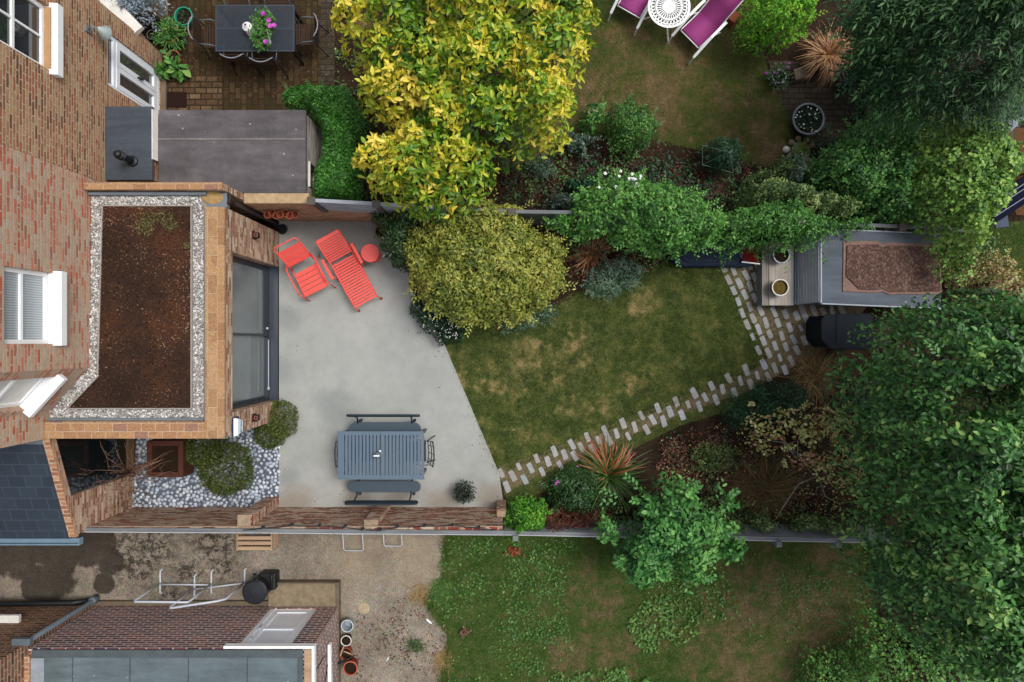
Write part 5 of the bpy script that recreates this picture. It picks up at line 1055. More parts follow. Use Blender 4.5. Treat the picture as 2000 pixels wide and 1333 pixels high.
# magenta loungers and the filigree table on the neighbour's lawn
def sling():
    r = thing('garden_recliner', 'x', 'recliner', (0, 0, 0), 'magenta recliners on the parched lawn')
    g = M.setdefault('magenta', plain('magenta_sling_fabric', '#8e3a74', .7, .2, .06, 40))
    pr_ = [(.33, .34), (.29, .37), (.05, .34), (-.12, .33), (-.2, .36), (-.42, .62), (-.62, .84)]; f = MB(); vs = [(sx*.235, y, z) for y, z in pr_ for sx in (-1, 1)]
    f.add(vs, [(2*i+1, 2*i, 2*i+2, 2*i+3) for i in range(len(pr_)-1)]); o = f.build('sling', g, r, smooth=True); o.modifiers.new('thick', 'SOLIDIFY').thickness = .01
    f = MB(); [f.tube([(sx*.245, y, z-.005) for y, z in pr_], .011, 7) for sx in (-1, 1)]; f.tube([(-.245, -.62, .84), (.245, -.62, .84)], .011, 7); f.tube([(-.245, .33, .335), (.245, .33, .335)], .011, 7); f.build('frame', M['white'], r, smooth=True)
    for sx in (-1, 1):
        f = MB(); pts = [(-.28, .56), (-.2, .585), (.0, .585), (.12, .57), (.32, .44), (.5, .30)]
        vs = []; fs = []
        for y, z in pts:
            for dx, dz in ((-.025, 0), (.025, 0), (.025, -.025), (-.025, -.025)): vs.append((sx*.29+dx, y, z+dz))
        for i in range(len(pts)-1): fs += [(4*i+k, 4*i+(k+1) % 4, 4*i+4+(k+1) % 4, 4*i+4+k) for k in range(4)]
        fs = [q[::-1] for q in fs]+[(0, 1, 2, 3), (4*len(pts)-1, 4*len(pts)-2, 4*len(pts)-3, 4*len(pts)-4)]; f.add(vs, fs); f.build('armrest', M['white'], r)
        f = MB(); f.tube([(sx*.29, .5, .29), (sx*.29, .52, 0)], .013, 7); f.build('leg', M['white'], r); f = MB(); f.tube([(sx*.29, .1, .56), (sx*.28, -.35, 0)], .013, 7); f.build('leg', M['white'], r)
    return r
r1 = sling(); r1['label'] = 'magenta fabric recliner with white arms to the right of the filigree table'; q = W(1347, 77.6, .34); fd = (-.709, -.705)
r1.rotation_euler = (0, 0, rot_to(*fd)); r1.location = (q[0]-fd[0]*.33, q[1]-fd[1]*.33, .01)
q = W(1228, 24, .34); fd = (-.49, -.872); r2 = dup(r1, (q[0]-fd[0]*.33, q[1]-fd[1]*.33, .01), rot_to(*fd), 'magenta fabric recliner cut by the picture edge left of the filigree table')
z = .68; q = W(1307, 13, z); t = thing('filigree_table', 'round white cast metal filigree table between the magenta recliners', 'table', (q[0], q[1], 0)); rr = .395
f = MB(); ring = lambda r, w, z=z: f.lathe(q[0], q[1], [(r-w, z), (r-w, z-.012), (r, z-.012), (r, z), (r-w, z)], 48, cap=False)
ring(rr, .042); ring(.25, .022); ring(.115, .08); ring(.335, .016)
for k in range(30):
    a = 2*math.pi*k/30; cs, sn = math.cos(a), math.sin(a)
    loop = [(u, v) for u, v in ((.11, 0), (.15, .018), (.19, .022), (.23, .012), (.245, 0), (.23, -.012), (.19, -.022), (.15, -.018))]
    f.tube([(q[0]+u*cs-v*sn, q[1]+u*sn+v*cs, z-.006) for u, v in loop], .009, 5, closed=True)
    a += math.pi/30; cs, sn = math.cos(a), math.sin(a)
    f.tube([(q[0]+u*cs-v*sn, q[1]+u*sn+v*cs, z-.006) for u, v in ((.245, 0), (.28, .024), (.315, .02), (.33, 0), (.315, -.02), (.28, -.024))], .009, 5, closed=True)
    f.tube([(q[0]+u*cs, q[1]+u*sn, z-.006) for u in (.32, .375)], .016, 5)
f.build('tabletop', M['white'], t)
f = MB(); f.lathe(q[0], q[1], [(.03, .25), (.04, .5), (.06, z-.014)], 12); f.build('stem', M['white'], t)
for k in range(3):
    a = R(-70+120*k+(-0)); f = MB(); f.tube([(q[0], q[1], .3), (q[0]+.2*math.cos(a), q[1]+.2*math.sin(a), .22), (q[0]+.36*math.cos(a), q[1]+.36*math.sin(a), .04), (q[0]+.42*math.cos(a), q[1]+.42*math.sin(a), .02)], .016, 7); f.build('leg', M['white_dirty'], t, smooth=True)
# far right glimpses
q = W(1990, 378, .45); t = thing('garden_bench', 'dark navy slatted garden bench half out of frame beyond the ivy hedge', 'bench', (q[0], q[1], 0)); nv = plain('navy_paint', '#0c1024', .8, .1, .1, 5); an_ = R(33); ca, sa = math.cos(an_), math.sin(an_)
f = MB(); f.box(q[0], q[1], .45, 1.3, .46, .03, an_); f.build('seat', nv, t, bevel=.008)
f = MB()
for k in (-.12, .02, .1): f.box(q[0]-sa*k, q[1]+ca*k, .472, 1.28, .012, .01, an_ + .04*k)
f.build('rail', plain('pale_violet_tube', '#7d7e98', .5, .4, .05, 4), t)
for u in (-.55, .55):
    for v in (-.18, .18): f = MB(); x_, y_ = q[0]+ca*u-sa*v, q[1]+sa*u+ca*v; f.tube([(x_, y_, .43), (x_, y_, 0)], .02, 6); f.build('leg', M['black'], t)
q = W(1955, 430, .02); f = MB(); f.box(q[0], q[1], .02, .26, .30, .04, .1); tag(f.build('paving_slab', plain('blue_grey_slab', '#4d5566', .9, .1, .12, 6), bevel=.006), 'single blue grey paving slab on the grass beyond the ivy', 'paving slab')
q = W(1975, 232, .45); t = thing('garden_chair', 'pale grey garden chair half out of frame beyond the ivy hedge', 'chair', (q[0], q[1], 0)); gm = plain('pale_grey_plastic', '#777b85', .5, .3, .1, 6)
f = MB(); f.box(q[0], q[1], .44, .42, .36, .03, .75); f.build('seat', gm, t, bevel=.01); f = MB(); f.box(q[0]+.05, q[1]+.24, .68, .44, .03, .42, -.75); f.build('backrest', M['white_dirty'], t, bevel=.01)
for sx, sy in ((.14, .14), (-.14, .14), (.14, -.14), (-.14, -.14)): f = MB(); f.tube([(q[0]+sx, q[1]+sy, .43), (q[0]+sx*1.1, q[1]+sy*1.1, 0)], .014, 6); f.build('leg', gm, t)
q = W(1690, 261, .2); t = thing('garden_ornament', 'small white curved ornament at the edge of the grey block paving', 'ornament', (q[0], q[1], 0)); f = MB(); f.box(q[0], q[1], .1, .12, .2, .2, .2); f.build('plinth', M['lead'], t, bevel=.02)
f = MB(); f.tube([(q[0]-.05, q[1]-.08, .2), (q[0]-.06, q[1]+.06, .26), (q[0]+.02, q[1]+.1, .28)], .022, 6); f.tube([(q[0]+.03, q[1]-.1, .2), (q[0]+.05, q[1]+.02, .25), (q[0]+.08, q[1]+.1, .26)], .024, 6); f.build('figure', M['white'], t, smooth=True)
f = MB(); a = W(1687, 205); f.bx(a[0]-.06, a[0]+.07, a[1]-.42, a[1]+.05, 0, .12); tag(f.build('stone_edging', M['kerb'], bevel=.01), 'grey stone kerb block at the right edge of the block paving', 'kerb block')
q = W(1432, 38, .1); f = MB(); f.box(q[0], q[1], .1, .2, .14, .2, .9); tag(f.build('brick_block', M['terra'], bevel=.01), 'dull orange block on the grass behind the magenta recliner', 'block')
q = W(347, 196); f = MB(); f.box(q[0], q[1], .03, .38, .3, .02, -.02); tag(f.build('doormat', plain('dark_brown_mat', '#2b1d1a', 1, .05, .2, 60, .5), bevel=.006), 'dark brown doormat on the brick terrace outside the french doors', 'doormat')

# ------------------------------------------------------------------ planting
LM = {}
LM['magnolia'] = leafmat('yellow_green_magnolia_leaf', ['#2a4a12', '#44701a', '#608a24', '#80a22a', '#a0b02c', '#c0bc34', '#dccb3e', '#e6d058'], .2, .4, .45, 1.0, 1.0)
LM['varieg'] = leafmat('variegated_olive_leaf', ['#40541f', '#5c6e2a', '#7a8838', '#989c42', '#b4b052', '#7e8e48'], .2, .45)
LM['hedge'] = leafmat('clipped_hedge_leaf', ['#1b3c10', '#2a5a18', '#397222', '#4e8a32', '#78a650'], .15, .45)
LM['jasmine'] = leafmat('dark_glossy_leaf', ['#14280f', '#21401a', '#2f5526', '#3f6a33'], .15, .35, .5)
LM['rose'] = leafmat('climber_leaf', ['#22471a', '#346426', '#497e34', '#629842', '#82ac56'], .22, .5)
LM['big'] = leafmat('broad_tree_leaf', ['#1b3c1c', '#2a5324', '#3c6c30', '#528640', '#6e9c4e', '#96b05c'], .2, .42, .4)
LM['bigdark'] = leafmat('dark_tree_leaf', ['#0f2618', '#183722', '#23482a', '#33592f', '#4d6f3c'], .2, .5)
LM['ash'] = leafmat('pinnate_tree_leaf', ['#1a3820', '#2a4c2a', '#3a6234', '#507842', '#6e9052'], .2, .5)
LM['ivy'] = leafmat('pale_ivy_leaf', ['#2c4c1c', '#456e2a', '#638e3a', '#86ac4c', '#a8c462'], .22, .45)
LM['olive'] = leafmat('olive_climber_leaf', ['#283c1e', '#3f5a2c', '#587440', '#779050', '#98a868'], .2, .55)
LM['hebe'] = leafmat('hebe_leaf', ['#232e14', '#35421c', '#47541f', '#5a672e', '#6e7a40'], .1, .5)
LM['grey'] = leafmat('grey_green_leaf', ['#33463a', '#4a6152', '#637c6a', '#7d9482', '#8f8a78'], .15, .6)
LM['fig'] = leafmat('broad_lobed_leaf', ['#1e4220', '#2f602c', '#437a3a', '#5c9648', '#7cb05e'], .2, .45)
LM['darkshrub'] = leafmat('dark_shrub_leaf', ['#0f2415', '#18351e', '#22462a', '#2f5a36'], .15, .5)
LM['lime'] = leafmat('fresh_green_leaf', ['#254f14', '#3a731c', '#559428', '#77b035', '#9cc444'], .25, .5)
LM['midgreen'] = leafmat('mid_green_leaf', ['#244a20', '#37652b', '#4c8038', '#669a46', '#8aac5a'], .2, .5)
LM['autumn'] = leafmat('turning_leaf', ['#5a3626', '#79562f', '#8a8446', '#a6ae66', '#c0bc86', '#ae7464'], .2, .55)
LM['russet'] = leafmat('russet_leaf', ['#2a1512', '#4a2018', '#6a2d22', '#5a3c26', '#7a4a34'], .15, .6)
LM['brown'] = leafmat('dry_brown_leaf', ['#241a14', '#3a2a20', '#523c2e', '#6c5242', '#947a66', '#7a4838'], .05, .8, .1)
LM['maple'] = leafmat('maple_leaf', ['#2e6414', '#45821a', '#5f9f22', '#7fb82c', '#a3c93c'], .3, .5)
LM['phorm'] = leafmat('bronze_blade', ['#3a2014', '#63392a', '#8a5638', '#a87850', '#c09868'], .1, .45)
LM['phorm2'] = leafmat('striped_green_blade', ['#26401c', '#3d5a26', '#5a7434', '#85864a', '#a86a4a', '#b4553e'], .1, .45)
LM['stipa'] = leafmat('tawny_grass', ['#3a2a1b', '#543f28', '#6c5535', '#88703f', '#a58d5c'], .1, .6)
LM['catmint'] = leafmat('catmint_leaf', ['#2b4232', '#3f5c48', '#58775e', '#76917a', '#8f9c86'], .15, .6)
LM['petal_white'] = leafmat('white_petal', ['#d2d6d2', '#eef0ee', '#ffffff'], .1, .6)
LM['petal_pink'] = leafmat('pink_petal', ['#8a2c8e', '#b83cae', '#d860c4', '#a45cc8'], .1, .6)
LM['grass'] = leafmat('lawn_grass', ['#35471f', '#4a5d2c', '#647238', '#8a7f4c', '#a99564', '#bfaa80'], .15, .7, .15)
LM['grass2'] = leafmat('parched_grass', ['#38531f', '#4a6829', '#5c6a36', '#6d6242', '#7e6c4e', '#928060'], .15, .7, .15)
LM['silver'] = leafmat('silver_leaf', ['#4d5c6a', '#72828f', '#92a0ac', '#aab4bc'], .1, .6)
LM['weed'] = leafmat('broadleaf_weed', ['#2c5022', '#3f6a2c', '#587e38', '#769648'], .2, .5)

# large yellow magnolia at the top
MAG = [(640, 98), (690, 52), (728, 48), (735, -30), (800, -60), (1115, -60), (1138, 0), (1166, 70), (1135, 105), (1140, 135), (1112, 165), (1124, 235), (1100, 272), (1030, 288), (965, 305), (940, 290), (955, 315), (975, 330), (935, 372), (905, 402), (850, 428), (785, 405), (725, 382), (690, 340), (700, 308), (745, 280), (790, 275), (765, 245), (738, 228), (692, 198), (725, 165), (705, 150), (680, 135)]
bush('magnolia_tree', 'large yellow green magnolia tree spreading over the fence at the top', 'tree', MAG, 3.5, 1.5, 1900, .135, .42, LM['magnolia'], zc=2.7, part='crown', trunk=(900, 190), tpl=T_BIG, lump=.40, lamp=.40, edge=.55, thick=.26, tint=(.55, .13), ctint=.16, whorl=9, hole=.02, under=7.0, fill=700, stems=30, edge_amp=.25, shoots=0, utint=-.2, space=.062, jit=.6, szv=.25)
bush('variegated_shrub', 'big rounded olive and yellow variegated shrub at the edge of the patio', 'shrub', [(790, 450), (830, 405), (900, 395), (960, 390), (1010, 420), (1050, 455), (1090, 470), (1105, 520), (1100, 570), (1060, 610), (1000, 632), (920, 642), (860, 620), (800, 560), (785, 500)], 2.0, .25, 11500, .085, .38, LM['varieg'], tpl=T_LEAF, lump=.24, lamp=.16, edge=1.0, thick=.22, tint=(.52, .2), ctint=.13, stems=20)
bush('clipped_hedge', 'dense clipped dark green hedge wrapping the whitewashed outbuilding', 'hedge', [(556, 190), (575, 172), (640, 170), (680, 176), (692, 200), (694, 260), (688, 330), (680, 388), (615, 390), (618, 340), (634, 300), (630, 250), (610, 215), (560, 212)], 1.62, .1, 14000, .05, .55, LM['hedge'], zc=1.35, edge_amp=.15, shoots=20, tpl=T_SMALL, lump=.16, lamp=.035, edge=.16, thick=.1, flat=.8, tint=(.42, .2), ctint=.06, stems=14, under=.8)
bush('evergreen_shrub', 'dark glossy evergreen shrub behind the pot at the corner of the patio', 'shrub', [(732, 418), (800, 405), (838, 415), (830, 470), (800, 530), (770, 520), (755, 480), (738, 450)], 1.5, .15, 2600, .085, .36, LM['jasmine'], lump=.22, lamp=.12, edge=.35, thick=.2, stems=10)
o = pot('plant_pot', 'dark clay plant pot half hidden under the evergreen shrub on the patio', 744, 453, .03, .11, .22, M['pipe'], M['terra'], M['soil'], None)
bush('daisy_mound', 'low dark mound dotted with tiny white daisies at the patio edge', 'plant', [(802, 575), (830, 590), (870, 610), (905, 640), (900, 665), (860, 672), (825, 645), (800, 610)], .5, .05, 1500, .06, .4, LM['darkshrub'], lump=.2, lamp=.06, edge=.3, thick=.12, stems=6)
def petals_on(rootname, part, px, n, zlo, zhi, r, mat, petals=5):     # every bloom a part of its own
    p = bpy.data.objects[rootname]; x, y = sample(P2(px, (zlo+zhi)/2), n); L = Leaves(); a = np.linspace(0, 6.2832, petals+1)[:-1]
    pl_ = np.array(p.location)[None]; L.add(T_SMALL, np.zeros((petals, 3))+pl_, np.stack([np.cos(a), np.sin(a), np.full(petals, .3)], 1), np.tile([0, 0, 1.0], (petals, 1)), r, .85, rng.uniform(.2, 1, petals))
    L.add(T_SMALL, np.zeros((petals, 3))+pl_+np.array([0, 0, r*.25]), np.stack([np.cos(a+.5), np.sin(a+.5), np.full(petals, .9)], 1), np.tile([0, 0, 1.0], (petals, 1)), r*.7, .8, rng.uniform(.2, 1, petals))
    first = L.build('flower', mat, p); o = first
    for k in range(n):
        if k: o = first.copy(); COL.objects.link(o); o.parent = p
        q = random.uniform(.75, 1.2); o.location = (x[k]-p.location.x, y[k]-p.location.y, random.uniform(zlo, zhi)); o.rotation_euler = (random.uniform(-.4, .4), random.uniform(-.4, .4), random.uniform(0, 6)); o.scale = (q, q, q)
petals_on('daisy_mound', 'flowers', [(806, 580), (870, 615), (898, 640), (895, 662), (860, 666), (825, 640)], 98, .44, .56, .013, LM['petal_white'])
bush('climbing_rose', 'mass of bright green climbing rose with white blooms over the upper fence', 'climber', [(1060, 432), (1110, 415), (1150, 365), (1165, 340), (1230, 335), (1290, 350), (1350, 370), (1390, 410), (1425, 425), (1430, 455), (1405, 478), (1330, 495), (1270, 500), (1210, 470), (1150, 462), (1085, 452)], 2.1, .6, 6800, .075, .5, LM['rose'], zc=1.6, lump=.2, lamp=.15, edge=.5, thick=.25, tint=(.52, .2), ctint=.12, droop=.7, stems=16)
petals_on('climbing_rose', 'flowers', [(1160, 345), (1175, 325), (1260, 340), (1250, 380), (1180, 395)], 20, 1.9, 2.02, .032, LM['petal_white'], 6)
petals_on('climbing_rose', 'flowers', [(1228, 348), (1244, 346), (1246, 366), (1230, 370)], 14, 1.98, 2.05, .035, LM['petal_white'], 6)
bush('climber', 'bright green creeper trailing over the fence beside the slatted store', 'climber', [(1395, 430), (1450, 405), (1520, 390), (1580, 410), (1640, 430), (1700, 425), (1720, 440), (1640, 452), (1606, 462), (1595, 480), (1560, 470), (1530, 490), (1480, 482), (1430, 490), (1400, 480)], 1.95, .5, 4300, .065, .5, LM['rose'], zc=1.5, lump=.18, lamp=.12, edge=.4, thick=.25, tint=(.45, .2), ctint=.14, droop=.8, stems=14)
bush('climber', 'olive green tangled climber on the neighbour side of the fence above the creeper', 'climber', [(1460, 360), (1510, 345), (1590, 360), (1650, 385), (1700, 420), (1640, 430), (1580, 410), (1520, 392), (1465, 400)], 1.7, .3, 3600, .06, .5, LM['olive'], zc=1.3, lump=.2, lamp=.16, edge=.4, thick=.3, tint=(.5, .22), ctint=.15, stems=14)
# trailing strands over the tank and slats
tr = thing('trailing_vine', 'thin trailing vine strands hanging across the timber slats and bench', 'vine', W(1590, 500, 1.2)); L = Leaves()
for (a, b) in (((1585, 462, 1.3), (1588, 520, .75)), ((1606, 455, 1.15), (1612, 512, 1.08)), ((1545, 470, 1.1), (1536, 540, .5)), ((1562, 480, 1.0), (1566, 500, .7)), ((1420, 478, .9), (1424, 512, .3)), ((1482, 480, .9), (1480, 520, .2)), ((1415, 500, .6), (1408, 530, .1)), ((1650, 455, 1.15), (1655, 468, 1.1))):
    p0, p1 = np.array(W(*a)), np.array(W(*b)); n = 26; t_ = rng.uniform(0, 1, n)[:, None]; P = p0+(p1-p0)*t_ + rng.normal(0, .03, (n, 3)); L.add(T_LEAF, P, rng.normal(0, 1, (n, 3)), rng.normal(0, .4, (n, 3))+np.array([0, 0, 1]), .05, .6, rng.normal(.65, .15, n))
L.build('foliage', LM['rose'], tr)
# tall trees on the right
bush('broadleaf_tree', 'big broad leaved green tree filling the right side below the timber store', 'tree', [(1668, 720), (1700, 665), (1690, 655), (1750, 618), (1765, 596), (1810, 600), (1860, 578), (1885, 575), (1900, 600), (1950, 590), (2030, 600), (2030, 900), (1960, 960), (1990, 1100), (1980, 1230), (1900, 1260), (1850, 1235), (1770, 1240), (1710, 1190), (1695, 1120), (1690, 1050), (1700, 1000), (1675, 940), (1668, 850), (1664, 790)], 5.2, 2.2, 31000, .088, .5, LM['big'], zc=3.2, part='crown', trunk=(1850, 900), tpl=T_BIG, lump=.34, lamp=.36, edge=.7, thick=.5, tint=(.40, .19), ctint=.15, szv=.5, hole=.08, stems=40, under=.5, droop=.5)
bush('broadleaf_tree', 'dark blue green tree at the far right edge between the big tree and the frame', 'tree', [(1960, 700), (2060, 660), (2080, 1200), (1970, 1250), (1950, 1100), (1930, 980), (1960, 880)], 3.4, .8, 3300, .11, .4, LM['bigdark'], zc=2.6, part='crown', trunk=(2010, 950), tpl=T_LEAF, lump=.4, lamp=.3, edge=.5, thick=.4, stems=16)
ash_poly = [(1690, -40), (1680, 20), (1715, 70), (1745, 110), (1760, 150), (1810, 175), (1860, 190), (1910, 205), (1960, 190), (2030, 210), (2060, 80), (2060, -60)]
def pinnate(name, label, px, zt, zb, n, trunk, mat, ln=.34):
    poly = P2(px, zb+.5*(zt-zb)); root = thing(name, label, 'tree', W(trunk[0], trunk[1], 0)); L = Leaves(); x, y = sample(poly, n)
    kq = field(x, y, 4.5, 8)+rng.normal(0, .3, n) > -.45; x, y = x[kq], y[kq]; n = len(x)
    e = np.clip(edged(x, y, poly)/.8, 0, 1); z = zb+(zt-zb)*(.4+.6*e)+.35*field(x, y, 3.0)-rng.uniform(0, .7, n); az = rng.uniform(0, 6.28, n); el = rng.uniform(-.5, .35, n); t = rng.normal(.45, .2, n)+.15*field(x, y, 2.2, 5)
    D = np.stack([np.cos(az)*np.cos(el), np.sin(az)*np.cos(el), np.sin(el)], 1); S_ = unit(np.cross(D, np.tile([0, 0, 1.0], (n, 1)))); U = np.cross(S_, D); P = np.stack([x, y, z], 1)
    for k in range(6):
        s = ln*(.2+.14*k)
        for sg in (-1, 1): L.add(T_SMALL, P+D*s-np.array([0, 0, .012*k*k*.5]), D*.6+S_*sg*.8+rng.normal(0, .22, (n, 3)), U+rng.normal(0, .35, (n, 3)), (.115-.008*k)*rng.uniform(.6, 1.1, n), .3, t+rng.normal(0, .06, n))
    L.add(T_SMALL, P+D*ln, D, U, .12, .3, t); L.build('crown', mat, root)
    mb = MB(); tx, ty, _ = W(trunk[0], trunk[1], 0); mb.tube([(tx, ty, 0), (tx+.1, ty, zt*.35), (tx, ty+.1, zt*.6)], [.16, .12, .08], 9)
    for k in range(40): mb.tube([(tx, ty, zt*.4+random.uniform(-.3, .6)), ((tx+x[k])/2, (ty+y[k])/2, (zt*.4+z[k])/2+.2), (x[k], y[k], z[k])], [.03, .018, .006], 5)
    mb.build('trunk', BARK, root, smooth=True)
pinnate('ash_tree', 'tall dark feathery leaved tree in the top right corner', ash_poly, 5.0, 1.8, 3800, (1880, 60), LM['ash'])
bush('ivy_hedge', 'broad pale green ivy hedge running down the right side of the upper garden', 'hedge', [(1775, 300), (1800, 240), (1850, 215), (1900, 205), (1950, 225), (1965, 270), (1985, 330), (1960, 390), (1945, 430), (1920, 455), (1900, 500), (1895, 535), (1872, 540), (1868, 470), (1830, 435), (1780, 380)], 2.4, .3, 9500, .075, .7, LM['ivy'], zc=1.9, lump=.22, lamp=.18, edge=.5, thick=.25, tint=(.5, .2), ctint=.13, stems=16)
bush('overgrown_hedge', 'overgrown mid green hedge between the grey block paving and the pale ivy', 'hedge', [(1600, 320), (1640, 280), (1680, 235), (1740, 215), (1790, 235), (1780, 300), (1775, 380), (1790, 440), (1700, 430), (1640, 385), (1595, 360)], 1.9, .2, 6500, .07, .6, LM['midgreen'], zc=1.4, lump=.22, lamp=.16, edge=.5, thick=.35, tint=(.36, .2), ctint=.14, stems=16)
bush('understorey_shrub', 'shady dark shrub below the feathery tree beside the bronze spiky plant', 'shrub', [(1665, 90), (1700, 110), (1760, 170), (1850, 200), (1790, 240), (1690, 230), (1665, 180)], 1.2, .1, 2600, .07, .5, LM['darkshrub'], lump=.25, lamp=.16, edge=.4, thick=.3, stems=8)
bush('hazel_shrub', 'light green twiggy shrub along the lower right edge below the big tree', 'shrub', [(1700, 1245), (1740, 1225), (1800, 1255), (1860, 1225), (1920, 1250), (1990, 1270), (2040, 1300), (2040, 1400), (1700, 1400)], 1.9, .2, 5600, .065, .6, LM['midgreen'], zc=1.4, lump=.25, lamp=.2, edge=.5, thick=.35, tint=(.58, .2), ctint=.16, stems=14)
bush('hazel_shrub', 'low light green shrub on the weedy lawn in the bottom right corner', 'shrub', [(1565, 1310), (1580, 1270), (1640, 1262), (1700, 1270), (1710, 1400), (1560, 1400)], .9, .05, 2000, .06, .6, LM['midgreen'], lump=.22, lamp=.12, edge=.4, thick=.25, tint=(.5, .2), stems=8)
bush('mixed_shrub', 'rusty and green mixed shrub by the mat roof corner near the far lawn', 'shrub', [(1850, 545), (1900, 490), (1935, 500), (1980, 530), (2020, 580), (1950, 600), (1890, 590)], 1.3, .05, 2600, .06, .55, LM['autumn'], lump=.22, lamp=.15, edge=.4, thick=.35, tint=(.42, .25), ctint=.2, hole=.15, stems=8)
bush('blue_shrub', 'blue grey leaved shrub at the right edge beside the big broad leaved tree', 'shrub', [(1968, 790), (2000, 770), (2050, 800), (2050, 960), (1985, 960), (1970, 880)], 4.6, 3.4, 600, .11, .34, LM['grey'], zc=4.2, lump=.3, lamp=.2, edge=.4, thick=.3, tint=(.3, .2), hole=.2, stems=4)
# our bed below the path
def clump(name, label, px, py, mat, n, l0, l1, w, tint, droop, rise=.9, z=.0, r0=.08, extra=None, elev=(.25, 1.35), nseg=6):
    q = W(px, py, .3); t = thing(name, label, 'plant', (q[0], q[1], z)); L = Leaves(); nt = 7 if n > 400 else 1
    for k in range(nt):                              # a big clump is several tufts leaning their own way
        a = random.uniform(0, 6.28); o = 0 if nt == 1 else random.uniform(.05, .2); s_ = random.uniform(.75, 1.1) if nt > 1 else 1
        blades(L, q[0]+o*math.cos(a), q[1]+o*math.sin(a), z+.02, n//nt, l0*s_*.8, l1*s_, w, rise, droop*random.uniform(.8, 1.2), None if nt == 1 else (a-2.3, a+2.3), r0, (tint[0]+random.uniform(-.12, .12), tint[1]), nseg, elev=elev)
    if extra: extra(L, q)
    L.build('foliage', mat, t); return t
clump('striped_flax', 'spiky green flax with red brown tips beside the lawn path', 1192, 935, LM['phorm2'], 210, .6, 1.05, .03, (.28, .14), 1.2,
      extra=lambda L, q: (blades(L, q[0], q[1]+.02, .02, 90, .6, 1.0, .03, .9, 1.1, (R(35), R(150)), .08, (.85, .12), 6), blades(L, q[0], q[1], .02, 40, .3, .6, .028, .9, 1.6, None, .1, (.5, .2), 6)), z=.0)
clump('tawny_grass', 'large tawny mound of fine ornamental grass near the lower fence', 1503, 955, LM['stipa'], 1500, .55, 1.15, .008, (.42, .22), 1.5, r0=.12, elev=(.1, 1.3))
clump('tawny_grass', 'brown arching grass at the lower end of the paved patch by the dark bin', 1595, 730, LM['stipa'], 900, .4, .9, .008, (.45, .25), 1.5, r0=.12, elev=(.1, 1.3))
clump('bronze_flax', 'bronze red arching flax beside the big variegated shrub', 1160, 490, LM['phorm'], 200, .45, .76, .026, (.58, .25), 1.5, elev=(.1, 1.2), r0=.06)
bush('catmint', 'grey green catmint spilling onto the lawn below the bronze flax', 'plant', [(1138, 560), (1165, 515), (1200, 502), (1245, 510), (1258, 535), (1240, 562), (1205, 580), (1160, 575)], .42, .04, 2300, .05, .34, LM['catmint'], lump=.14, lamp=.08, edge=.3, thick=.15, tint=(.5, .22), droop=.2, stems=6)
bush('catmint', 'small patch of grey green catmint under the lower edge of the variegated shrub', 'plant', [(975, 632), (1040, 605), (1085, 590), (1095, 612), (1060, 632), (1010, 650), (985, 650)], .3, .04, 900, .05, .34, LM['catmint'], lump=.14, lamp=.06, edge=.2, thick=.12, stems=4)
bush('sprawling_shrub', 'dark red stemmed low plant between the variegated shrub and the bronze flax', 'plant', [(1030, 425), (1060, 430), (1075, 452), (1100, 470), (1080, 490), (1040, 460)], .5, .04, 500, .06, .4, LM['russet'], lump=.16, lamp=.08, edge=.25, thick=.2, stems=5)
bush('broad_leaf_shrub', 'blue green broad leaved shrub spreading over the lower timber fence', 'shrub', [(1185, 1020), (1200, 975), (1235, 960), (1262, 985), (1290, 940), (1340, 942), (1345, 985), (1395, 960), (1445, 985), (1432, 1030), (1400, 1045), (1455, 1065), (1440, 1095), (1375, 1080), (1350, 1135), (1300, 1110), (1265, 1150), (1215, 1105), (1220, 1060), (1178, 1055)], 2.0, .7, 5600, .10, .55, LM['fig'], zc=1.6, tpl=T_BIG, lump=.26, lamp=.2, edge=.5, thick=.3, tint=(.5, .2), ctint=.14, hole=.2, stems=18, under=.35, flat=.62, szv=.5)
bush('choisya_shrub', 'fresh green bushy shrub at the end of the brick garden wall', 'shrub', [(985, 1010), (1010, 985), (1045, 985), (1065, 1005), (1060, 1035), (1015, 1042), (985, 1035)], 1.0, .1, 1700, .075, .42, LM['lime'], zc=.8, lump=.18, lamp=.12, edge=.3, thick=.2, tint=(.35, .18), stems=8)
bush('barberry', 'low red brown barberry leaning on the lower fence beside the fresh green bush', 'shrub', [(1062, 1010), (1090, 995), (1150, 1000), (1195, 1005), (1190, 1035), (1110, 1040), (1065, 1035)], .9, .05, 1500, .055, .4, LM['russet'], zc=.7, lump=.18, lamp=.1, edge=.25, thick=.3, tint=(.4, .22), stems=10)
bush('geranium', 'dark green leafy geranium with a few violet flowers beside the striped flax', 'plant', [(1060, 960), (1075, 920), (1120, 905), (1160, 920), (1185, 960), (1170, 1000), (1110, 1005), (1075, 990)], .55, .05, 2000, .075, .3, LM['jasmine'], lump=.18, lamp=.1, edge=.3, thick=.25, tint=(.55, .2), stems=8)
petals_on('geranium', 'flowers', [(1080, 940), (1110, 925), (1130, 905), (1120, 945), (1090, 955)], 4, .56, .64, .026, LM['petal_pink'])
bush('evergreen_shrub', 'dark blue green low shrub at the end of the lawn path', 'shrub', [(1405, 810), (1440, 780), (1480, 755), (1530, 745), (1570, 760), (1560, 800), (1510, 830), (1450, 840), (1410, 830)], .7, .05, 2500, .065, .45, LM['darkshrub'], lump=.2, lamp=.12, edge=.35, thick=.25, tint=(.55, .2), stems=8)
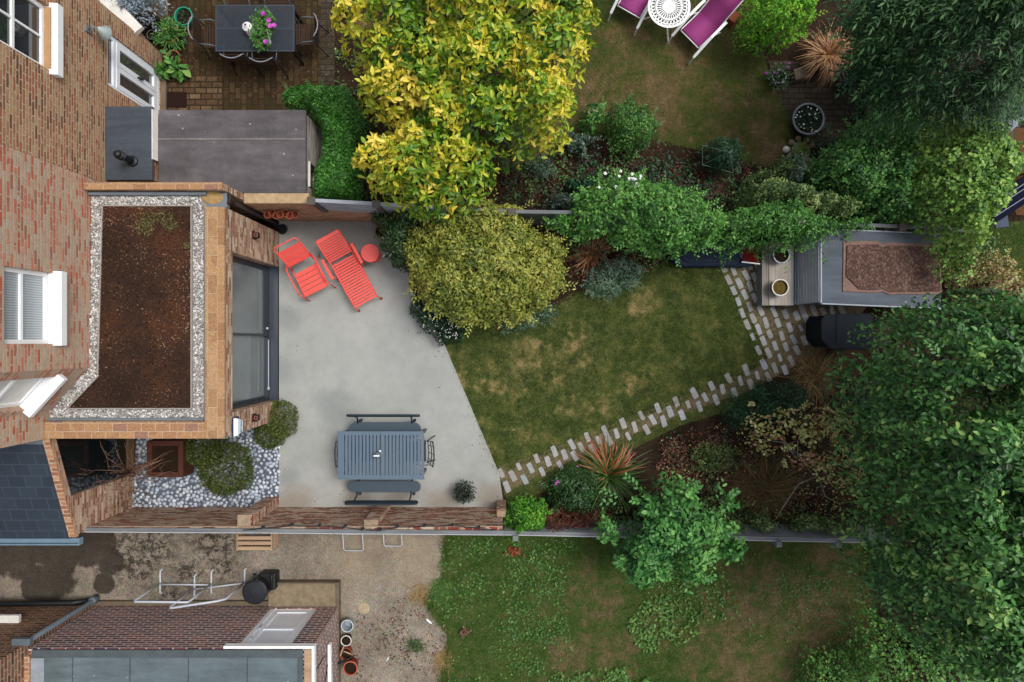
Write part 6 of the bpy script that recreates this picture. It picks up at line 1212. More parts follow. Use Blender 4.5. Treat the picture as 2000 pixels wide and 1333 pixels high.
bush('viburnum', 'sparse twiggy shrub with pale green and pinkish leaves next to the big tree', 'shrub', [(1450, 850), (1490, 800), (1540, 800), (1600, 790), (1660, 810), (1675, 860), (1670, 930), (1620, 950), (1560, 900), (1500, 890)], 1.9, .4, 1500, .075, .6, LM['autumn'], zc=1.3, tpl=T_BIG, lump=.24, lamp=.22, edge=.5, thick=.5, tint=(.58, .2), ctint=.15, hole=.35, under=.25, stems=40)
tg = thing('bare_branches', 'bare grey branches poking out of the sparse twiggy shrub', 'branches', W(1590, 920, .0)); f = MB()
for path in ([(1585, 925, .1), (1560, 890, 1.0), (1530, 865, 1.4), (1480, 858, 1.5)], [(1585, 925, .1), (1598, 930, .9), (1612, 970, 1.2), (1640, 985, 1.3)], [(1598, 930, .9), (1560, 945, 1.1), (1530, 990, 1.2), (1515, 1015, 1.2)], [(1540, 868, 1.4), (1558, 860, 1.5), (1558, 892, 1.5)], [(1530, 866, 1.4), (1556, 894, 1.3)], [(1690, 838, 1.7), (1665, 850, 1.5), (1610, 905, .8)], [(1560, 890, 1.0), (1510, 840, 1.4), (1500, 810, 1.5)]):
    pp = [W(*p) for p in path]; f.tube(pp, [.016-.010*i/(len(pp)-1) for i in range(len(pp))], 6)
f.build('branch', plain('grey_bark', '#80786c', .9, .1, .2, 10), tg, smooth=True)
bush('stonecrop', 'low rusty stonecrop clump on the leaf strewn bed below the lawn path', 'plant', [(1350, 885), (1375, 862), (1410, 865), (1440, 880), (1430, 915), (1390, 930), (1355, 915)], .25, .03, 900, .045, .55, LM['olive'], lump=.14, lamp=.06, edge=.2, thick=.12, tint=(.5, .2), stems=4)
bush('low_shrub', 'thin dull green ground plant along the inside of the lower fence', 'plant', [(1420, 1005), (1500, 1012), (1600, 1015), (1680, 1020), (1690, 1046), (1520, 1042), (1420, 1036)], .9, .1, 2400, .06, .45, LM['olive'], zc=.7, lump=.2, lamp=.12, edge=.2, thick=.4, tint=(.4, .25), hole=.12, stems=6)
# cobble bed: clipped hebes, planter climber
pebbles('cobbles', P2([(262, 800), (546, 790), (546, 990), (262, 990)]), 1900, .031, .05, .0, M['cobble'], None, [P2([(292, 865), (352, 865), (352, 926), (292, 926)])], .02)
def dome(name, label, px, py, r, zt, n, leaf, mat, z0=0.0, cat='shrub', squash=1.0, tint=(.5, .2), gappy=.5):
    q = W(px, py, zt*.55); t = thing(name, label, cat, (q[0], q[1], z0)); L = Leaves(); th = rng.uniform(0, 6.28, n); ph = np.arccos(rng.uniform(-.15, 1, n)); lum = 1+.07*np.sin(th*5+ph*7)+.06*np.sin(th*9-ph*11)
    rr = r*lum*(1-.22*rng.uniform(0, 1, n)**2); D = np.stack([np.sin(ph)*np.cos(th), np.sin(ph)*np.sin(th)*squash, np.cos(ph)], 1)
    hz = zt*.5; P = np.stack([q[0]+D[:, 0]*rr, q[1]+D[:, 1]*rr, z0+zt*.48+D[:, 2]*hz*lum*(1-.15*rng.uniform(0, 1, n))], 1)
    k = P[:, 2] > z0+.02; P, D = P[k], D[k]; m = len(P)
    L.add(T_LEAF, P, D+rng.normal(0, .6, (m, 3)), unit(rng.normal(0, .5, (m, 3))+D), leaf, .42, rng.normal(tint[0], tint[1], m)); L.build('foliage', mat, t)
    f = MB(); [f.tube([(q[0], q[1], z0), (q[0]+r*.5*math.cos(a), q[1]+r*.5*math.sin(a), z0+zt*.6)], .012, 5) for a in np.linspace(0, 6, 6)]; f.build('stem', BARK, t); return t
dome('clipped_hebe', 'largest round clipped olive shrub on the blue grey cobbles', 441, 915, .49, .72, 5200, .05, LM['hebe'])
dome('clipped_hebe', 'smaller clipped shrub between the rusty planter and the big round one', 398, 880, .33, .5, 2600, .05, LM['hebe'], tint=(.42, .2))
dome('clipped_hebe', 'clipped green shrub at the corner of the patio by the brick pier', 548, 820, .30, .6, 2800, .048, LM['hebe'], tint=(.62, .2), squash=1.15)
dome('clipped_hebe', 'low clipped shrub spreading on the cobbles left of the patio corner', 527, 846, .28, .45, 2000, .048, LM['hebe'], tint=(.5, .2))
t = pot('potted_shrub', 'small dark potted shrub on the patio near the lawn corner', 906, 966, .03, .13, .22, M['black'], None, M['soil'], None, 'potted plant')
L = Leaves(); n = 700; q = W(906, 964, .45); D = unit(rng.normal(0, 1, (n, 3))); D[:, 2] = np.abs(D[:, 2]); L.add(T_LEAF, np.array([q[0], q[1], .27])+D*np.array([.21, .21, .26])*rng.uniform(.5, 1, (n, 1)), D+rng.normal(0, .5, (n, 3)), rng.normal(0, .5, (n, 3))+D, .055, .4, rng.normal(.45, .2, n)); L.build('foliage', leafmat('grey_dark_leaf', ['#171e18', '#2a342a', '#465245', '#6d786a'], .1, .5), t)
cl = thing('bare_climber', 'bare brown climber twigs spreading from the slate roofed outrigger over the planter', 'climber', W(262, 930, 0)); f = MB(); rnd = random.Random(3); b0 = W(252, 925, .6)
f.tube([W(285, 905, .05), W(268, 912, .35), b0], [.022, .02, .016], 6); f.tube([W(325, 895, .3), W(300, 905, .6), b0], [.014, .018, .018], 6)
ends = [(195, 860, 1.7), (228, 862, 1.6), (243, 865, 1.5), (232, 912, 1.6), (210, 910, 1.7), (152, 926, 1.9), (180, 945, 1.5), (205, 880, 1.6), (285, 860, 1.0), (292, 880, .9), (325, 885, .8), (335, 900, .7), (345, 918, .6), (300, 930, .4), (262, 870, 1.3), (320, 935, .3), (340, 880, .7)]
for x, y, z in ends:
    p1 = Vector(W(x, y, z)); p0 = Vector(b0); md = (p0+p1)/2+Vector((rnd.uniform(-.12, .12), rnd.uniform(-.12, .12), .12)); f.tube([p0, p0*.5+md*.5+Vector((0, .03, .04)), md, md*.4+p1*.6+Vector((rnd.uniform(-.04, .04), rnd.uniform(-.05, .05), .03)), p1], [.009, .008, .006, .004, .002], 5)
    for k in range(3):
        b_ = md*(.3+.25*k)+p1*(.7-.25*k) if k < 3 else p1; f.tube([b_, b_+Vector((rnd.uniform(-.16, .16), rnd.uniform(-.16, .16), rnd.uniform(0, .12)))], [.004, .002], 4)
f.build('branch', M['twig'], cl, smooth=True)
L = Leaves(); n = 420; x, y = sample(P2([(185, 930), (270, 905), (285, 960), (262, 1000), (200, 985), (180, 960)], .6), n); L.add(T_LEAF, np.stack([x, y, rng.uniform(.15, 1.0, n)], 1), rng.normal(0, 1, (n, 3)), rng.normal(0, 1, (n, 3)), .06, .35, rng.normal(.5, .25, n)); L.build('dead_leaves', LM['brown'], cl)
# neighbour's beds at the top
bush('shrub_rose', 'rounded dark green shrub in the neighbour bed at the lawn edge', 'shrub', [(1180, 240), (1195, 210), (1230, 198), (1262, 215), (1282, 250), (1270, 275), (1240, 300), (1200, 298)], 1.0, .1, 2400, .055, .5, LM['midgreen'], lump=.2, lamp=.12, edge=.4, thick=.25, tint=(.3, .18), stems=8)
bush('sedum_plant', 'small blue green rosette plant left of the rounded dark shrub', 'plant', [(1100, 280), (1115, 262), (1145, 260), (1158, 280), (1140, 305), (1110, 300)], .5, .05, 600, .07, .5, LM['grey'], lump=.14, lamp=.06, edge=.2, thick=.15, tint=(.2, .12), stems=4)
bush('hydrangea', 'pale headed leafy plant between the magnolia and the rounded dark shrub', 'plant', [(1130, 245), (1140, 218), (1165, 210), (1180, 225), (1165, 255), (1145, 262)], .7, .05, 380, .085, .5, LM['midgreen'], lump=.15, lamp=.08, edge=.2, thick=.2, tint=(.4, .2), stems=4)
petals_on('hydrangea', 'flowers', [(1148, 215), (1166, 212), (1164, 222), (1150, 224)], 10, .68, .74, .03, leafmat('faded_petal', ['#7a7a5a', '#a0a080'], .1, .7))
bush('obelisk_shrub', 'bushy dark green climber filling the square green wire frame', 'shrub', [(1372, 290), (1385, 278), (1430, 280), (1440, 300), (1432, 330), (1400, 340), (1375, 320)], .95, .1, 1400, .055, .5, LM['darkshrub'], lump=.15, lamp=.07, edge=.2, thick=.2, tint=(.6, .2), stems=6)
q0 = [(1372, 285), (1438, 287), (1432, 338), (1372, 322)]; t = thing('garden_obelisk', 'green wire plant support over the bushy dark climber', 'plant support', W(1405, 308, 0)); f = MB(); ap = W(1425, 298, 1.35)
for p in q0: b_ = W(p[0], p[1], .5); f.tube([W(p[0], p[1], 0), b_, ap], .009, 6)
f.tube([W(p[0], p[1], .6) for p in q0], .008, 5, closed=True); f.build('wire_frame', plain('green_wire', '#5c7a70', .5, .4, .1, 6), t)
t = thing('garden_obelisk', 'bowed green wire support in the grey plant beside the pale fence', 'plant support', W(1095, 395, 0)); f = MB(); f.tube([W(1072, 400, 0), W(1070, 385, .6), W(1090, 380, .8), W(1112, 388, .6), W(1112, 400, 0)], .008, 5); f.tube([W(1090, 410, 0), W(1090, 395, .6), W(1092, 378, .8)], .008, 5); f.build('wire_frame', plain('dull_green_wire', '#47605a', .5, .4, .1, 6), t)
bush('grey_herb', 'grey green herb growing through the bowed wire support by the fence', 'plant', [(1065, 395), (1085, 380), (1115, 382), (1135, 400), (1120, 415), (1075, 414)], .6, .05, 800, .055, .35, LM['grey'], lump=.14, lamp=.08, edge=.2, thick=.2, tint=(.12, .12), stems=4)
bush('euphorbia', 'small grey green feathery plant in the dark bed below the magnolia', 'plant', [(1040, 330), (1055, 310), (1080, 312), (1088, 335), (1070, 350), (1048, 348)], .45, .05, 500, .05, .3, LM['catmint'], lump=.14, lamp=.06, edge=.2, thick=.15, tint=(.25, .15), stems=4)
bush('hellebore', 'dark leathery leaves at the foot of the climbing rose in the neighbour bed', 'plant', [(1110, 355), (1150, 340), (1165, 355), (1150, 385), (1115, 390)], .5, .05, 480, .09, .5, LM['darkshrub'], tpl=T_BIG, lump=.16, lamp=.08, edge=.2, thick=.2, tint=(.5, .2), stems=4)
clump('rusty_grass', 'rusty brown grass tuft in the neighbour bed below the wire frame', 1420, 358, LM['phorm'], 170, .2, .5, .008, (.25, .15), 1.6, elev=(.1, 1.1))
clump('rusty_grass', 'thin brown seed stalks in the neighbour bed near the buried clay pot', 1330, 350, LM['stipa'], 130, .2, .5, .007, (.3, .2), 1.4, elev=(.1, 1.1))
clump('dry_stalks', 'dry straw stalks in the border between the mesh table and the magnolia', 705, 35, LM['stipa'], 90, .25, .55, .009, (.55, .2), 1.2, elev=(.1, 1.0))
pot('sunken_pot', 'terracotta pot sunk in the dark neighbour bed beside the wire frame', 1326, 334, -.12, .10, .16, M['terra'], None, M['soil'], None)
bush('mullein', 'tall silver spike plant rising by the small pond', 'plant', [(1525, 350), (1540, 320), (1548, 285), (1555, 320), (1560, 350), (1545, 372)], 1.0, .1, 420, .07, .4, LM['grey'], lump=.1, lamp=.06, edge=.12, thick=.2, tint=(.35, .2), stems=4)
bush('border_perennial', 'mixed dark perennials filling the bed between the pond and the climber', 'plant', [(1440, 345), (1500, 335), (1520, 300), (1600, 330), (1580, 365), (1500, 362), (1450, 375)], .7, .03, 1900, .055, .4, LM['olive'], lump=.18, lamp=.14, edge=.25, thick=.3, tint=(.35, .22), ctint=.18, hole=.2, stems=8)
bush('border_perennial', 'low dull green perennials in the dark bed right of the magnolia', 'plant', [(965, 310), (1030, 300), (1045, 350), (1060, 400), (1010, 408), (960, 385)], .4, .02, 900, .05, .4, LM['olive'], lump=.2, lamp=.1, edge=.25, thick=.2, tint=(.2, .15), ctint=.15, hole=.4, stems=6)
bush('border_perennial', 'dark leafy ground plants between the hedge and the yellow magnolia', 'plant', [(705, 200), (760, 230), (770, 300), (730, 330), (740, 390), (700, 390), (706, 280)], .35, .02, 900, .06, .4, LM['darkshrub'], lump=.2, lamp=.1, edge=.25, thick=.2, tint=(.4, .2), hole=.35, stems=6)
bush('border_perennial', 'dark green tuft beside the brick edging at the top near the magnolia', 'plant', [(655, -10), (690, -10), (695, 25), (670, 30), (655, 20)], .4, .02, 300, .07, .3, LM['jasmine'], lump=.15, lamp=.08, edge=.2, thick=.2, stems=4)
bush('japanese_maple', 'bright green maple bush in front of the dark trees at the top', 'shrub', [(1450, 40), (1465, -10), (1500, -30), (1570, -30), (1590, 20), (1575, 55), (1540, 80), (1490, 78), (1460, 65)], 1.5, .3, 3000, .075, .42, LM['maple'], zc=1.1, lump=.2, lamp=.14, edge=.5, thick=.25, tint=(.5, .2), ctint=.12, stems=12)
t = clump('potted_flax', 'coppery spiky cordyline in a pot on the grey block paving', 1612, 112, LM['phorm'], 300, .42, .78, .022, (.66, .22), 1.3, z=.35, r0=.04); q = t.location
f = MB(); f.lathe(q.x, q.y, [(.13, 0), (.18, .3), (.19, .36), (.16, .36), (.15, .3), (0, .3)], 20); o = f.build('pot', M['lead'], t)
q = W(1560, 150); f = MB(); f.box(q[0], q[1], .1, .34, .22, .2, .2); tag(f.build('stone_trough', M['kerb'], bevel=.02), 'pale stone block under the coppery cordyline', 'stone block')
bl = plain('dark_blue_glaze', '#1c2a52', .25, .6, .1, 5)
def planted(name, label, px, py, r, h, m, rim, leafm, n, leaf, spread, cat='potted plant', tint=(.45, .2), fl=None, wd=.42, z0=0.0, zh=.6):
    t = pot(name, label, px, py, z0, r, h, m, rim, M['soil'], None, cat); q = t.location; L = Leaves(); D = unit(rng.normal(0, 1, (n, 3))); D[:, 2] = np.abs(D[:, 2])*zh
    L.add(T_LEAF, np.array([q.x, q.y, z0+h*.85])+D*spread*rng.uniform(.2, 1, (n, 1)), D+rng.normal(0, .4, (n, 3)), rng.normal(0, .4, (n, 3))+np.array([0, 0, 1]), leaf, wd, rng.normal(tint[0], tint[1], n)); L.build('foliage', leafm, t)
    if fl:
        bpy.context.view_layer.update(); s_ = spread*100; petals_on(t.name, 'flower', [(px-s_, py-s_), (px+s_, py-s_), (px+s_, py+s_), (px-s_, py+s_)], fl[0], z0+h*.9, z0+h*.95+spread*.5, .016 if fl[0] > 20 else .035, fl[1])
    return t
planted('round_planter', 'large round planter of small leaved plants with a pale rim on the block paving', 1579, 233, .30, .3, M['pipe'], M['lead'], LM['darkshrub'], 900, .05, .25, fl=(30, LM['petal_white']), zh=.25)
planted('blue_planter', 'deep blue glazed pot under the dark shrubs right of the coppery cordyline', 1668, 145, .22, .35, bl, bl, LM['darkshrub'], 120, .06, .15)
planted('flower_trough', 'pot of pink flowers on the edge of the parched lawn by the block paving', 1522, 150, .13, .2, bl, M['steel'], LM['jasmine'], 420, .055, .26, fl=(5, LM['petal_pink']))
q = W(1562, 297); t = thing('garden_pond', 'small round pond covered in bright green duckweed edged with stones', 'pond', (q[0], q[1], 0)); g = G('duckweed', rough=.6, spec=.3); b = g.noise(g.obj, 40, 4); g.color(g.ramp(b, [(.3, '#3c4c14'), (.6, '#586a20')]))
f = MB(); f.lathe(q[0], q[1], [(.19, .02), (.19, .05), (0, .051)], 24); f.build('water', g, t)
f = MB()
for k in range(9): a = .5+k*.62; f.lathe(q[0]+.25*math.cos(a), q[1]+.25*math.sin(a), [(.05, 0), (.065, .04), (.04, .08), (0, .09)], 7)
f.build('stone_rim', M['step'], t); 
q = W(1533, 294); f = MB(); f.lathe(q[0], q[1], [(.06, .0), (.07, .06), (.04, .12), (0, .13)], 9); tag(f.build('stone', M['white_dirty'], smooth=True), 'pale rounded stone at the left edge of the green pond', 'stone')
# pots outside the french doors
ring = plain('turquoise_plastic', '#1f8a72', .45, .5, .08, 4)
planted('round_planter', 'round turquoise green tub on the brick terrace left of the mesh table', 358, 32, .175, .2, ring, ring, LM['darkshrub'], 50, .05, .1, zh=.3)
planted('plant_pot', 'terracotta pot of feathery green fern outside the french doors', 331, 68, .15, .28, M['terra'], M['terra_hi'], LM['midgreen'], 520, .10, .3, wd=.22)
planted('plant_pot', 'terracotta pot of bare soil nearest the french doors', 338, 111, .125, .26, M['terra'], M['terra_hi'], LM['brown'], 30, .03, .08, zh=.2)
planted('plant_pot', 'small grey pot with a seedling right of the fern', 354, 77, .075, .16, M['lead'], M['greyframe'], LM['darkshrub'], 30, .05, .07)
planted('plant_pot', 'small brown pot beside the turquoise tub', 347, 60, .06, .12, M['terra'], None, LM['brown'], 10, .03, .05)
planted('plant_pot', 'dark glazed pot with glossy leaves above the fern', 329, 44, .085, .22, M['black'], M['white_dirty'], LM['jasmine'], 80, .07, .1)
planted('plant_pot', 'white patterned pot between the glossy pot and the turquoise tub', 340, 51, .06, .15, M['white_dirty'], M['white'], LM['jasmine'], 30, .05, .06)
planted('plant_pot', 'empty black pot by the white window sill of the brown brick house', 296, 68, .09, .2, M['black'], M['lead'], LM['brown'], 10, .03, .06)
bush('hosta', 'clump of broad green leaves at the foot of the brown brick wall', 'plant', [(315, 125), (330, 118), (360, 122), (358, 140), (330, 148), (315, 145)], .35, .05, 90, .17, .5, LM['midgreen'], tpl=T_BIG, lump=.15, lamp=.05, edge=.2, thick=.1, tint=(.42, .15), stems=3)
bush('silver_plant', 'silvery blue fern leaved plant in the corner by the brown brick house', 'plant', [(232, 12), (240, -20), (300, -20), (305, 5), (285, 40), (262, 32), (240, 30)], 1.0, .3, 700, .09, .3, LM['silver'], zc=.8, lump=.14, lamp=.1, edge=.2, thick=.25, tint=(.45, .25), stems=4)
q = W(300, 20); f = MB(); t = thing('stone_planter', 'square stone planter with dark soil left of the turquoise tub', 'planter', (q[0], q[1], 0)); f.box(q[0]+.22, q[1], .3, .14, .62, .6, .0); f.box(q[0]-.08, q[1]-.27, .26, .44, .08, .52); f.box(q[0]-.08, q[1]+.27, .26, .44, .08, .52); f.box(q[0]-.3, q[1], .26, .08, .62, .52); f.build('trough_wall', M['step'], t, bevel=.02); f = MB(); f.box(q[0]-.05, q[1], .2, .42, .46, .38); f.build('soil', M['soil'], t)
z = .72; q = W(515, 70, z+.1); t = thing('flower_planter', 'white planter of trailing leaves and magenta flowers on the mesh table', 'potted plant', (q[0], q[1], z)); f = MB(); f.box(q[0]+.03, q[1]+.05, z+.07, .12, .36, .13, .12); f.build('trough', M['white'], t, bevel=.01)
f = MB(); f.box(q[0]+.03, q[1]+.05, z+.125, .09, .32, .03, .12); f.build('soil', M['soil'], t)
L = Leaves(); n = 520; x, y = sample(P2([(492, 45), (505, 20), (522, 18), (535, 40), (532, 60), (520, 100), (500, 100), (488, 70)], z+.2), n); L.add(T_LEAF, np.stack([x, y, z+.12+rng.uniform(0, .18, n)], 1), rng.normal(0, 1, (n, 3)), rng.normal(0, .4, (n, 3))+np.array([0, 0, 1]), .065, .5, rng.normal(.5, .2, n)); L.build('foliage', LM['midgreen'], t)
for px, py in ((514, 27), (525, 40), (528, 51), (536, 50), (519, 82)):
    L = Leaves(); c_ = W(px, py, z+.32); P = np.tile(c_, (9, 1)); a = np.linspace(0, 6.28, 10)[:9]; L.add(T_SMALL, P, np.stack([np.cos(a), np.sin(a), np.full(9, .3)], 1), np.tile([0, 0, 1.], (9, 1)), .05, .9, rng.uniform(0, 1, 9)); L.build('flower', LM['petal_pink'], t)
# ------------------------------------------------------------------ ground cover
def blobval(x, y, lst):
    best = np.full(x.shape, 9.0)
    for px, py, r in lst: a = W(px, py); best = np.minimum(best, np.hypot(x-a[0], y-a[1])/r)
    return best
def grass(px, n, blobs, z, l0, l1, w, bias, name='grass', dry=.42, fade=0, m_='grass'):
    poly = P2(px); x, y = sample(poly, n); L = Leaves(); m = n//14; i = rng.integers(0, len(poly), m); u = rng.uniform(0, 1, m); pa = np.array(poly); ed = pa[i-1]*(1-u)[:, None]+pa[i]*u[:, None]+rng.normal(0, .035, (m, 2))*(1+field(ed_x := (pa[i-1]*(1-u)[:, None]+pa[i]*u[:, None])[:, 0], ed_x*.7, 9, 4))[:, None]; x = np.concatenate([x, ed[:, 0]]); y = np.concatenate([y, ed[:, 1]]); n = len(x); f = .55*field(x, y, 2.2)+.35*field(x, y, 7, 4); d = blobval(x, y, blobs)
    f2 = field(x, y, 16, 9)+.8*field(x, y, 33, 13); t = .27+bias+.13*f+.15*f2+dry*np.clip(1.1-d+.85*f+.35*f2, 0, 1)+(fade*np.clip((x-3)/3.6, 0, 1) if fade else 0)+rng.normal(0, .17, n)
    a = rng.uniform(0, 6.28, n); el = rng.uniform(.15, 1.1, n); F = np.stack([np.cos(a)*np.cos(el), np.sin(a)*np.cos(el), np.sin(el)], 1)
    L.add((np.array([(-.5, 0, 0), (.5, 0, 0), (0, 1, 0)]), np.array([(0, 1, 2)])), np.stack([x, y, np.full(n, z)], 1), F, np.tile([0, 0, 1.], (n, 1))+rng.normal(0, .2, (n, 3)), rng.uniform(l0, l1, n), w, t)
    return kind(L.build(name, LM[m_]), 'stuff')
grass(LAWN1, 150000, DRY1+[(880, 690, .16), (905, 755, .14), (930, 820, .14), (955, 880, .16)], .008, .025, .06, .17, -.02); grass([(1000, 0), (1480, 0), (1490, 120), (1545, 250), (1520, 330), (1440, 310), (1290, 275), (1180, 260), (1080, 290), (1000, 330)], 120000, DRY2, .008, .02, .055, .17, .07, m_='grass2')
grass([(872, 1045), (1700, 1058), (1712, 1340), (875, 1340), (866, 1330), (880, 1240), (835, 1175), (870, 1130)], 190000, DRY3, .008, .025, .07, .17, -.08, dry=.34, fade=.26, m_='grass2'); grass([(1925, 440), (2005, 430), (2005, 550), (1930, 550), (1900, 500)], 9000, [], .008, .02, .05, .16, -.05)
grass(LAWN5, 22000, [(1100, 900, .1)], .004, .02, .05, .16, .0)
def weeds(px, n, leaf, mat, z0, z1, name, t=(.5, .2), thin=0.0, seed=0):
    x, y = sample(P2(px), n*2); k = rng.uniform(0, 1, len(x)) < np.clip(.45+(field(x, y, 2.6, seed)+.7*field(x, y, 9, seed+3)-thin)*.9, 0.04, 1); x, y = x[k][:n], y[k][:n]; n = len(x); L = Leaves(); a = rng.uniform(0, 6.28, n); el = rng.uniform(-.1, .7, n)
    L.add(T_LEAF, np.stack([x, y, rng.uniform(z0, z1, n)], 1), np.stack([np.cos(a)*np.cos(el), np.sin(a)*np.cos(el), np.sin(el)], 1), np.tile([0, 0, 1.], (n, 1))+rng.normal(0, .3, (n, 3)), leaf*rng.uniform(.6, 1.3, n), .6, rng.normal(t[0], t[1], n)); return kind(L.build(name, mat), 'stuff')
weeds([(872, 1050), (1130, 1050), (1100, 1150), (1120, 1280), (1000, 1345), (875, 1345), (880, 1240), (840, 1175)], 2000, .055, LM['weed'], .015, .05, 'clover', (.45, .22), .25)
weeds([(1225, 1215), (1250, 1175), (1300, 1160), (1360, 1195), (1365, 1245), (1320, 1262), (1290, 1275), (1240, 1262)], 420, .075, LM['weed'], .02, .08, 'clover', (.6, .2), .1, 3)
weeds([(1240, 1100), (1400, 1090), (1450, 1200), (1350, 1215), (1280, 1190)], 520, .06, LM['weed'], .02, .07, 'clover', (.5, .2), .0, 6)
weeds([(1450, 1090), (1560, 1080), (1700, 1200), (1560, 1280), (1450, 1250)], 420, .05, LM['weed'], .02, .05, 'clover', (.35, .2), .35, 9)
weeds([(1080, 1310), (1260, 1300), (1270, 1340), (1060, 1345)], 420, .07, LM['weed'], .02, .09, 'clover', (.5, .2), -.3)
BED = [(1290, 850), (1420, 820), (1540, 760), (1640, 700), (1690, 760), (1680, 1040), (1430, 1030), (1280, 960)]
weeds(BED, 2600, .045, LM['brown'], .01, .05, 'leaf_litter', (.5, .25), -.6)
weeds([(1310, 850), (1420, 850), (1430, 960), (1330, 960), (1280, 910)], 1300, .05, LM['brown'], .01, .05, 'leaf_litter', (.6, .25), -.6)
weeds([(950, 300), (1100, 300), (1290, 280), (1450, 320), (1600, 330), (1600, 420), (1100, 420), (950, 405)], 2600, .045, LM['brown'], .01, .06, 'leaf_litter', (.35, .22), -.4)
weeds([(950, 300), (1100, 300), (1290, 280), (1450, 320), (1600, 330), (1600, 420), (1100, 420), (950, 405)], 3200, .06, LM['darkshrub'], .01, .16, 'bed_seedlings', (.55, .25), .1, 5)
weeds([(1430, 1062), (1700, 1062), (1712, 1260), (1560, 1280), (1450, 1180)], 700, .03, LM['brown'], .02, .04, 'leaf_litter', (.75, .2), -.4)
weeds([(1000, 1130), (1700, 1130), (1700, 1340), (1000, 1340)], 260, .022, LM['brown'], .02, .05, 'leaf_litter', (.9, .1), -2)
weeds([(700, 1190), (862, 1150), (880, 1250), (868, 1340), (690, 1340)], 520, .04, LM['brown'], .006, .03, 'leaf_litter', (.45, .25), -.2, 7)
weeds([(1455, 520), (1500, 530), (1620, 610), (1650, 690), (1560, 730), (1480, 640)], 600, .03, LM['brown'], .012, .03, 'leaf_litter', (.5, .25), -.3)
weeds([(360, 10), (650, 10), (650, 160), (540, 200), (440, 200), (330, 120)], 420, .03, LM['brown'], .015, .03, 'leaf_litter', (.55, .25), -.6)
weeds([(700, 180), (760, 240), (740, 390), (700, 390)], 350, .045, LM['brown'], .01, .05, 'leaf_litter', (.4, .2), -.6)
x, y = sample(SED, 9000); L = Leaves(); n = len(x); k = field(x, y, 3.5)
L.add(T_SMALL, np.stack([x, y, np.full(n, RZ+.07)], 1), rng.normal(0, 1, (n, 3))+np.array([0, 0, .5]), rng.normal(0, .5, (n, 3))+np.array([0, 0, 1]), rng.uniform(.014, .034, n), .7, np.clip(.42+.35*k+rng.normal(0, .2, n), 0, 1))
o = L.build('sedum_growth', leafmat('sedum_leaf', ['#201816', '#3e2c26', '#5e4438', '#845a46', '#968264', '#84564a'], .05, .8, .1), ex); kind(o, 'stuff')
for px, py, rr, n in ((283, 443, .16, 260), (322, 425, .14, 160), (333, 440, .12, 110), (292, 424, .12, 120), (366, 480, .06, 60)):
    q = W(px, py, RZ+.09); L = Leaves(); a = rng.uniform(0, 6.28, n); r_ = rr*np.sqrt(rng.uniform(0, 1, n)); L.add(T_SMALL, np.stack([q[0]+r_*np.cos(a), q[1]+r_*np.sin(a)*.8, np.full(n, RZ+.08)], 1), rng.normal(0, 1, (n, 3)), rng.normal(0, .5, (n, 3))+np.array([0, 0, 1]), .03, .8, rng.normal(.5, .2, n)); kind(L.build('stonecrop_patch', leafmat('stonecrop_leaf', ['#3c3a20', '#5a5730', '#7a7648'], .1, .7), ex), 'stuff')
clump('straw_tuft', 'dry straw grass tuft at the edge of the yard by the weedy lawn', 818, 1172, LM['stipa'], 160, .1, .35, .007, (.85, .12), 1.4, elev=(.0, .7), r0=.2)
clump('straw_tuft', 'dry straw grass tuft near the bottom edge beside the weedy lawn', 862, 1305, LM['stipa'], 200, .1, .35, .007, (.85, .12), 1.4, elev=(.0, .7), r0=.2)
clump('green_tuft', 'small green grass tuft growing in the concrete yard near the bottom edge', 808, 1275, LM['phorm2'], 120, .1, .32, .008, (.15, .15), 1.2, elev=(.1, .9), r0=.12)
clump('green_tuft', 'grass creeping from the weedy lawn onto the concrete yard', 858, 1165, LM['weed'], 220, .08, .22, .009, (.5, .2), 1.0, elev=(.1, 1.0), r0=.22)
for px, py, m, lab in ((1003, 1076, LM['autumn'], 'orange brown fallen leaf heap on the weedy lawn below the fence post'), (908, 1232, LM['brown'], 'brown dead leaf clump at the left edge of the weedy lawn')):
    q = W(px, py); L = Leaves(); n = 46; L.add(T_LEAF, np.stack([q[0]+rng.normal(0, .06, n), q[1]+rng.normal(0, .04, n), rng.uniform(.05, .1, n)], 1), rng.normal(0, 1, (n, 3)), rng.normal(0, .4, (n, 3))+np.array([0, 0, 1]), .08, .6, rng.normal(.05 if m is LM['autumn'] else .6, .12, n)); tag(L.build('dead_leaf_clump', leafmat('orange_dead_leaf', ['#7a3a22', '#a8583a', '#b87a58'], .1, .7) if m is LM['autumn'] else m), lab, 'dead leaves')

x, y = sample(P2([(968, 915), (1100, 868), (1250, 808), (1400, 748), (1490, 712), (1400, 512), (1470, 500), (1640, 600), (1600, 690), (1460, 765), (1240, 848), (1030, 940), (990, 962)]), 16000); k = field(x, y, 5, 2)+.6*field(x, y, 15, 7) > .05; x, y = x[k], y[k]; n = len(x); L = Leaves(); a = rng.uniform(0, 6.28, n); el = rng.uniform(.1, 1.0, n)
L.add((np.array([(-.5, 0, 0), (.5, 0, 0), (0, 1, 0)]), np.array([(0, 1, 2)])), np.stack([x, y, np.full(n, .012)], 1), np.stack([np.cos(a)*np.cos(el), np.sin(a)*np.cos(el), np.sin(el)], 1), np.tile([0, 0, 1.], (n, 1)), rng.uniform(.02, .05, n), .18, rng.normal(.35, .2, n)); kind(L.build('grass', LM['grass']), 'stuff')

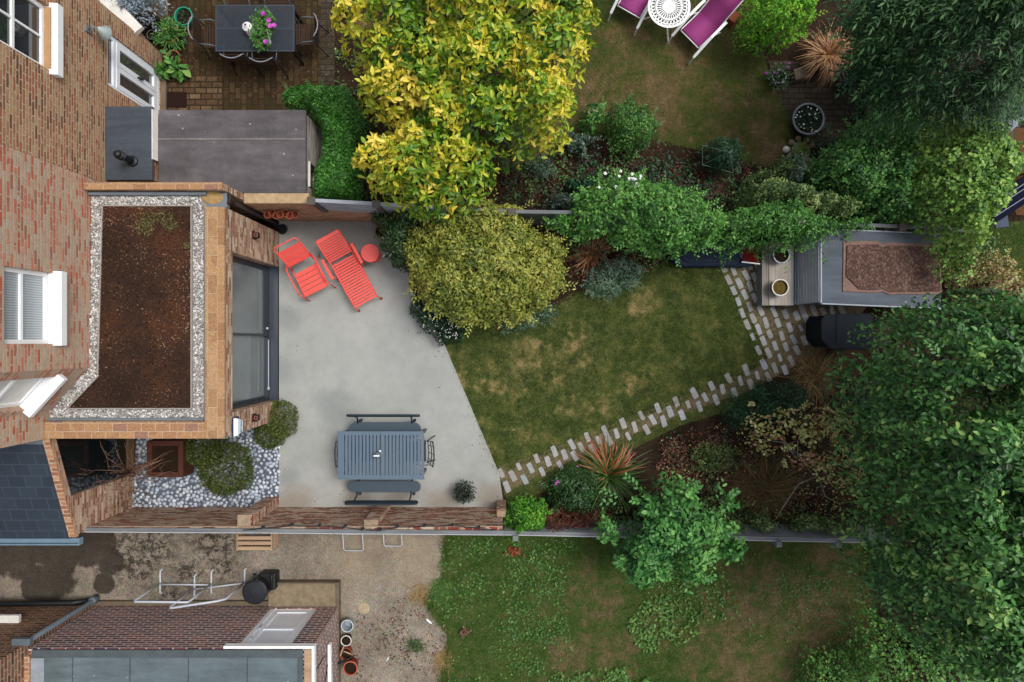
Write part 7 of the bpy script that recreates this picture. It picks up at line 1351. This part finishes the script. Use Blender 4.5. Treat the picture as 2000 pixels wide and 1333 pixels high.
NB = [(950, 300), (1100, 300), (1290, 280), (1450, 320), (1600, 330), (1600, 420), (1100, 420), (950, 405)]
for px, n, lf, m, z0, z1, t_, th, sd in (([(1660, -20), (2010, -20), (2010, 240), (1720, 240), (1680, 120)], 2600, .07, 'darkshrub', .05, .6, (.6, .25), -.5, 15), (NB, 1700, .055, 'midgreen', .02, .25, (.25, .2), .35, 11), (NB, 1500, .05, 'russet', .02, .18, (.4, .25), .2, 2), (BED, 1500, .055, 'darkshrub', .02, .25, (.6, .25), .35, 8), (BED, 1100, .05, 'autumn', .02, .22, (.4, .25), .3, 12), (BED, 900, .05, 'russet', .02, .15, (.45, .25), .3, 14),
    ([(1060, 985), (1440, 960), (1680, 990), (1690, 1040), (1060, 1036)], 1700, .06, 'olive', .05, .55, (.4, .22), .0, 4), ([(1030, 425), (1110, 440), (1240, 480), (1310, 500), (1250, 540), (1120, 560), (1080, 500)], 900, .05, 'russet', .02, .2, (.5, .25), .1, 6), ([(1030, 425), (1110, 440), (1240, 480), (1310, 500), (1250, 540), (1120, 560), (1080, 500)], 700, .055, 'olive', .02, .25, (.4, .25), .1, 9),
    ([(1600, 600), (1720, 620), (1760, 700), (1700, 1040), (1660, 1040), (1640, 760)], 1500, .06, 'darkshrub', .02, .4, (.6, .25), .0, 3), ([(1690, 1060), (1800, 1060), (1830, 1260), (1710, 1260)], 1300, .06, 'darkshrub', .02, .35, (.6, .25), -.1, 7), ([(1560, 260), (1680, 230), (1800, 300), (1800, 440), (1600, 420)], 1200, .06, 'darkshrub', .02, .3, (.6, .25), -.2, 10), ([(1840, 440), (1940, 460), (1960, 600), (1840, 600)], 900, .06, 'olive', .02, .3, (.45, .25), -.1, 13), ([(655, 30), (720, 60), (720, 190), (660, 180)], 500, .05, 'olive', .01, .1, (.3, .25), .1, 1)):
    weeds(px, n, lf, LM[m], z0, z1, 'ground_cover', t_, th, sd)
x, y = sample(P2([(550, 432), (790, 432), (800, 560), (868, 672), (975, 925), (980, 985), (550, 985)]), 900); k = (edged(x, y, PATIO) < np.abs(rng.normal(0, .22, len(x)))) | (rng.uniform(0, 1, len(x)) < .03); x, y = x[k], y[k]; n = len(x); L = Leaves()
L.add(T_LEAF, np.stack([x, y, np.full(n, .036)], 1), rng.normal(0, 1, (n, 3))*np.array([1, 1, .15]), rng.normal(0, .25, (n, 3))+np.array([0, 0, 1]), rng.uniform(.012, .035, n), .6, rng.normal(.35, .25, n)); kind(L.build('leaf_litter', LM['brown']), 'stuff')
